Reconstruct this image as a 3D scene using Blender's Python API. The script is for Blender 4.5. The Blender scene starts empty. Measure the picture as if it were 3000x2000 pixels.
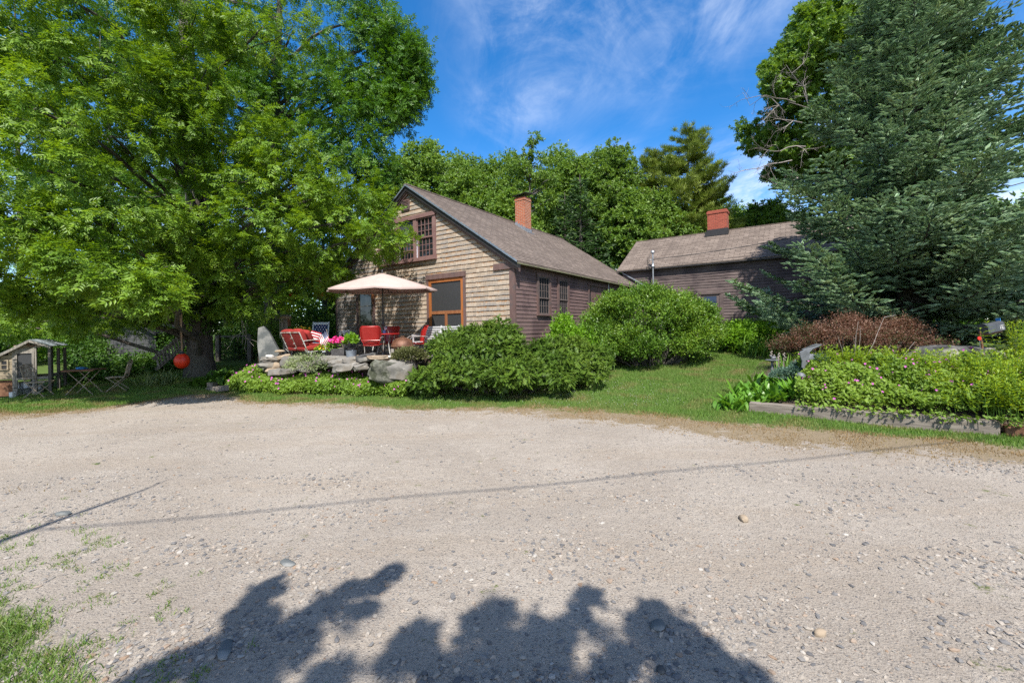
import bpy, bmesh, math, random
import numpy as np
from mathutils import Vector, Matrix, noise as mnoise
R_ = math.radians
SC = bpy.context.scene
# ------------------------------------------------------------------ camera
FPX, HOR, ROLL, CAMZ = 1244.0, 960.0, -0.0170, 1.70          # in pixels of the 3000 px photo
cam_d = bpy.data.cameras.new('camera'); cam = bpy.data.objects.new('camera', cam_d)
SC.collection.objects.link(cam); SC.camera = cam
cam_d.sensor_width = 36; cam_d.lens = FPX / 3000 * 36
cam_d.shift_y = -(1000 - HOR) / 3000; cam_d.clip_start = .05; cam_d.clip_end = 3000
cam.matrix_world = Matrix.Translation((0, 0, CAMZ)) @ Matrix.Rotation(math.pi / 2, 4, 'X') @ Matrix.Rotation(ROLL, 4, 'Z')
# ------------------------------------------------------------------ sky, sun, exposure
SUN_EL, SUN_AZ = R_(54), R_(4)                               # azimuth: to the right of straight behind the camera
SDIR = Vector((math.sin(SUN_AZ) * math.cos(SUN_EL), -math.cos(SUN_AZ) * math.cos(SUN_EL), math.sin(SUN_EL)))
sun_d = bpy.data.lights.new('sun', 'SUN'); sun_d.energy = 4.0; sun_d.angle = R_(.53); sun_d.color = (1, .95, .87)
sun = bpy.data.objects.new('sun', sun_d); SC.collection.objects.link(sun)
sun.location = SDIR * 60; sun.rotation_euler = (-SDIR).to_track_quat('-Z', 'Y').to_euler()
W = bpy.data.worlds.new('World'); SC.world = W; W.use_nodes = True
wt = W.node_tree; wt.nodes.clear()
def wn(t, **kw):
    n = wt.nodes.new(t)
    for k, v in kw.items(): setattr(n, k, v)
    return n
sky = wn('ShaderNodeTexSky', sky_type='NISHITA', sun_disc=False, sun_elevation=SUN_EL, sun_rotation=math.pi - SUN_AZ,
         altitude=900, air_density=1.0, dust_density=.25, ozone_density=4.5)
bg = wn('ShaderNodeBackground'); bg.inputs[1].default_value = .15
wo = wn('ShaderNodeOutputWorld')
hs = wn('ShaderNodeHueSaturation'); hs.inputs['Saturation'].default_value = 1.30; hs.inputs['Value'].default_value = .72
wt.links.new(sky.outputs[0], hs.inputs['Color'])
# thin cirrus: streaked noise on the plane of the cloud layer (direction divided by its height)
tc = wn('ShaderNodeTexCoord'); sx = wn('ShaderNodeSeparateXYZ'); wt.links.new(tc.outputs['Generated'], sx.inputs[0])
def wmath(op, a, b=None, clamp=False):
    n = wn('ShaderNodeMath', operation=op, use_clamp=clamp)
    for i, q in enumerate((a, b)):
        if q is None: continue
        if isinstance(q, (int, float)): n.inputs[i].default_value = q
        else: wt.links.new(q, n.inputs[i])
    return n.outputs[0]
zc = wmath('MAXIMUM', wmath('ADD', sx.outputs[2], .10), .03)
cb = wn('ShaderNodeCombineXYZ')
wt.links.new(wmath('DIVIDE', sx.outputs[0], zc), cb.inputs[0]); wt.links.new(wmath('DIVIDE', sx.outputs[1], zc), cb.inputs[1])
def wnoise(scale, rot, stretch, detail, dist, rough=.6, off=(0, 0, 0)):
    mp = wn('ShaderNodeMapping'); mp.inputs['Rotation'].default_value = (0, 0, R_(rot)); mp.inputs['Scale'].default_value = stretch
    mp.inputs['Location'].default_value = off
    wt.links.new(cb.outputs[0], mp.inputs[0])
    n = wn('ShaderNodeTexNoise'); n.inputs['Scale'].default_value = scale; n.inputs['Detail'].default_value = detail
    n.inputs['Roughness'].default_value = rough; n.inputs['Distortion'].default_value = dist
    wt.links.new(mp.outputs[0], n.inputs['Vector']); return n.outputs[0]
def wramp(v, lo, hi):
    m = wn('ShaderNodeMapRange', interpolation_type='SMOOTHSTEP'); m.inputs[1].default_value = lo; m.inputs[2].default_value = hi
    wt.links.new(v, m.inputs[0]); return m.outputs[0]
big = wramp(wnoise(.75, 20, (1, 1, 1), 3, .6, .5, (4.3, 2.2, 0)), .36, .64)
wisp = wramp(wnoise(1.7, 30, (1, .62, 1), 9, 1.9, .64, (.4, .2, 0)), .36, .80)
fine = wramp(wnoise(3.4, 75, (1, .45, 1), 8, 1.4, .66, (5, 3, 0)), .42, .80)
cl = wmath('MULTIPLY', big, wmath('ADD', wmath('MULTIPLY', wisp, .75), wmath('MULTIPLY', fine, .45)))
cl = wmath('MULTIPLY', cl, wramp(wmath('DIVIDE', sx.outputs[0], zc), -.30, .12))
low = wramp(sx.outputs[2], .42, .16)
cl = wmath('ADD', cl, wmath('MULTIPLY', low, wmath('ADD', wmath('MULTIPLY', wisp, .75), .14)))
bank = wmath('MULTIPLY', wramp(sx.outputs[1], .25, -.45), wmath('ADD', wmath('MULTIPLY', wisp, .5), .45))      # unseen cloud bank added behind the viewer for whiter fill light
cl = wmath('MULTIPLY', wmath('ADD', cl, bank), .72, True)
mixc = wn('ShaderNodeMix', data_type='RGBA'); wt.links.new(cl, mixc.inputs[0]); wt.links.new(hs.outputs[0], mixc.inputs[6])
mixc.inputs[7].default_value = (3.3, 3.6, 4.1, 1)
wt.links.new(mixc.outputs[2], bg.inputs[0]); wt.links.new(bg.outputs[0], wo.inputs[0])
SC.view_settings.view_transform = 'Standard'; SC.view_settings.look = 'None'
SC.view_settings.exposure = 1.22; SC.view_settings.gamma = 1.0
cy = SC.cycles
cy.max_bounces = 7; cy.diffuse_bounces = 4; cy.glossy_bounces = 3; cy.transmission_bounces = 4; cy.transparent_max_bounces = 6
cy.caustics_reflective = False; cy.caustics_refractive = False; cy.use_denoising = False
cy.sample_clamp_indirect = 6
# ------------------------------------------------------------------ helpers
def at(px, py, Y):
    """World point seen at photo pixel (px, py) at distance Y."""
    dx, dy = px - 1500, py - HOR; c, s = math.cos(ROLL), math.sin(ROLL)
    return Vector(((c * dx + s * dy) * Y / FPX, Y, CAMZ - (-s * dx + c * dy) * Y / FPX))
def xat(px, Y, py=1000): return at(px, py, Y).x
def ray_plane(px, py, p0, n):
    d = at(px, py, 1.0) - Vector((0, 0, CAMZ)); o = Vector((0, 0, CAMZ))
    return o + d * ((Vector(p0) - o).dot(n) / d.dot(n))
_xs = [-60, -9, -6, -3.5, -1, 2, 5, 8, 12, 60]
_ss = [12.6, 12.3, 12.1, 10.9, 9.6, 8.7, 8.3, 7.0, 6.0, 6.0]
_mx = [-60, -9, -6, -3, 0, 4, 60]; _mm = [.12, .18, .2, .14, .11, .12, .12]
def gz(x, y):
    x = np.asarray(x, float); y = np.asarray(y, float)
    d = y - np.interp(x, _xs, _ss); m = np.interp(x, _mx, _mm)
    z = m * (np.sqrt(d * d + .5) + d) / 2
    cap = np.interp(x, [-6, 0, 6], [.85, 1.0, 1.35])
    z = cap * np.tanh(z / cap)
    return z - .03 + .012 * np.sin(x * 1.7 + y * .9) + .01 * np.sin(y * 2.3 - x * .8)
def gzf(x, y): return float(gz(x, y))
def ground(px, py):
    """Ground point seen at a pixel."""
    Y = 3.0
    lo, hi = 1.5, 30
    for _ in range(50):
        Y = (lo + hi) / 2; p = at(px, py, Y)
        if p.z > gzf(p.x, p.y): lo = Y
        else: hi = Y
    return at(px, py, Y)
class MB:
    """Collects shapes; build() links them as ONE mesh object."""
    def __init__(self): self.v = []; self.f = []; self.m = []
    def add(self, vs, fs, mi=0, M=None):
        o = len(self.v)
        for p in vs:
            p = Vector(p); self.v.append(tuple(M @ p if M is not None else p))
        for f in fs: self.f.append(tuple(i + o for i in f)); self.m.append(mi)
        return self
    def box(self, x0, x1, y0, y1, z0, z1, mi=0, M=None):
        return self.add([(x0, y0, z0), (x1, y0, z0), (x1, y1, z0), (x0, y1, z0), (x0, y0, z1), (x1, y0, z1), (x1, y1, z1), (x0, y1, z1)],
                 [(0, 3, 2, 1), (4, 5, 6, 7), (0, 1, 5, 4), (1, 2, 6, 5), (2, 3, 7, 6), (3, 0, 4, 7)], mi, M)
    def beam(self, p, q, w, h=None, up=(0, 0, 1), mi=0):
        p, q = Vector(p), Vector(q); h = w if h is None else h; d = (q - p); L = d.length; d /= L
        u = Vector(up); s = d.cross(u)
        if s.length < 1e-4: s = d.cross(Vector((1, 0, 0)))
        s.normalize(); u = s.cross(d)
        M = Matrix((s, d, u)).transposed().to_4x4(); M.translation = p
        return self.box(-w / 2, w / 2, 0, L, -h / 2, h / 2, mi, M)
    def tube(self, pts, r, n=8, mi=0, cap=True, closed=False):
        pts = [Vector(p) for p in pts]; k = len(pts); rs = r if isinstance(r, (list, tuple)) else [r] * k
        t0 = (pts[1] - pts[0]).normalized(); ref = Vector((0, 0, 1)) if abs(t0.z) < .9 else Vector((1, 0, 0))
        s = t0.cross(ref).normalized(); o = len(self.v)
        for i, p in enumerate(pts):
            a = pts[i - 1] if (i > 0 or closed) else pts[0]; b = pts[(i + 1) % k] if (i < k - 1 or closed) else pts[-1]
            t = (b - a).normalized(); s = (s - t * s.dot(t)).normalized(); u = t.cross(s)
            for j in range(n):
                an = 2 * math.pi * j / n; self.v.append(tuple(p + (s * math.cos(an) + u * math.sin(an)) * rs[i]))
        for i in range(k if closed else k - 1):
            for j in range(n):
                a = o + i * n; b = o + ((i + 1) % k) * n
                self.f.append((a + j, a + (j + 1) % n, b + (j + 1) % n, b + j)); self.m.append(mi)
        if cap and not closed:
            self.f.append(tuple(o + j for j in reversed(range(n)))); self.m.append(mi)
            self.f.append(tuple(o + (k - 1) * n + j for j in range(n))); self.m.append(mi)
        return self
    def lathe(self, prof, n=16, c=(0, 0, 0), mi=0, M=None, arc=1.0):
        c = Vector(c); vs = []; fs = []; k = len(prof)
        for r, z in prof:
            for j in range(n): a = 2 * math.pi * j / n; vs.append(c + Vector((r * math.cos(a), r * math.sin(a), z)))
        for i in range(k - 1):
            for j in range(n): fs.append((i * n + j, i * n + (j + 1) % n, (i + 1) * n + (j + 1) % n, (i + 1) * n + j))
        fs.append(tuple(reversed(range(n)))); fs.append(tuple((k - 1) * n + j for j in range(n)))
        return self.add(vs, fs, mi, M)
    def prism(self, poly, a, b, mi=0, M=None):
        """poly: 3D points of one cap; extruded by vector b-a added."""
        n = len(poly); off = Vector(b) - Vector(a); vs = [Vector(p) for p in poly] + [Vector(p) + off for p in poly]
        fs = [tuple(range(n)), tuple(n + i for i in reversed(range(n)))] + [(i, n + i, n + (i + 1) % n, (i + 1) % n) for i in range(n)]
        return self.add(vs, fs, mi, M)
    def build(self, name, mats, parent=None, smooth=False, bevel=0):
        me = bpy.data.meshes.new(name); me.from_pydata(self.v, [], self.f)
        ms = mats if isinstance(mats, (list, tuple)) else [mats]
        for m in ms: me.materials.append(m)
        if len(ms) > 1: me.polygons.foreach_set('material_index', self.m)
        bm = bmesh.new(); bm.from_mesh(me); bmesh.ops.recalc_face_normals(bm, faces=bm.faces); bm.to_mesh(me); bm.free()
        if smooth:
            me.polygons.foreach_set('use_smooth', [True] * len(me.polygons)); me.set_sharp_from_angle(angle=R_(40))
        o = bpy.data.objects.new(name, me); SC.collection.objects.link(o)
        if parent is not None: o.parent = parent
        if bevel:
            b = o.modifiers.new('bevel', 'BEVEL'); b.width = bevel; b.segments = 2; b.limit_method = 'ANGLE'
        return o
def np_obj(name, V, F, mats, parent=None, mi=None, smooth=False, attr=None):
    """Fast mesh from arrays; F is (m, k) with one k."""
    me = bpy.data.meshes.new(name); n, (m, k) = len(V), F.shape
    me.vertices.add(n); me.vertices.foreach_set('co', np.ascontiguousarray(V, np.float32).ravel())
    me.loops.add(m * k); me.loops.foreach_set('vertex_index', np.ascontiguousarray(F, np.int32).ravel())
    me.polygons.add(m); me.polygons.foreach_set('loop_start', np.arange(0, m * k, k, dtype=np.int32))
    for q in (mats if isinstance(mats, (list, tuple)) else [mats]): me.materials.append(q)
    if mi is not None: me.polygons.foreach_set('material_index', np.ascontiguousarray(mi, np.int32))
    me.polygons.foreach_set('use_smooth', np.full(m, bool(smooth)))
    me.update(calc_edges=True)
    if attr:
        for an, av in attr.items():
            a = me.color_attributes.new(an, 'FLOAT_COLOR', 'POINT')
            full = np.ones((n, 4), np.float32); full[:, :av.shape[1]] = av; a.data.foreach_set('color', full.ravel())
    o = bpy.data.objects.new(name, me); SC.collection.objects.link(o)
    if parent is not None: o.parent = parent
    return o
def thing(name, label, cat, loc=(0, 0, 0), rz=0, group=None):
    o = bpy.data.objects.new(name, None); SC.collection.objects.link(o); o.empty_display_size = .2
    o.location = loc; o.rotation_euler = (0, 0, rz); o['label'] = label; o['category'] = cat
    if group: o['group'] = group
    return o
def tag(o, label, cat, group=None, kind=None):
    o['label'] = label; o['category'] = cat
    if group: o['group'] = group
    if kind: o['kind'] = kind
    return o
def struct(o): o['kind'] = 'structure'; return o
def dup(root, loc, rz, label=None):
    r = root.copy(); SC.collection.objects.link(r); r.location = loc; r.rotation_euler = (0, 0, rz)
    if label: r['label'] = label
    for ch in list(root.children):
        c = ch.copy(); SC.collection.objects.link(c); c.parent = r
        for g in ch.children:
            d = g.copy(); SC.collection.objects.link(d); d.parent = c
    return r
# ------------------------------------------------------------------ materials
def newmat(name):
    m = bpy.data.materials.new(name); m.use_nodes = True; nt = m.node_tree; nt.nodes.clear()
    out = nt.nodes.new('ShaderNodeOutputMaterial'); p = nt.nodes.new('ShaderNodeBsdfPrincipled')
    nt.links.new(p.outputs[0], out.inputs[0]); return m, nt, p, out
class NT:
    def __init__(self, nt): self.nt = nt
    def n(self, t, **kw):
        n = self.nt.nodes.new(t)
        for k, v in kw.items(): setattr(n, k, v)
        return n
    def put(self, sock, v):
        if isinstance(v, (int, float)): sock.default_value = v
        elif isinstance(v, (tuple, list)): sock.default_value = (*v, 1) if len(v) == 3 and sock.type == 'RGBA' else v
        else: self.nt.links.new(v, sock)
    def math(self, op, a, b=0, c=None, clamp=False):
        n = self.n('ShaderNodeMath', operation=op, use_clamp=clamp); self.put(n.inputs[0], a); self.put(n.inputs[1], b)
        if c is not None: self.put(n.inputs[2], c)
        return n.outputs[0]
    def mix(self, f, a, b, mode='MIX'):
        n = self.n('ShaderNodeMix', data_type='RGBA', blend_type=mode); self.put(n.inputs[0], f); self.put(n.inputs[6], a); self.put(n.inputs[7], b); return n.outputs[2]
    def noise(self, scale, detail=3, vec=None, rough=.55, dist=0, out=0):
        n = self.n('ShaderNodeTexNoise'); n.inputs['Scale'].default_value = scale; n.inputs['Detail'].default_value = detail
        n.inputs['Roughness'].default_value = rough; n.inputs['Distortion'].default_value = dist
        if vec is not None: self.nt.links.new(vec, n.inputs['Vector'])
        return n.outputs[out]
    def vor(self, scale, vec=None, feature='F1', out='Distance', rnd=1):
        n = self.n('ShaderNodeTexVoronoi', feature=feature); n.inputs['Scale'].default_value = scale; n.inputs['Randomness'].default_value = rnd
        if vec is not None: self.nt.links.new(vec, n.inputs['Vector'])
        return n.outputs[out]
    def obj(self): return self.n('ShaderNodeTexCoord').outputs['Object']
    def map(self, vec, sc=(1, 1, 1), rot=(0, 0, 0), loc=(0, 0, 0)):
        n = self.n('ShaderNodeMapping'); n.inputs['Scale'].default_value = sc; n.inputs['Rotation'].default_value = rot; n.inputs['Location'].default_value = loc
        self.nt.links.new(vec, n.inputs[0]); return n.outputs[0]
    def rng(self, v, lo, hi, a=0, b=1, smooth=True):
        n = self.n('ShaderNodeMapRange', interpolation_type='SMOOTHSTEP' if smooth else 'LINEAR'); self.put(n.inputs[0], v)
        for i, q in enumerate((lo, hi, a, b)): n.inputs[i + 1].default_value = q
        return n.outputs[0]
    def island(self): return self.n('ShaderNodeNewGeometry').outputs['Random Per Island']
    def bump(self, h, s, d=.02):
        n = self.n('ShaderNodeBump'); n.inputs['Strength'].default_value = s; n.inputs['Distance'].default_value = d
        self.nt.links.new(h, n.inputs['Height']); return n.outputs[0]
    def ramp(self, v, stops):
        n = self.n('ShaderNodeValToRGB'); el = n.color_ramp.elements
        while len(el) < len(stops): el.new(.5)
        for e, (p, c) in zip(el, stops): e.position = p; e.color = (*c, 1)
        self.put(n.inputs[0], v); return n.outputs[0]
    def sep(self, v): n = self.n('ShaderNodeSeparateXYZ'); self.nt.links.new(v, n.inputs[0]); return n.outputs
    def comb(self, x, y, z=0):
        n = self.n('ShaderNodeCombineXYZ')
        for i, q in enumerate((x, y, z)): self.put(n.inputs[i], q)
        return n.outputs[0]
def mat(name, a, b=None, scale=8, rough=.7, bump=.0, bscale=None, metal=0, isl=0.0, spec=.4, stretch=(1, 1, 1), detail=5, dist=.02, c=None, cs=2.0):
    """Two-tone noise, an optional third colour in broad patches, a per-piece shift, bump."""
    m, nt, p, out = newmat(name); N = NT(nt); v = N.map(N.obj(), stretch)
    b = b or tuple(q * .75 for q in a); f = N.rng(N.noise(scale, detail, v), .3, .7)
    col = N.mix(f, a, b)
    if c: col = N.mix(N.rng(N.noise(cs, 6, N.obj(), .6), .48, .62), col, c)
    if isl:
        k = N.math('MULTIPLY_ADD', N.island(), isl, 1 - isl / 2); col = N.mix(1, col, N.comb(k, k, k), 'MULTIPLY')
    N.put(p.inputs['Base Color'], col); p.inputs['Roughness'].default_value = rough; p.inputs['Metallic'].default_value = metal
    p.inputs['Specular IOR Level'].default_value = spec
    if bump: N.put(p.inputs['Normal'], N.bump(N.noise(bscale or scale * 3, 6, v, .65), bump, dist))
    return m
LG = (1.45, 1.42, 1.05)
def leafmat(name, cols, trans=.32, tcol=None, rough=.48, spec=.35, cs=.9):
    """Leaf blades: per-leaf colour from a ramp shifted by broad patches, light through the blade."""
    m, nt, p, out = newmat(name); N = NT(nt)
    f = N.math('ADD', N.math('MULTIPLY', N.island(), .62), N.math('MULTIPLY', N.rng(N.noise(cs, 2, N.obj()), .3, .7), .38))
    k = len(cols); col = N.ramp(f, [(i / (k - 1), (c[0] * LG[0], c[1] * LG[1], c[2] * LG[2])) for i, c in enumerate(cols)])
    N.put(p.inputs['Base Color'], col); p.inputs['Roughness'].default_value = rough; p.inputs['Specular IOR Level'].default_value = spec
    t = N.n('ShaderNodeBsdfTranslucent'); N.put(t.inputs[0], N.mix(1, col, tcol or (1.5, 1.35, .6), 'MULTIPLY'))
    mx = N.n('ShaderNodeMixShader'); mx.inputs[0].default_value = trans
    nt.links.new(p.outputs[0], mx.inputs[1]); nt.links.new(t.outputs[0], mx.inputs[2]); nt.links.new(mx.outputs[0], out.inputs[0])
    return m
# ------------------------------------------------------------------ leaf scattering
def leaf_t(l=1.0, w=.5, fold=.25, tip=.45):
    """One leaf: four corners, along +Y, facing +Z."""
    return np.array([(0, 0, 0), (w / 2, tip * l, fold * w), (0, l, 0), (-w / 2, tip * l, fold * w)]), np.array([(0, 1, 2, 3)])
def merge_t(parts):
    V, F, o = [], [], 0
    for (v, f), M in parts:
        v = np.c_[v, np.ones(len(v))] @ np.array(M).T; V.append(v[:, :3]); F.append(f + o); o += len(v)
    return np.vstack(V), np.vstack(F)
def T_(x, y, z, rz=0, s=1, ry=0, rx=0): return Matrix.Translation((x, y, z)) @ Matrix.Rotation(rz, 4, 'Z') @ Matrix.Rotation(ry, 4, 'Y') @ Matrix.Rotation(rx, 4, 'X') @ Matrix.Scale(s, 4)
def compound(n=3, rach=1.0, ll=.42, lw=.15):
    L = leaf_t(ll, lw, .2); ps = [(L, T_(0, rach * .8, 0))]
    for i in range(n):
        y = rach * (.28 + .5 * i / max(1, n - 1)) if n > 1 else rach * .5
        for s in (-1, 1): ps.append((L, T_(0, y, 0, s * -R_(52), 1, 0, -.15)))
    return merge_t(ps)
def whorl(n=5, l=1.0, w=.4, tilt=.5):
    L = leaf_t(l, w, .2); return merge_t([(L, T_(0, 0, 0, 2 * math.pi * i / n, 1, 0, tilt)) for i in range(n)])
def brush(l=1.0, w=.3, n=3):
    L = leaf_t(l, w, 0, .35); return merge_t([(L, T_(0, 0, 0, 0, 1, math.pi * i / n)) for i in range(n)])
def nrm(a): return a / np.maximum(np.linalg.norm(a, axis=-1, keepdims=True), 1e-9)
def scatter(T, P, FW, UP, S):
    """Copies template T at P with +Y along FW and +Z near UP."""
    tv, tf = T; y = nrm(FW); x = nrm(np.cross(y, UP)); z = np.cross(x, y)
    Rm = np.stack([x, y, z], axis=-1); V = np.einsum('nij,kj->nki', Rm, tv) * S[:, None, None] + P[:, None, :]
    k = len(tv); F = tf[None] + (np.arange(len(P)) * k)[:, None, None]
    return V.reshape(-1, 3), F.reshape(-1, tf.shape[1])
def stack(lst):
    V, F, o = [], [], 0
    for v, f in lst: V.append(v); F.append(f + o); o += len(v)
    return np.vstack(V), np.vstack(F)
def unit(rg, n): return nrm(rg.normal(size=(n, 3)))
def bough_leaves(rg, C, RAD, twigs, per, tl, size, droop=.25, flat=.5, shell=.35, T=None, jit=.35):
    """Leaves on twigs that fan out of every bough (ellipsoid C, RAD): clumps with gaps between."""
    m = len(C); idx = np.repeat(np.arange(m), twigs); d = unit(rg, len(idx))
    r = (shell + (1 - shell) * rg.random(len(idx))) ** .6
    base = C[idx] + d * RAD[idx] * r[:, None] * .9
    td = nrm(d * np.array([1, 1, .55]) + rg.normal(size=d.shape) * .35 + np.array([0, 0, -droop]))
    j = np.repeat(np.arange(len(idx)), per); t = rg.random(len(j))
    P = base[j] + td[j] * (tl * t)[:, None] + rg.normal(size=(len(j), 3)) * tl * .16
    FW = nrm(td[j] + rg.normal(size=P.shape) * .75 + np.array([0, 0, -droop * .8]))
    UP = nrm(rg.normal(size=P.shape) * jit + d[j] * (1 - flat) + np.array([0, 0, 1]) * flat * 1.4)
    S = size * (.65 + .7 * rg.random(len(j)))
    return scatter(T, P, FW, UP, S)
def limb(mb, p, q, r0, r1, rnd, sag=.15, n=6, seg=5, arch=0.0):
    p, q = Vector(p), Vector(q); L = (q - p).length; pts = []; rs = []
    for i in range(seg + 1):
        t = i / seg; a = p.lerp(q, t); e = 4 * t * (1 - t)
        a += Vector((rnd.uniform(-1, 1), rnd.uniform(-1, 1), rnd.uniform(-1, 1))) * L * .035 * (0 < i < seg) + Vector((0, 0, arch * L * e))
        pts.append(a); rs.append(r0 + (r1 - r0) * t ** .8)
    mb.tube(pts, rs, n); return pts
def twiggy(mb, p, d, L, r, rnd, depth, spread=.7):
    """Bare forking branch."""
    d = Vector(d).normalized(); pts = [Vector(p)]
    for i in range(3):
        d = (d + Vector((rnd.gauss(0, .16), rnd.gauss(0, .16), rnd.gauss(.03, .16)))).normalized(); pts.append(pts[-1] + d * L / 3)
    mb.tube(pts, [r, r * .85, r * .7, r * .5], 4)
    if depth > 0:
        for k in range(rnd.choice((2, 3, 3))):
            q = pts[rnd.choice((1, 2, 3))]; e = (d + Vector((rnd.gauss(0, spread), rnd.gauss(0, spread), rnd.gauss(0, spread)))).normalized()
            twiggy(mb, q, e, L * rnd.uniform(.5, .75), r * .55, rnd, depth - 1, spread)
def rock_bm(mb, c, size, rz=0, seed=0, tilt=0, lev=2, rough=.28, mi=0, flat=.35):
    bm = bmesh.new(); bmesh.ops.create_icosphere(bm, subdivisions=lev, radius=1)
    M = Matrix.Translation(c) @ Matrix.Rotation(rz, 4, 'Z') @ Matrix.Rotation(tilt, 4, 'Y'); off = Vector((seed * 7.3, seed * 3.1, seed * 1.7)); vs = []
    for v in bm.verts:
        p = v.co.copy(); q = Vector([math.copysign(abs(a) ** (1 - flat * .6), a) for a in p])      # squarer than a ball
        k = 1 + rough * mnoise.noise(p * 1.1 + off) + rough * .5 * mnoise.noise(p * 2.7 + off) + rough * .22 * mnoise.noise(p * 6 + off)
        vs.append(Vector((q.x * size[0] * k, q.y * size[1] * k, q.z * size[2] * k)))
    bm.verts.index_update(); fs = [tuple(v.index for v in f.verts) for f in bm.faces]; bm.free()
    mb.add(vs, fs, mi, M)
# ================================================================== materials of the place
def gravel_mat():
    m, nt, p, out = newmat('gravel_ground'); N = NT(nt); o = N.obj()
    g = N.n('ShaderNodeAttribute', attribute_name='mask'); r = N.n('ShaderNodeSeparateColor'); nt.links.new(g.outputs['Color'], r.inputs[0])
    cell = N.n('ShaderNodeTexVoronoi'); cell.inputs['Scale'].default_value = 55; nt.links.new(o, cell.inputs['Vector'])
    cr = N.n('ShaderNodeSeparateColor'); nt.links.new(cell.outputs['Color'], cr.inputs[0])
    cell2 = N.n('ShaderNodeTexVoronoi'); cell2.inputs['Scale'].default_value = 120; nt.links.new(o, cell2.inputs['Vector'])
    cr2 = N.n('ShaderNodeSeparateColor'); nt.links.new(cell2.outputs['Color'], cr2.inputs[0])
    base = N.mix(N.rng(N.noise(.55, 5, o, .6), .35, .65), (.275, .238, .200), (.335, .296, .253))
    base = N.mix(N.math('MULTIPLY', N.rng(N.noise(1.2, 4, N.map(o, (.14, 1.0, 1), (0, 0, .15)), .6), .46, .66), .55), base, (.28, .23, .18))
    base = N.mix(N.math('MULTIPLY', N.rng(N.noise(3.2, 6, o, .7), .5, .7), .5), base, (.375, .335, .29))
    base = N.mix(N.math('MULTIPLY', N.rng(N.noise(75, 4, o, .75), .50, .66), .42), base, (.13, .105, .082))
    st = N.ramp(cr.outputs[0], [(0, (.06, .065, .075)), (.13, (.15, .145, .145)), (.3, (.29, .25, .21)), (.8, (.34, .305, .265)), (.93, (.25, .145, .085)), (1, (.42, .40, .37))])
    pick = N.math('MULTIPLY', N.math('LESS_THAN', cr.outputs[1], .40), N.math('LESS_THAN', cell.outputs['Distance'], .42))
    base = N.mix(N.math('MULTIPLY', pick, N.rng(N.noise(.9, 4, o, .6), .40, .62, .25, .95)), base, st)
    st2 = N.ramp(cr2.outputs[0], [(0, (.05, .05, .055)), (.25, (.19, .155, .125)), (1, (.33, .295, .255))])
    base = N.mix(N.math('MULTIPLY', N.math('LESS_THAN', cr2.outputs[1], .4), .5), base, st2)
    soil = N.mix(N.noise(14, 5, o), (.060, .105, .022), (.085, .115, .032))
    dry = N.mix(N.noise(22, 5, o), (.17, .130, .082), (.235, .185, .122))
    brk = N.math('MULTIPLY', N.math('SUBTRACT', N.noise(2.4, 9, o, .78), .5), 3.2)
    dm = N.rng(N.math('ADD', r.outputs[1], brk), .35, .65)
    gm = N.rng(N.math('ADD', r.outputs[0], brk), .38, .62)
    col = N.mix(dm, base, dry); col = N.mix(gm, col, soil)
    N.put(p.inputs['Base Color'], col); p.inputs['Roughness'].default_value = .95; p.inputs['Specular IOR Level'].default_value = .15
    h = N.math('ADD', N.math('MULTIPLY', N.math('SUBTRACT', .5, cell.outputs['Distance']), pick), N.math('ADD', N.math('MULTIPLY', N.noise(70, 5, o, .7), .8), N.math('MULTIPLY', N.noise(9, 4, o), 1.2)))
    N.put(p.inputs['Normal'], N.bump(h, .75, .028)); return m
def shingle_mat():
    m, nt, p, out = newmat('weathered_cedar_shingle'); N = NT(nt); o = N.obj(); x, y, z = N.sep(o)
    uv = N.n('ShaderNodeUVMap'); u, v, _ = N.sep(uv.outputs[0])
    isl = N.island()
    streak = N.noise(1, 4, N.map(o, (46, 46, 3)), .7); patch = N.noise(1.1, 4, o, .6)
    k = N.math('ADD', N.math('ADD', v, N.math('MULTIPLY', N.math('SUBTRACT', streak, .5), .9)), N.math('MULTIPLY', N.math('SUBTRACT', isl, .5), .22))
    tan = N.mix(isl, (.285, .225, .168), (.385, .315, .245)); gray = N.mix(streak, (.15, .142, .14), (.30, .275, .25)); org = N.mix(streak, (.17, .072, .022), (.33, .165, .065))
    gk = N.math('ADD', k, N.math('MULTIPLY', N.math('SUBTRACT', N.noise(.9, 5, N.map(o, (1, 1, 1.6)), .6), .47), 2.6))
    gk = N.math('SUBTRACT', gk, N.math('MULTIPLY', N.rng(x, -5.5, -8.2), .75))
    col = N.mix(N.rng(gk, .62, -.35), tan, gray)
    col = N.mix(N.math('MULTIPLY', N.rng(N.math('ADD', N.math('ADD', k, .06), N.math('MULTIPLY', N.math('SUBTRACT', patch, .5), .8)), .62, .98), N.rng(x, -8.2, -6, .45, .9)), col, org)
    N.put(p.inputs['Base Color'], col); p.inputs['Roughness'].default_value = .9; p.inputs['Specular IOR Level'].default_value = .2
    N.put(p.inputs['Normal'], N.bump(streak, .35, .01)); return m
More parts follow.
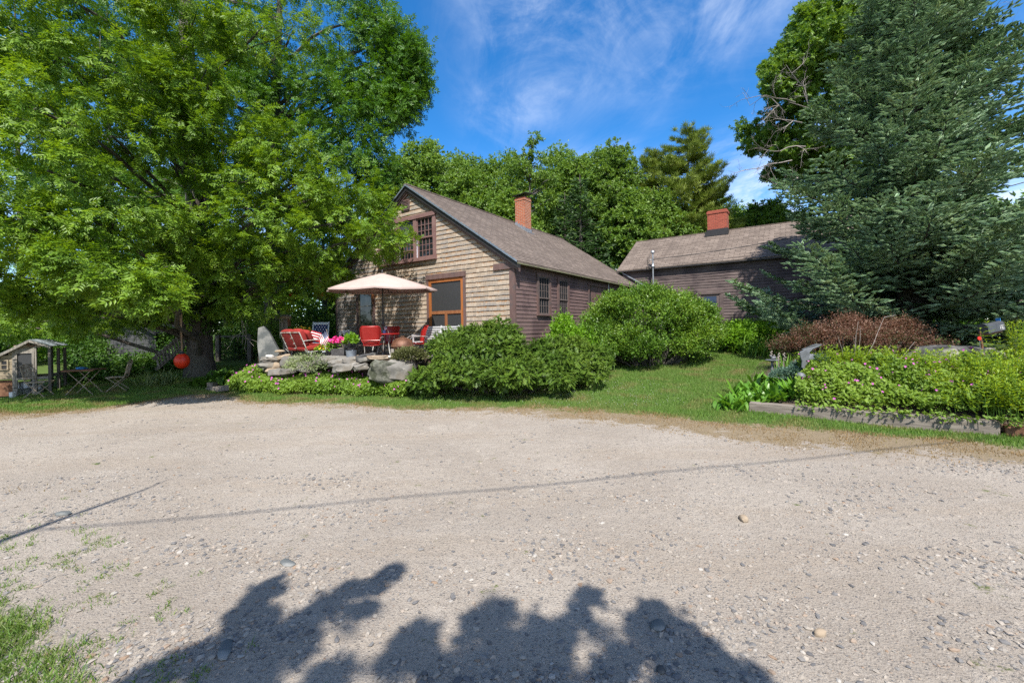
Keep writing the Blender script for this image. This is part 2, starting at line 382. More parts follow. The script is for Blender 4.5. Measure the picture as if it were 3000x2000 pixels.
def roof_mat(name, a, b, tab=.34, row=.15, slope=.56):
    m, nt, p, out = newmat(name); N = NT(nt); o = N.obj(); x, y, z = N.sep(o)
    vec = N.comb(y, N.math('DIVIDE', z, slope))
    br = N.n('ShaderNodeTexBrick', offset=.5, offset_frequency=2); nt.links.new(vec, br.inputs['Vector'])
    br.inputs['Scale'].default_value = 1; br.inputs['Brick Width'].default_value = tab; br.inputs['Row Height'].default_value = row
    br.inputs['Mortar Size'].default_value = .012; br.inputs['Mortar Smooth'].default_value = .3; br.inputs['Bias'].default_value = 0
    br.inputs['Color1'].default_value = (*a, 1); br.inputs['Color2'].default_value = (*b, 1); br.inputs['Mortar'].default_value = (a[0] * .35, a[1] * .35, a[2] * .35, 1)
    col = N.mix(N.math('MULTIPLY', N.rng(N.noise(1.6, 6, N.map(o, (.3, 1.6, .3)), .7), .42, .68), .55), br.outputs[0], (a[0] * .7, a[1] * .7, a[2] * .72))
    col = N.mix(N.math('MULTIPLY', N.rng(N.noise(60, 3, o, .7), .45, .7), .4), col, (b[0] * 1.35, b[1] * 1.3, b[2] * 1.3))
    N.put(p.inputs['Base Color'], col); p.inputs['Roughness'].default_value = .92; p.inputs['Specular IOR Level'].default_value = .2
    N.put(p.inputs['Normal'], N.bump(N.math('ADD', N.math('MULTIPLY', br.outputs[1], -1.0), N.math('MULTIPLY', N.noise(80, 3, o), .4)), .6, .012)); return m
def brick_mat(name, a, b, mort):
    m, nt, p, out = newmat(name); N = NT(nt); o = N.obj(); x, y, z = N.sep(o)
    vec = N.comb(N.math('ADD', x, y), z); br = N.n('ShaderNodeTexBrick'); nt.links.new(vec, br.inputs['Vector']); br.inputs['Scale'].default_value = 1
    br.inputs['Brick Width'].default_value = .205; br.inputs['Row Height'].default_value = .072; br.inputs['Mortar Size'].default_value = .010
    br.inputs['Color1'].default_value = (*a, 1); br.inputs['Color2'].default_value = (*b, 1); br.inputs['Mortar'].default_value = (*mort, 1); br.inputs['Mortar Smooth'].default_value = .2
    col = N.mix(N.math('MULTIPLY', N.rng(N.noise(5, 5, o, .7), .5, .7), .5), br.outputs[0], (a[0] * .35, a[1] * .45, a[2] * .5))
    N.put(p.inputs['Base Color'], col); p.inputs['Roughness'].default_value = .9
    N.put(p.inputs['Normal'], N.bump(N.math('ADD', N.math('MULTIPLY', br.outputs[1], -1.5), N.math('MULTIPLY', N.noise(60, 4, o), .5)), .7, .012)); return m
def glass_mat(name, tint=(.012, .014, .016), rough=.04):
    m, nt, p, out = newmat(name); N = NT(nt); o = N.obj()
    N.put(p.inputs['Base Color'], N.mix(N.noise(2.5, 3, o), tint, tuple(q * 1.8 for q in tint))); p.inputs['Roughness'].default_value = rough
    p.inputs['Specular IOR Level'].default_value = .6; N.put(p.inputs['Normal'], N.bump(N.noise(3, 2, o), .08, .02)); return m
def wood(name, a, b, stretch=(3, 3, 40), rough=.75, bump=.25, isl=.15, spec=.3): return mat(name, a, b, 1.0, rough, bump, 2.2, isl=isl, spec=spec, stretch=stretch, detail=6, dist=.01)
M = {}
M['gravel'] = gravel_mat(); M['shingle'] = shingle_mat()
M['roof'] = roof_mat('brown_asphalt_shingle', (.108, .086, .073), (.180, .145, .123)); M['roof2'] = roof_mat('tan_asphalt_shingle', (.116, .092, .077), (.20, .162, .136), .42, .16, .52)
M['brick'] = brick_mat('orange_red_brick', (.30, .068, .028), (.38, .10, .040), (.36, .28, .21)); M['brick2'] = brick_mat('plain_red_brick', (.28, .058, .034), (.33, .08, .046), (.20, .065, .045))
M['flash'] = mat('lead_flashing', (.19, .21, .245), (.28, .30, .33), 12, .5, .1, metal=.3)
M['brown'] = mat('brown_clapboard_paint', (.118, .076, .072), (.148, .098, .092), 3, .62, .12, 30, isl=.16, stretch=(1, 1, 6), c=(.085, .055, .055), cs=1.2)
M['brown2'] = mat('faded_brown_clapboard_paint', (.085, .060, .056), (.125, .094, .088), 3, .7, .15, 30, isl=.35, stretch=(1, 1, 6), c=(.060, .042, .042), cs=.9)
M['trim'] = mat('brown_trim_paint', (.105, .062, .055), (.135, .084, .075), 3, .6, .15, 26, isl=.2, stretch=(4, 4, 1), c=(.09, .065, .062), cs=2.5)
M['sash'] = mat('mauve_brown_sash_paint', (.165, .092, .085), (.20, .12, .11), 5, .6, .08)
M['lilac'] = mat('pale_window_track', (.50, .48, .56), (.58, .56, .62), 6, .5)
M['muntin'] = mat('grey_brown_muntin', (.10, .078, .072), (.145, .115, .105), 8, .6)
M['black'] = mat('black_rake_edge', (.018, .017, .018), (.028, .026, .027), 6, .5)
M['drip'] = mat('grey_blue_drip_edge', (.16, .20, .25), (.22, .26, .31), 6, .35, metal=.4)
M['moss'] = mat('mossy_eave_edge', (.17, .18, .09), (.11, .10, .07), 9, .9, .2)
M['glass'] = glass_mat('old_window_glass'); M['darkpane'] = glass_mat('curtained_glass', (.04, .043, .048), .12)
M['blueglass'] = glass_mat('blue_door_glass', (.008, .018, .05), .05)
M['screen'] = mat('insect_screen', (.030, .031, .033), (.040, .041, .043), 60, .55, .1)
M['cedar'] = wood('orange_cedar', (.245, .078, .022), (.32, .12, .038), (14, 14, 2), .5, .1)
M['cedar2'] = wood('brown_cedar', (.20, .075, .032), (.26, .115, .052), (14, 14, 2), .55, .1)
M['olive'] = mat('olive_door_paint', (.085, .072, .045), (.11, .095, .06), 4, .5, .05)
M['grey_wood'] = wood('silvered_wood', (.16, .143, .123), (.27, .248, .215), (28, 28, 3)); M['timber'] = wood('weathered_timber', (.125, .105, .088), (.23, .20, .17), (3, 30, 30), .85, .5)
M['old_board'] = wood('old_tan_board', (.20, .158, .105), (.30, .25, .18), (5, 5, 30)); M['dark_post'] = wood('dark_post_wood', (.075, .065, .055), (.13, .115, .10), (25, 25, 3))
M['bark'] = mat('furrowed_bark', (.045, .037, .029), (.125, .107, .09), 1, .95, .9, 2.4, stretch=(16, 16, 3.4), dist=.05, c=(.09, .085, .068), cs=1.4)
M['bark2'] = mat('grey_smooth_bark', (.06, .053, .045), (.12, .108, .095), 1, .95, .5, 2, stretch=(12, 12, 5))
M['twig'] = mat('dead_twig', (.21, .18, .155), (.30, .265, .24), 9, .9)
M['red'] = mat('red_enamel', (.27, .013, .012), (.32, .018, .015), 4, .32, .05, spec=.5); M['redf'] = mat('red_cushion', (.21, .014, .012), (.26, .022, .017), 30, .9, .15, 120)
M['white'] = mat('white_paint', (.40, .40, .40), (.45, .45, .45), 5, .45, .05); M['whitem'] = mat('white_tube_paint', (.38, .37, .35), (.48, .47, .44), 12, .45, c=(.24, .165, .105), cs=9)
M['chairt'] = mat('worn_grey_tube', (.17, .165, .16), (.27, .26, .25), 12, .45, c=(.20, .12, .07), cs=9); M['pipe'] = mat('galvanised_steel', (.28, .30, .325), (.38, .40, .42), 14, .38, .06, metal=.6); M['iron'] = mat('dark_iron', (.03, .03, .032), (.05, .05, .05), 9, .5, .05, metal=.3)
M['canvas'] = mat('pale_pink_canvas', (.35, .262, .235), (.40, .305, .275), 3, .8, .1, 200); M['copper'] = mat('rusty_mesh', (.085, .036, .02), (.145, .065, .036), 9, .5, .3, 90, metal=.3)
M['rust'] = mat('rusty_iron', (.10, .042, .022), (.19, .095, .052), 14, .85, .3); M['rustw'] = mat('rust_flecked_cream_paint', (.33, .30, .24), (.20, .12, .06), 16, .6, .2)
M['buoy'] = mat('orange_buoy', (.62, .032, .008), (.70, .045, .012), 4, .4, .05, c=(.50, .024, .008), cs=6)
M['rope'] = mat('tan_rope', (.24, .15, .09), (.32, .21, .13), 40, .9, .4); M['corr'] = mat('corrugated_steel', (.17, .195, .215), (.24, .27, .29), 5, .4, .05, metal=.5)
M['fieldstone'] = mat('grey_fieldstone', (.125, .118, .108), (.20, .188, .168), 3.5, .95, .55, 14, isl=.25, c=(.13, .115, .095), cs=2.4); M['lichen'] = mat('lichened_boulder', (.062, .064, .050), (.155, .155, .125), 9, .95, 1.0, 18, c=(.045, .050, .030), cs=6)
M['slate'] = mat('blue_grey_slab', (.075, .083, .085), (.125, .133, .13), 3, .9, .4, 12, c=(.20, .20, .19), cs=3); M['warm'] = mat('buff_stone', (.23, .175, .12), (.31, .25, .185), 4, .95, .4, 18); M['quartz'] = mat('white_quartz', (.46, .44, .41), (.54, .52, .49), 5, .7, .3)
M['darkrock'] = mat('dark_ledge_rock', (.035, .036, .038), (.08, .08, .078), 3, .9, .6, 11, c=(.19, .178, .155), cs=1.6)
M['earth'] = mat('dark_garden_soil', (.045, .032, .022), (.085, .062, .042), 9, 1, .5, 40); M['paving'] = mat('worn_patio_stone', (.15, .13, .11), (.21, .185, .155), 3, .95, .4, 18, c=(.10, .085, .068), cs=1.6)
M['brickedge'] = mat('buried_red_brick', (.20, .075, .042), (.27, .125, .08), 12, .95, .3); M['plastic'] = mat('white_plastic', (.70, .70, .68), None, 5, .5)
M['navy'] = mat('navy_fabric', (.012, .024, .085), (.018, .034, .11), 30, .9, .1); M['starw'] = mat('white_print', (.72, .72, .72), None, 20, .9); M['flagred'] = mat('flag_red', (.40, .025, .03), None, 20, .9); M['pglb'] = mat('pale_blue_chair_paint', (.38, .45, .50), (.46, .53, .58), 6, .6)
M['pot'] = mat('dark_wicker', (.035, .032, .032), (.09, .085, .085), 1, .8, .8, 3, stretch=(60, 60, 20)); M['zinc'] = mat('zinc_bucket', (.24, .28, .33), (.33, .37, .42), 9, .45, .08, metal=.3); M['urn'] = mat('mottled_cream_pot', (.33, .30, .25), (.21, .18, .145), 18, .8, .2)
M['bird'] = mat('grey_cast_metal', (.10, .106, .115), (.15, .158, .17), 4, .55, .25, 20, metal=.2); M['mailbox'] = mat('dull_black_steel', (.055, .060, .070), (.085, .092, .105), 8, .4, .05, metal=.3)
M['shedwall'] = mat('shaded_grey_asphalt_siding', (.045, .047, .050), (.075, .077, .080), 5, .95, .3)  # siding colour darkened to stand for the deep shade around the shed
M['petal_m'] = mat('magenta_petal', (.36, .06, .28), (.46, .12, .38), 30, .7); M['petal_p'] = mat('hot_pink_petal', (.78, .035, .25), (.84, .08, .36), 30, .7); M['petal_w'] = mat('white_petal', (.75, .74, .70), None, 30, .7); M['petal_y'] = mat('yellow_petal', (.75, .50, .04), None, 30, .7); M['petal_r'] = mat('red_petal', (.60, .025, .015), None, 30, .7)
bm_, nt_, p_, o_ = newmat('lit_bulb'); p_.inputs['Emission Color'].default_value = (1, .62, .25, 1); p_.inputs['Emission Strength'].default_value = 9; M['bulb'] = bm_
M['ash'] = leafmat('ash_leaf', [(.044, .092, .012), (.088, .165, .016), (.145, .230, .024)], .34, (1.7, 1.5, .5))
M['ash2'] = leafmat('shaded_ash_leaf', [(.028, .080, .012), (.050, .120, .016), (.075, .155, .022)], .30, (1.6, 1.5, .5))  # darker copy of the ash leaf: shaded undersides put into the colour
M['under'] = leafmat('shade_toned_leaf', [(.024, .066, .014), (.042, .098, .018), (.068, .135, .025)], .34)  # leaf colour lowered to paint in the deep shade of the undergrowth
M['maple'] = leafmat('maple_leaf', [(.050, .110, .016), (.080, .150, .022), (.115, .185, .030)], .32)
M['bgleaf'] = leafmat('woodland_leaf', [(.056, .118, .024), (.096, .172, .034), (.138, .215, .048)], .34)
M['bgleaf2'] = leafmat('yellowish_woodland_leaf', [(.062, .122, .024), (.090, .160, .032), (.122, .195, .046)], .34)
M['pine'] = leafmat('white_pine_needles', [(.085, .125, .026), (.13, .175, .036), (.17, .205, .05)], .15, (1.2, 1.2, .7))
M['dspruce'] = leafmat('dark_spruce_needles', [(.022, .052, .018), (.036, .078, .025), (.052, .100, .034)], .12, (1.2, 1.2, .7))
M['bspruce'] = leafmat('blue_green_spruce_needles', [(.045, .082, .062), (.112, .182, .145), (.24, .335, .285), (.17, .20, .11)], .12, (1.2, 1.2, .8))
M['nest'] = leafmat('nest_spruce_needles', [(.026, .060, .012), (.072, .135, .022), (.155, .215, .040)], .18, (1.3, 1.2, .6))
M['yew'] = leafmat('glossy_shrub_leaf', [(.036, .084, .014), (.074, .145, .020), (.150, .225, .030)], .28, rough=.4)
M['lime'] = leafmat('lime_shrub_leaf', [(.070, .160, .014), (.110, .225, .018), (.150, .265, .026)], .38)
M['barb'] = leafmat('red_barberry_leaf', [(.022, .042, .014), (.034, .050, .018), (.085, .036, .030), (.13, .066, .058), (.20, .135, .13)], .22, (1.4, 1.1, .7))
M['geran'] = leafmat('geranium_leaf', [(.065, .125, .018), (.105, .18, .026), (.155, .225, .038)], .34)
M['hosta'] = leafmat('hosta_leaf', [(.040, .105, .014), (.070, .165, .022), (.105, .205, .034)], .30, rough=.38)
M['blade'] = leafmat('strap_leaf', [(.050, .120, .020), (.085, .170, .030), (.125, .205, .050)], .30)
M['gold'] = leafmat('golden_loosestrife_leaf', [(.095, .165, .014), (.150, .225, .018), (.215, .265, .024)], .40)
M['bluej'] = leafmat('blue_juniper', [(.045, .090, .085), (.075, .135, .13), (.11, .17, .16)], .1, (1, 1, 1))
M['silver'] = leafmat('grey_green_leaf', [(.085, .125, .065), (.14, .185, .105), (.20, .24, .15)], .25)
M['juni'] = leafmat('brown_green_juniper', [(.060, .065, .028), (.080, .090, .040), (.125, .105, .060)], .12, (1, 1, 1))
def blade_mat():
    m, nt, p, out = newmat('grass_blade'); N = NT(nt); a = N.n('ShaderNodeAttribute', attribute_name='dry'); r = N.n('ShaderNodeSeparateColor'); nt.links.new(a.outputs['Color'], r.inputs[0])
    isl = N.island(); g = N.ramp(isl, [(0, (.070, .155, .018)), (.5, (.112, .215, .028)), (1, (.165, .26, .046))]); d = N.ramp(isl, [(0, (.20, .125, .052)), (.5, (.28, .19, .088)), (1, (.36, .265, .14))])
    col = N.mix(r.outputs[0], g, d); N.put(p.inputs['Base Color'], col); p.inputs['Roughness'].default_value = .6
    t = N.n('ShaderNodeBsdfTranslucent'); N.put(t.inputs[0], N.mix(1, col, (1.4, 1.3, .7), 'MULTIPLY')); mx = N.n('ShaderNodeMixShader'); mx.inputs[0].default_value = .35
    nt.links.new(p.outputs[0], mx.inputs[1]); nt.links.new(t.outputs[0], mx.inputs[2]); nt.links.new(mx.outputs[0], out.inputs[0]); return m
M['grass'] = blade_mat()
def pebble_mat():
    m, nt, p, out = newmat('pebble'); N = NT(nt); isl = N.island()
    c = N.ramp(isl, [(0, (.045, .05, .06)), (.2, (.085, .09, .10)), (.36, (.16, .155, .15)), (.6, (.25, .22, .185)), (.8, (.31, .275, .235)), (.9, (.20, .125, .075)), (.96, (.36, .34, .31)), (1, (.28, .255, .23))])
    N.put(p.inputs['Base Color'], N.mix(N.math('MULTIPLY', N.noise(160, 4, N.obj()), .5), c, (.21, .18, .15))); p.inputs['Roughness'].default_value = .9; return m
M['pebble'] = pebble_mat()
# ================================================================== ground
EDGE = [at(px, py, 1.7 * FPX / ((py - HOR) - ROLL * (px - 1500))) for px, py in ((-1200, 1250), (-400, 1240), (0, 1228), (300, 1198), (500, 1170), (620, 1166), (800, 1180), (1000, 1186), (1300, 1200), (1500, 1206), (1800, 1232), (2000, 1255), (2200, 1285), (2500, 1310), (3000, 1350), (3600, 1420))]
_ex = [p.x for p in EDGE]; _ey = [p.y for p in EDGE]
_gx = [-30, -8.5, -6.5, -4, -2, 0, 2, 4.5, 6, 30]; _gw = [.9, .8, .2, .15, .2, .45, 1.0, 1.25, 1.1, 1.0]      # width of the dry fringe
def masks(x, y, for_ground=False):
    e = np.interp(x, _ex, _ey); w = np.interp(x, _gx, _gw)
    grass = np.clip((y - e - w) / .7 + .5, 0, 1); dry = np.clip((y - e) / 1.2 + .5, 0, 1)
    s_ = -2.02 - 1.5 * (y - 2.07) - x; a = np.clip(s_ / .5 + .35, 0, 1.0); a = a * np.clip((2.95 - y) / .4, 0, 1); sol = a; near = .95 * a + .55 * np.clip((s_ + 1.7) / 1.3, 0, 1) * np.clip((4.9 - y) / 1.5, 0, 1) * (1 - a)
    gnd = np.maximum(grass, sol * .75) if for_ground else np.maximum(grass, near * .8)
    return gnd, np.maximum(dry * np.where(x < -7, .7, 1), near * (.0 if for_ground else .15))
def axis(lo, hi, st, far): a = list(np.arange(lo, hi + 1e-6, st)); return np.array([-far, -far / 2, -60, -40, -28, -20] + a + [20, 28, 40, 60, far / 2, far])
gx_ = axis(-16, 16, .11, 900); gy_ = np.concatenate([[-900, -300, -60, -30, -12, -6], np.arange(-2, 22, .11), [24, 28, 36, 60, 200, 900]])
X, Y = np.meshgrid(gx_, gy_); Zg = gz(X, Y); nx, ny = len(gx_), len(gy_)
ii = (np.arange(ny - 1)[:, None] * nx + np.arange(nx - 1)[None]).ravel(); Fg = np.stack([ii, ii + 1, ii + 1 + nx, ii + nx], 1)
g_, d_ = masks(X, Y, True); struct(np_obj('ground', np.stack([X, Y, Zg], -1).reshape(-1, 3), Fg, M['gravel'], smooth=True, attr={'mask': np.stack([g_.ravel(), d_.ravel(), np.zeros(g_.size)], 1)}))
# ------------------------------------------------------------------ grass blades
rg = np.random.default_rng(7)
def clump_noise(x, y): return .5 + .25 * np.sin(x * 3.1 + 1.3 * np.sin(y * 2.7)) + .25 * np.sin(y * 4.3 + 1.7 * np.sin(x * 2.1 + y))
def blades(x, y, h, w, dry, lean=.35):
    n = len(x); z = gz(x, y); a = rg.random(n) * 6.283; dx, dy = np.cos(a), np.sin(a); b = rg.random(n) * 6.283; l = lean * h * (.3 + rg.random(n))
    P = np.stack([x, y, z - .004], 1); S = np.stack([dx * w, dy * w, 0 * x], 1) * .5
    D = np.stack([np.cos(b) * l, np.sin(b) * l, h], 1); D2 = np.stack([np.cos(b) * l * .3, np.sin(b) * l * .3, h * .55], 1)
    V = np.stack([P - S, P + S, P + D2 + S * .8, P + D, P + D2 - S * .8], 1).reshape(-1, 3)
    F = (np.arange(n) * 5)[:, None] + np.array([0, 1, 2, 4])[None]; F2 = (np.arange(n) * 5)[:, None] + np.array([4, 2, 3, 3])[None]
    return V, np.vstack([F, F2[:, :]]), np.repeat(dry, 5)
def lawn(n, x0, x1, y0, y1):
    x = rg.uniform(x0, x1, n); y = rg.uniform(y0, y1, n); keep = np.abs(x) < y * 1.28 + .5; x, y = x[keep], y[keep]
    g, d = masks(x, y); cn = clump_noise(x * 1.7, y * 1.7); p = g * .95 + d * 1.0 * cn; k = rg.random(len(x)) < p; x, y, g, d, cn = x[k], y[k], g[k], d[k], cn[k]
    return x, y, g, d, cn
def tri(V, F):                                     # blade faces: one quad + one triangle, both as triangles
    q = F[:len(F) // 2]; t = F[len(F) // 2:]; return V, np.vstack([q[:, [0, 1, 2]], q[:, [0, 2, 3]], t[:, [0, 1, 2]]])
x, y, g, d, cn = lawn(420000, -14, 8.5, 4.6, 15.5)
dr = np.clip(1.17 - g * 1.22 + (cn - .5) * 1.0 + rg.normal(size=len(x)) * .16 + .22 * (np.sin(x * 1.1 + y * .7) > .55), 0, 1)
V, F, dry = blades(x, y, (.022 + .040 * rg.random(len(x))) * (.6 + .6 * g), .007 + .004 * rg.random(len(x)), dr)
V, F = tri(V, F); o = np_obj('lawn_grass', V, F, M['grass'], attr={'dry': np.repeat(dry[:, None], 3, 1)}); tag(o, 'short mown lawn grass, browning along the gravel edge', 'grass', kind='stuff')
# foreground weeds at the gravel's left corner: long blades in tufts
n = 5200; x = rg.uniform(-6.5, -.7, n); y = rg.uniform(1.7, 5.6, n); g, d = masks(x, y); cn = clump_noise(x * 3.3, y * 3.3)
k = rg.random(n) < np.clip(g * 1.7 - .04, 0, 1) ** 2 * np.clip(cn * 2.0 - .65, .0, 1) * 1.6 + (g > .7) * .8; x, y, g = x[k], y[k], g[k]; q = np.where(g > .62, 48, 17); x = np.repeat(x, q); y = np.repeat(y, q); gg = np.repeat(g, q)
sp = np.where(gg > .62, .055, .024); x = x + rg.normal(size=len(x)) * sp; y = y + rg.normal(size=len(x)) * sp
V, F, dry = blades(x, y, (.015 + .045 * rg.random(len(x)) ** 1.5) * (.65 + .75 * (gg > .6)), .0035 + .003 * rg.random(len(x)), np.clip(rg.normal(size=len(x)) * .15 + .08, 0, 1), 1.0)
V, F = tri(V, F); o = np_obj('weed_grass', V, F, M['grass'], attr={'dry': np.repeat(dry[:, None], 3, 1)}); tag(o, 'bright tufts of weedy grass in the near left gravel', 'grass', kind='stuff')
# clover heads in the lawn
n = 420; x = rg.uniform(-2, 3.6, n); y = rg.uniform(8.7, 11, n); g, d = masks(x, y); x, y = x[g > .8], y[g > .8]; n = len(x)
V, F = scatter(whorl(4, .011, .010, .7), np.stack([x, y, gz(x, y) + .045], 1), np.tile([0, 1., 0], (n, 1)), np.tile([0, 0, 1.], (n, 1)), np.ones(n)); o = np_obj('clover_flowers', V, F, M['petal_w']); tag(o, 'tiny white clover heads dotted through the lawn', 'clover', kind='stuff')
# ------------------------------------------------------------------ loose gravel
bm = bmesh.new(); bmesh.ops.create_icosphere(bm, subdivisions=1, radius=1); iv = np.array([v.co[:] for v in bm.verts]); bm.verts.index_update(); fi = np.array([[v.index for v in f.verts] for f in bm.faces]); bm.free()
def pebbles(n, y0, y1, s0, s1, power, name, lab, pw=1.0):
    y = y0 + (y1 - y0) * rg.random(n) ** pw; x = (rg.random(n) * 2 - 1) * (y * 1.27 + .2); g, d = masks(x, y); k = (d < .5) & (rg.random(n) < .10 + 1.3 * clump_noise(x * .8 + 2, y * 1.5) ** 3)
    x, y = x[k], y[k]; n = len(x); s = s0 + (s1 - s0) * rg.random(n) ** power
    sh = np.stack([.8 + .6 * rg.random(n), .7 + .4 * rg.random(n), .35 + .35 * rg.random(n)], 1); a = rg.random(n) * 6.283
    v = iv[None] * (1 + .34 * rg.normal(size=(n, len(iv), 1)).clip(-1, 1)) * sh[:, None] * s[:, None, None]
    c, sn = np.cos(a)[:, None], np.sin(a)[:, None]; V = np.stack([v[..., 0] * c - v[..., 1] * sn + x[:, None], v[..., 0] * sn + v[..., 1] * c + y[:, None], v[..., 2] + (gz(x, y) + s * .08)[:, None]], -1)
    o = np_obj(name, V.reshape(-1, 3), (fi[None] + (np.arange(n) * len(iv))[:, None, None]).reshape(-1, 3), M['pebble'], smooth=False); tag(o, lab, 'gravel', kind='stuff')
pebbles(42000, 1.8, 5.2, .0035, .020, 2.9, 'loose_gravel', 'loose grey and buff pebbles strewn over the near driveway', 1.25)
pebbles(15000, 4.6, 10.5, .006, .022, 3.5, 'loose_gravel', 'sparser pebbles on the far half of the driveway')
big_st = [('flat dark grey stone on the left gravel beside weeds', 185, 1507, .07, .035, .022, 'slate'), ('pale oval stone alone in the middle of the right gravel', 2178, 1523, .055, .038, .03, 'warm'), ('bluish flat slab stone sunk in the gravel above the tree shadow', 842, 1650, .075, .035, .012, 'slate'),
  ('whitish broken stone inside the right shadow on the gravel', 1927, 1835, .052, .038, .018, 'slate'), ('long blue slab stone inside the left shadow on the gravel', 660, 1905, .085, .032, .012, 'slate'), ('tan oval cobble on the gravel at the lower right', 2402, 1858, .036, .022, .02, 'warm'), ('black round pebble inside the right shadow', 1935, 1965, .026, .02, .017, 'darkrock')]
for i, (lb, px, py, a, b, c, mm) in enumerate(big_st):
    p = ground(px, py); q = MB(); rock_bm(q, (0, 0, c * .5), (a, b, c), i * 1.3, i + 3, 0, 2, .22); o = q.build('driveway_stone', M[mm], None, True); o.location = p; tag(o, lb, 'stone')
# ================================================================== farmhouse (local x = right along the gable, y = away along the ridge)
PHI = .599; HX, HY = .175, 11.9; HZ = .55
VV = Vector((math.cos(PHI), -math.sin(PHI), 0)); UU = Vector((math.sin(PHI), math.cos(PHI), 0))
house = thing('farmhouse', 'old low farmhouse with a cedar shingled gable, brown clapboard side and leaning brick chimney', 'house', (HX, HY, HZ), -PHI)
HI = (Matrix.Translation((HX, HY, HZ)) @ Matrix.Rotation(-PHI, 4, 'Z')).inverted()
EZ, RZ, HW, OV, RK, HL = 3.585 - HZ, 6.638 - HZ, 4.517, .22, .15, 11.6        # eave, ridge (local), half width of roof, overhangs, roof length
XR, XL = -OV, -2 * HW + OV                                                   # wall planes
def gab(px, py, y=RK): return HI @ ray_plane(px, py, Vector((HX, HY, 0)) + UU * y, UU)
def sid(px, py, x=XR): return HI @ ray_plane(px, py, Vector((HX, HY, 0)) + VV * x, VV)
def roofz(x): return EZ + (RZ - EZ) * (1 - abs(x + HW) / HW)
b = MB(); T = .16                                                             # solid body behind the cladding
prof = [(XL, -.2), (XR, -.2), (XR, roofz(XR) - T), (-HW, RZ - T), (XL, roofz(XL) - T)]
b.prism([(x, RK + .03, z) for x, z in prof], (0, 0, 0), (0, HL - .3, 0)); b.build('wall', M['brown'], house)
# --- shingled gable: every shingle a wedge
def shingles():
    V, F, UV = [], [], []; rnd = random.Random(4); ex = .148; z = -.1
    wi = gab(1112, 781), gab(1276, 618); dr = gab(1251.9, 807), gab(1364.9, 990); dl = gab(1045.6, 835), gab(1098.4, 1000)
    holes = [(wi[0].x, wi[1].x, wi[0].z - .03, wi[1].z), (dr[0].x, dr[1].x, -1, gab(1300, 802).z), (dl[0].x, dl[1].x, -1, 2.85)]
    xa = XL + .02
    while z < RZ:
        z0 = z + rnd.uniform(-.004, .004); z1 = z + ex; x = xa - rnd.random() * .1
        while x < XR - .17:
            w = rnd.uniform(.07, .17); x1 = x + w; zc = z0 + ex * .3; lim = min(1, (RZ - T - .04 - zc) / (RZ - EZ)) * HW
            a, c = max(x, -HW - lim, xa), min(x1 - .006, -HW + lim, XR - .17); x = x1
            if c - a < .02: continue
            segs = [(a, c)]
            for h0, h1, k0, k1 in holes:
                if z0 + ex * .5 > k0 and z0 + ex * .5 < k1:
                    ns = []
                    for s0, s1 in segs:
                        if s1 <= h0 or s0 >= h1: ns.append((s0, s1)); continue
                        if s0 < h0: ns.append((s0, h0))
                        if s1 > h1: ns.append((h1, s1))
                    segs = ns
            for s0, s1 in segs:
                if s1 - s0 < .012: continue
                t = .019 + rnd.random() * .006; dz = rnd.uniform(-.006, .004); o = len(V); yb = RK + .027
                zt0 = min(z1 + .012, RZ - T - .03 - abs(s0 + HW) * (RZ - EZ) / HW); zt1 = min(z1 + .012, RZ - T - .03 - abs(s1 + HW) * (RZ - EZ) / HW)
                V += [(s0, yb - t, z0 + dz), (s1, yb - t, z0 + dz), (s1, yb - .004, max(zt1, z0 + .01)), (s0, yb - .004, max(zt0, z0 + .01)), (s0, yb + .01, z0 + dz), (s1, yb + .01, z0 + dz)]
                fs = [(0, 1, 2, 3), (4, 5, 1, 0), (4, 0, 3, 3), (5, 2, 1, 1)]
                uv = {0: (s0, 0), 1: (s1, 0), 2: (s1, 1), 3: (s0, 1), 4: (s0, 0), 5: (s1, 0)}
                for f in fs[:2]: F.append(tuple(i + o for i in f)); UV += [uv[i] for i in f]
                for f in ((4, 0, 3), (5, 2, 1)): F.append(tuple(i + o for i in f)); UV += [uv[i] for i in f]
        z += ex
    me = bpy.data.meshes.new('shingle_siding'); me.from_pydata(V, [], F); me.materials.append(M['shingle']); l = me.uv_layers.new(name='UVMap'); l.data.foreach_set('uv', np.array(UV, np.float32).ravel())
    o = bpy.data.objects.new('shingle_siding', me); SC.collection.objects.link(o); o.parent = house
shingles()
def clap(mb, M_, L0, L1, z0, z1, ex, holes, rnd, th=.022):
    """Clapboards: wedge boards along local x from L0 to L1, outward -y, in matrix M_."""
    z = z0
    while z < z1:
        zt = min(z + ex + .015, z1 + .01); segs = [(L0, L1)]
        for h0, h1, k0, k1 in holes:
            if z + ex * .5 > k0 and z + ex * .5 < k1: segs = [s for a, c in segs for s in ((a, min(c, h0)), (max(a, h1), c)) if s[1] - s[0] > .03]
        cut = []
        for a, c in segs:
            x = a
            while x < c: n = min(c, x + rnd.uniform(1.8, 4.2)); cut.append((x, n)); x = n
        for a, c in cut:
            dz = rnd.uniform(-.003, .003); c2 = c - .003; t = th + rnd.uniform(-.003, .004)
            mb.add([(a, -t, z + dz), (c2, -t, z + dz), (c2, -.006, zt), (a, -.006, zt), (a, .02, z + dz), (c2, .02, z + dz), (c2, .02, zt), (a, .02, zt)], [(0, 1, 2, 3), (4, 5, 1, 0), (4, 0, 3, 7), (1, 5, 6, 2)], 0, M_)
        z += ex
rnd = random.Random(11)
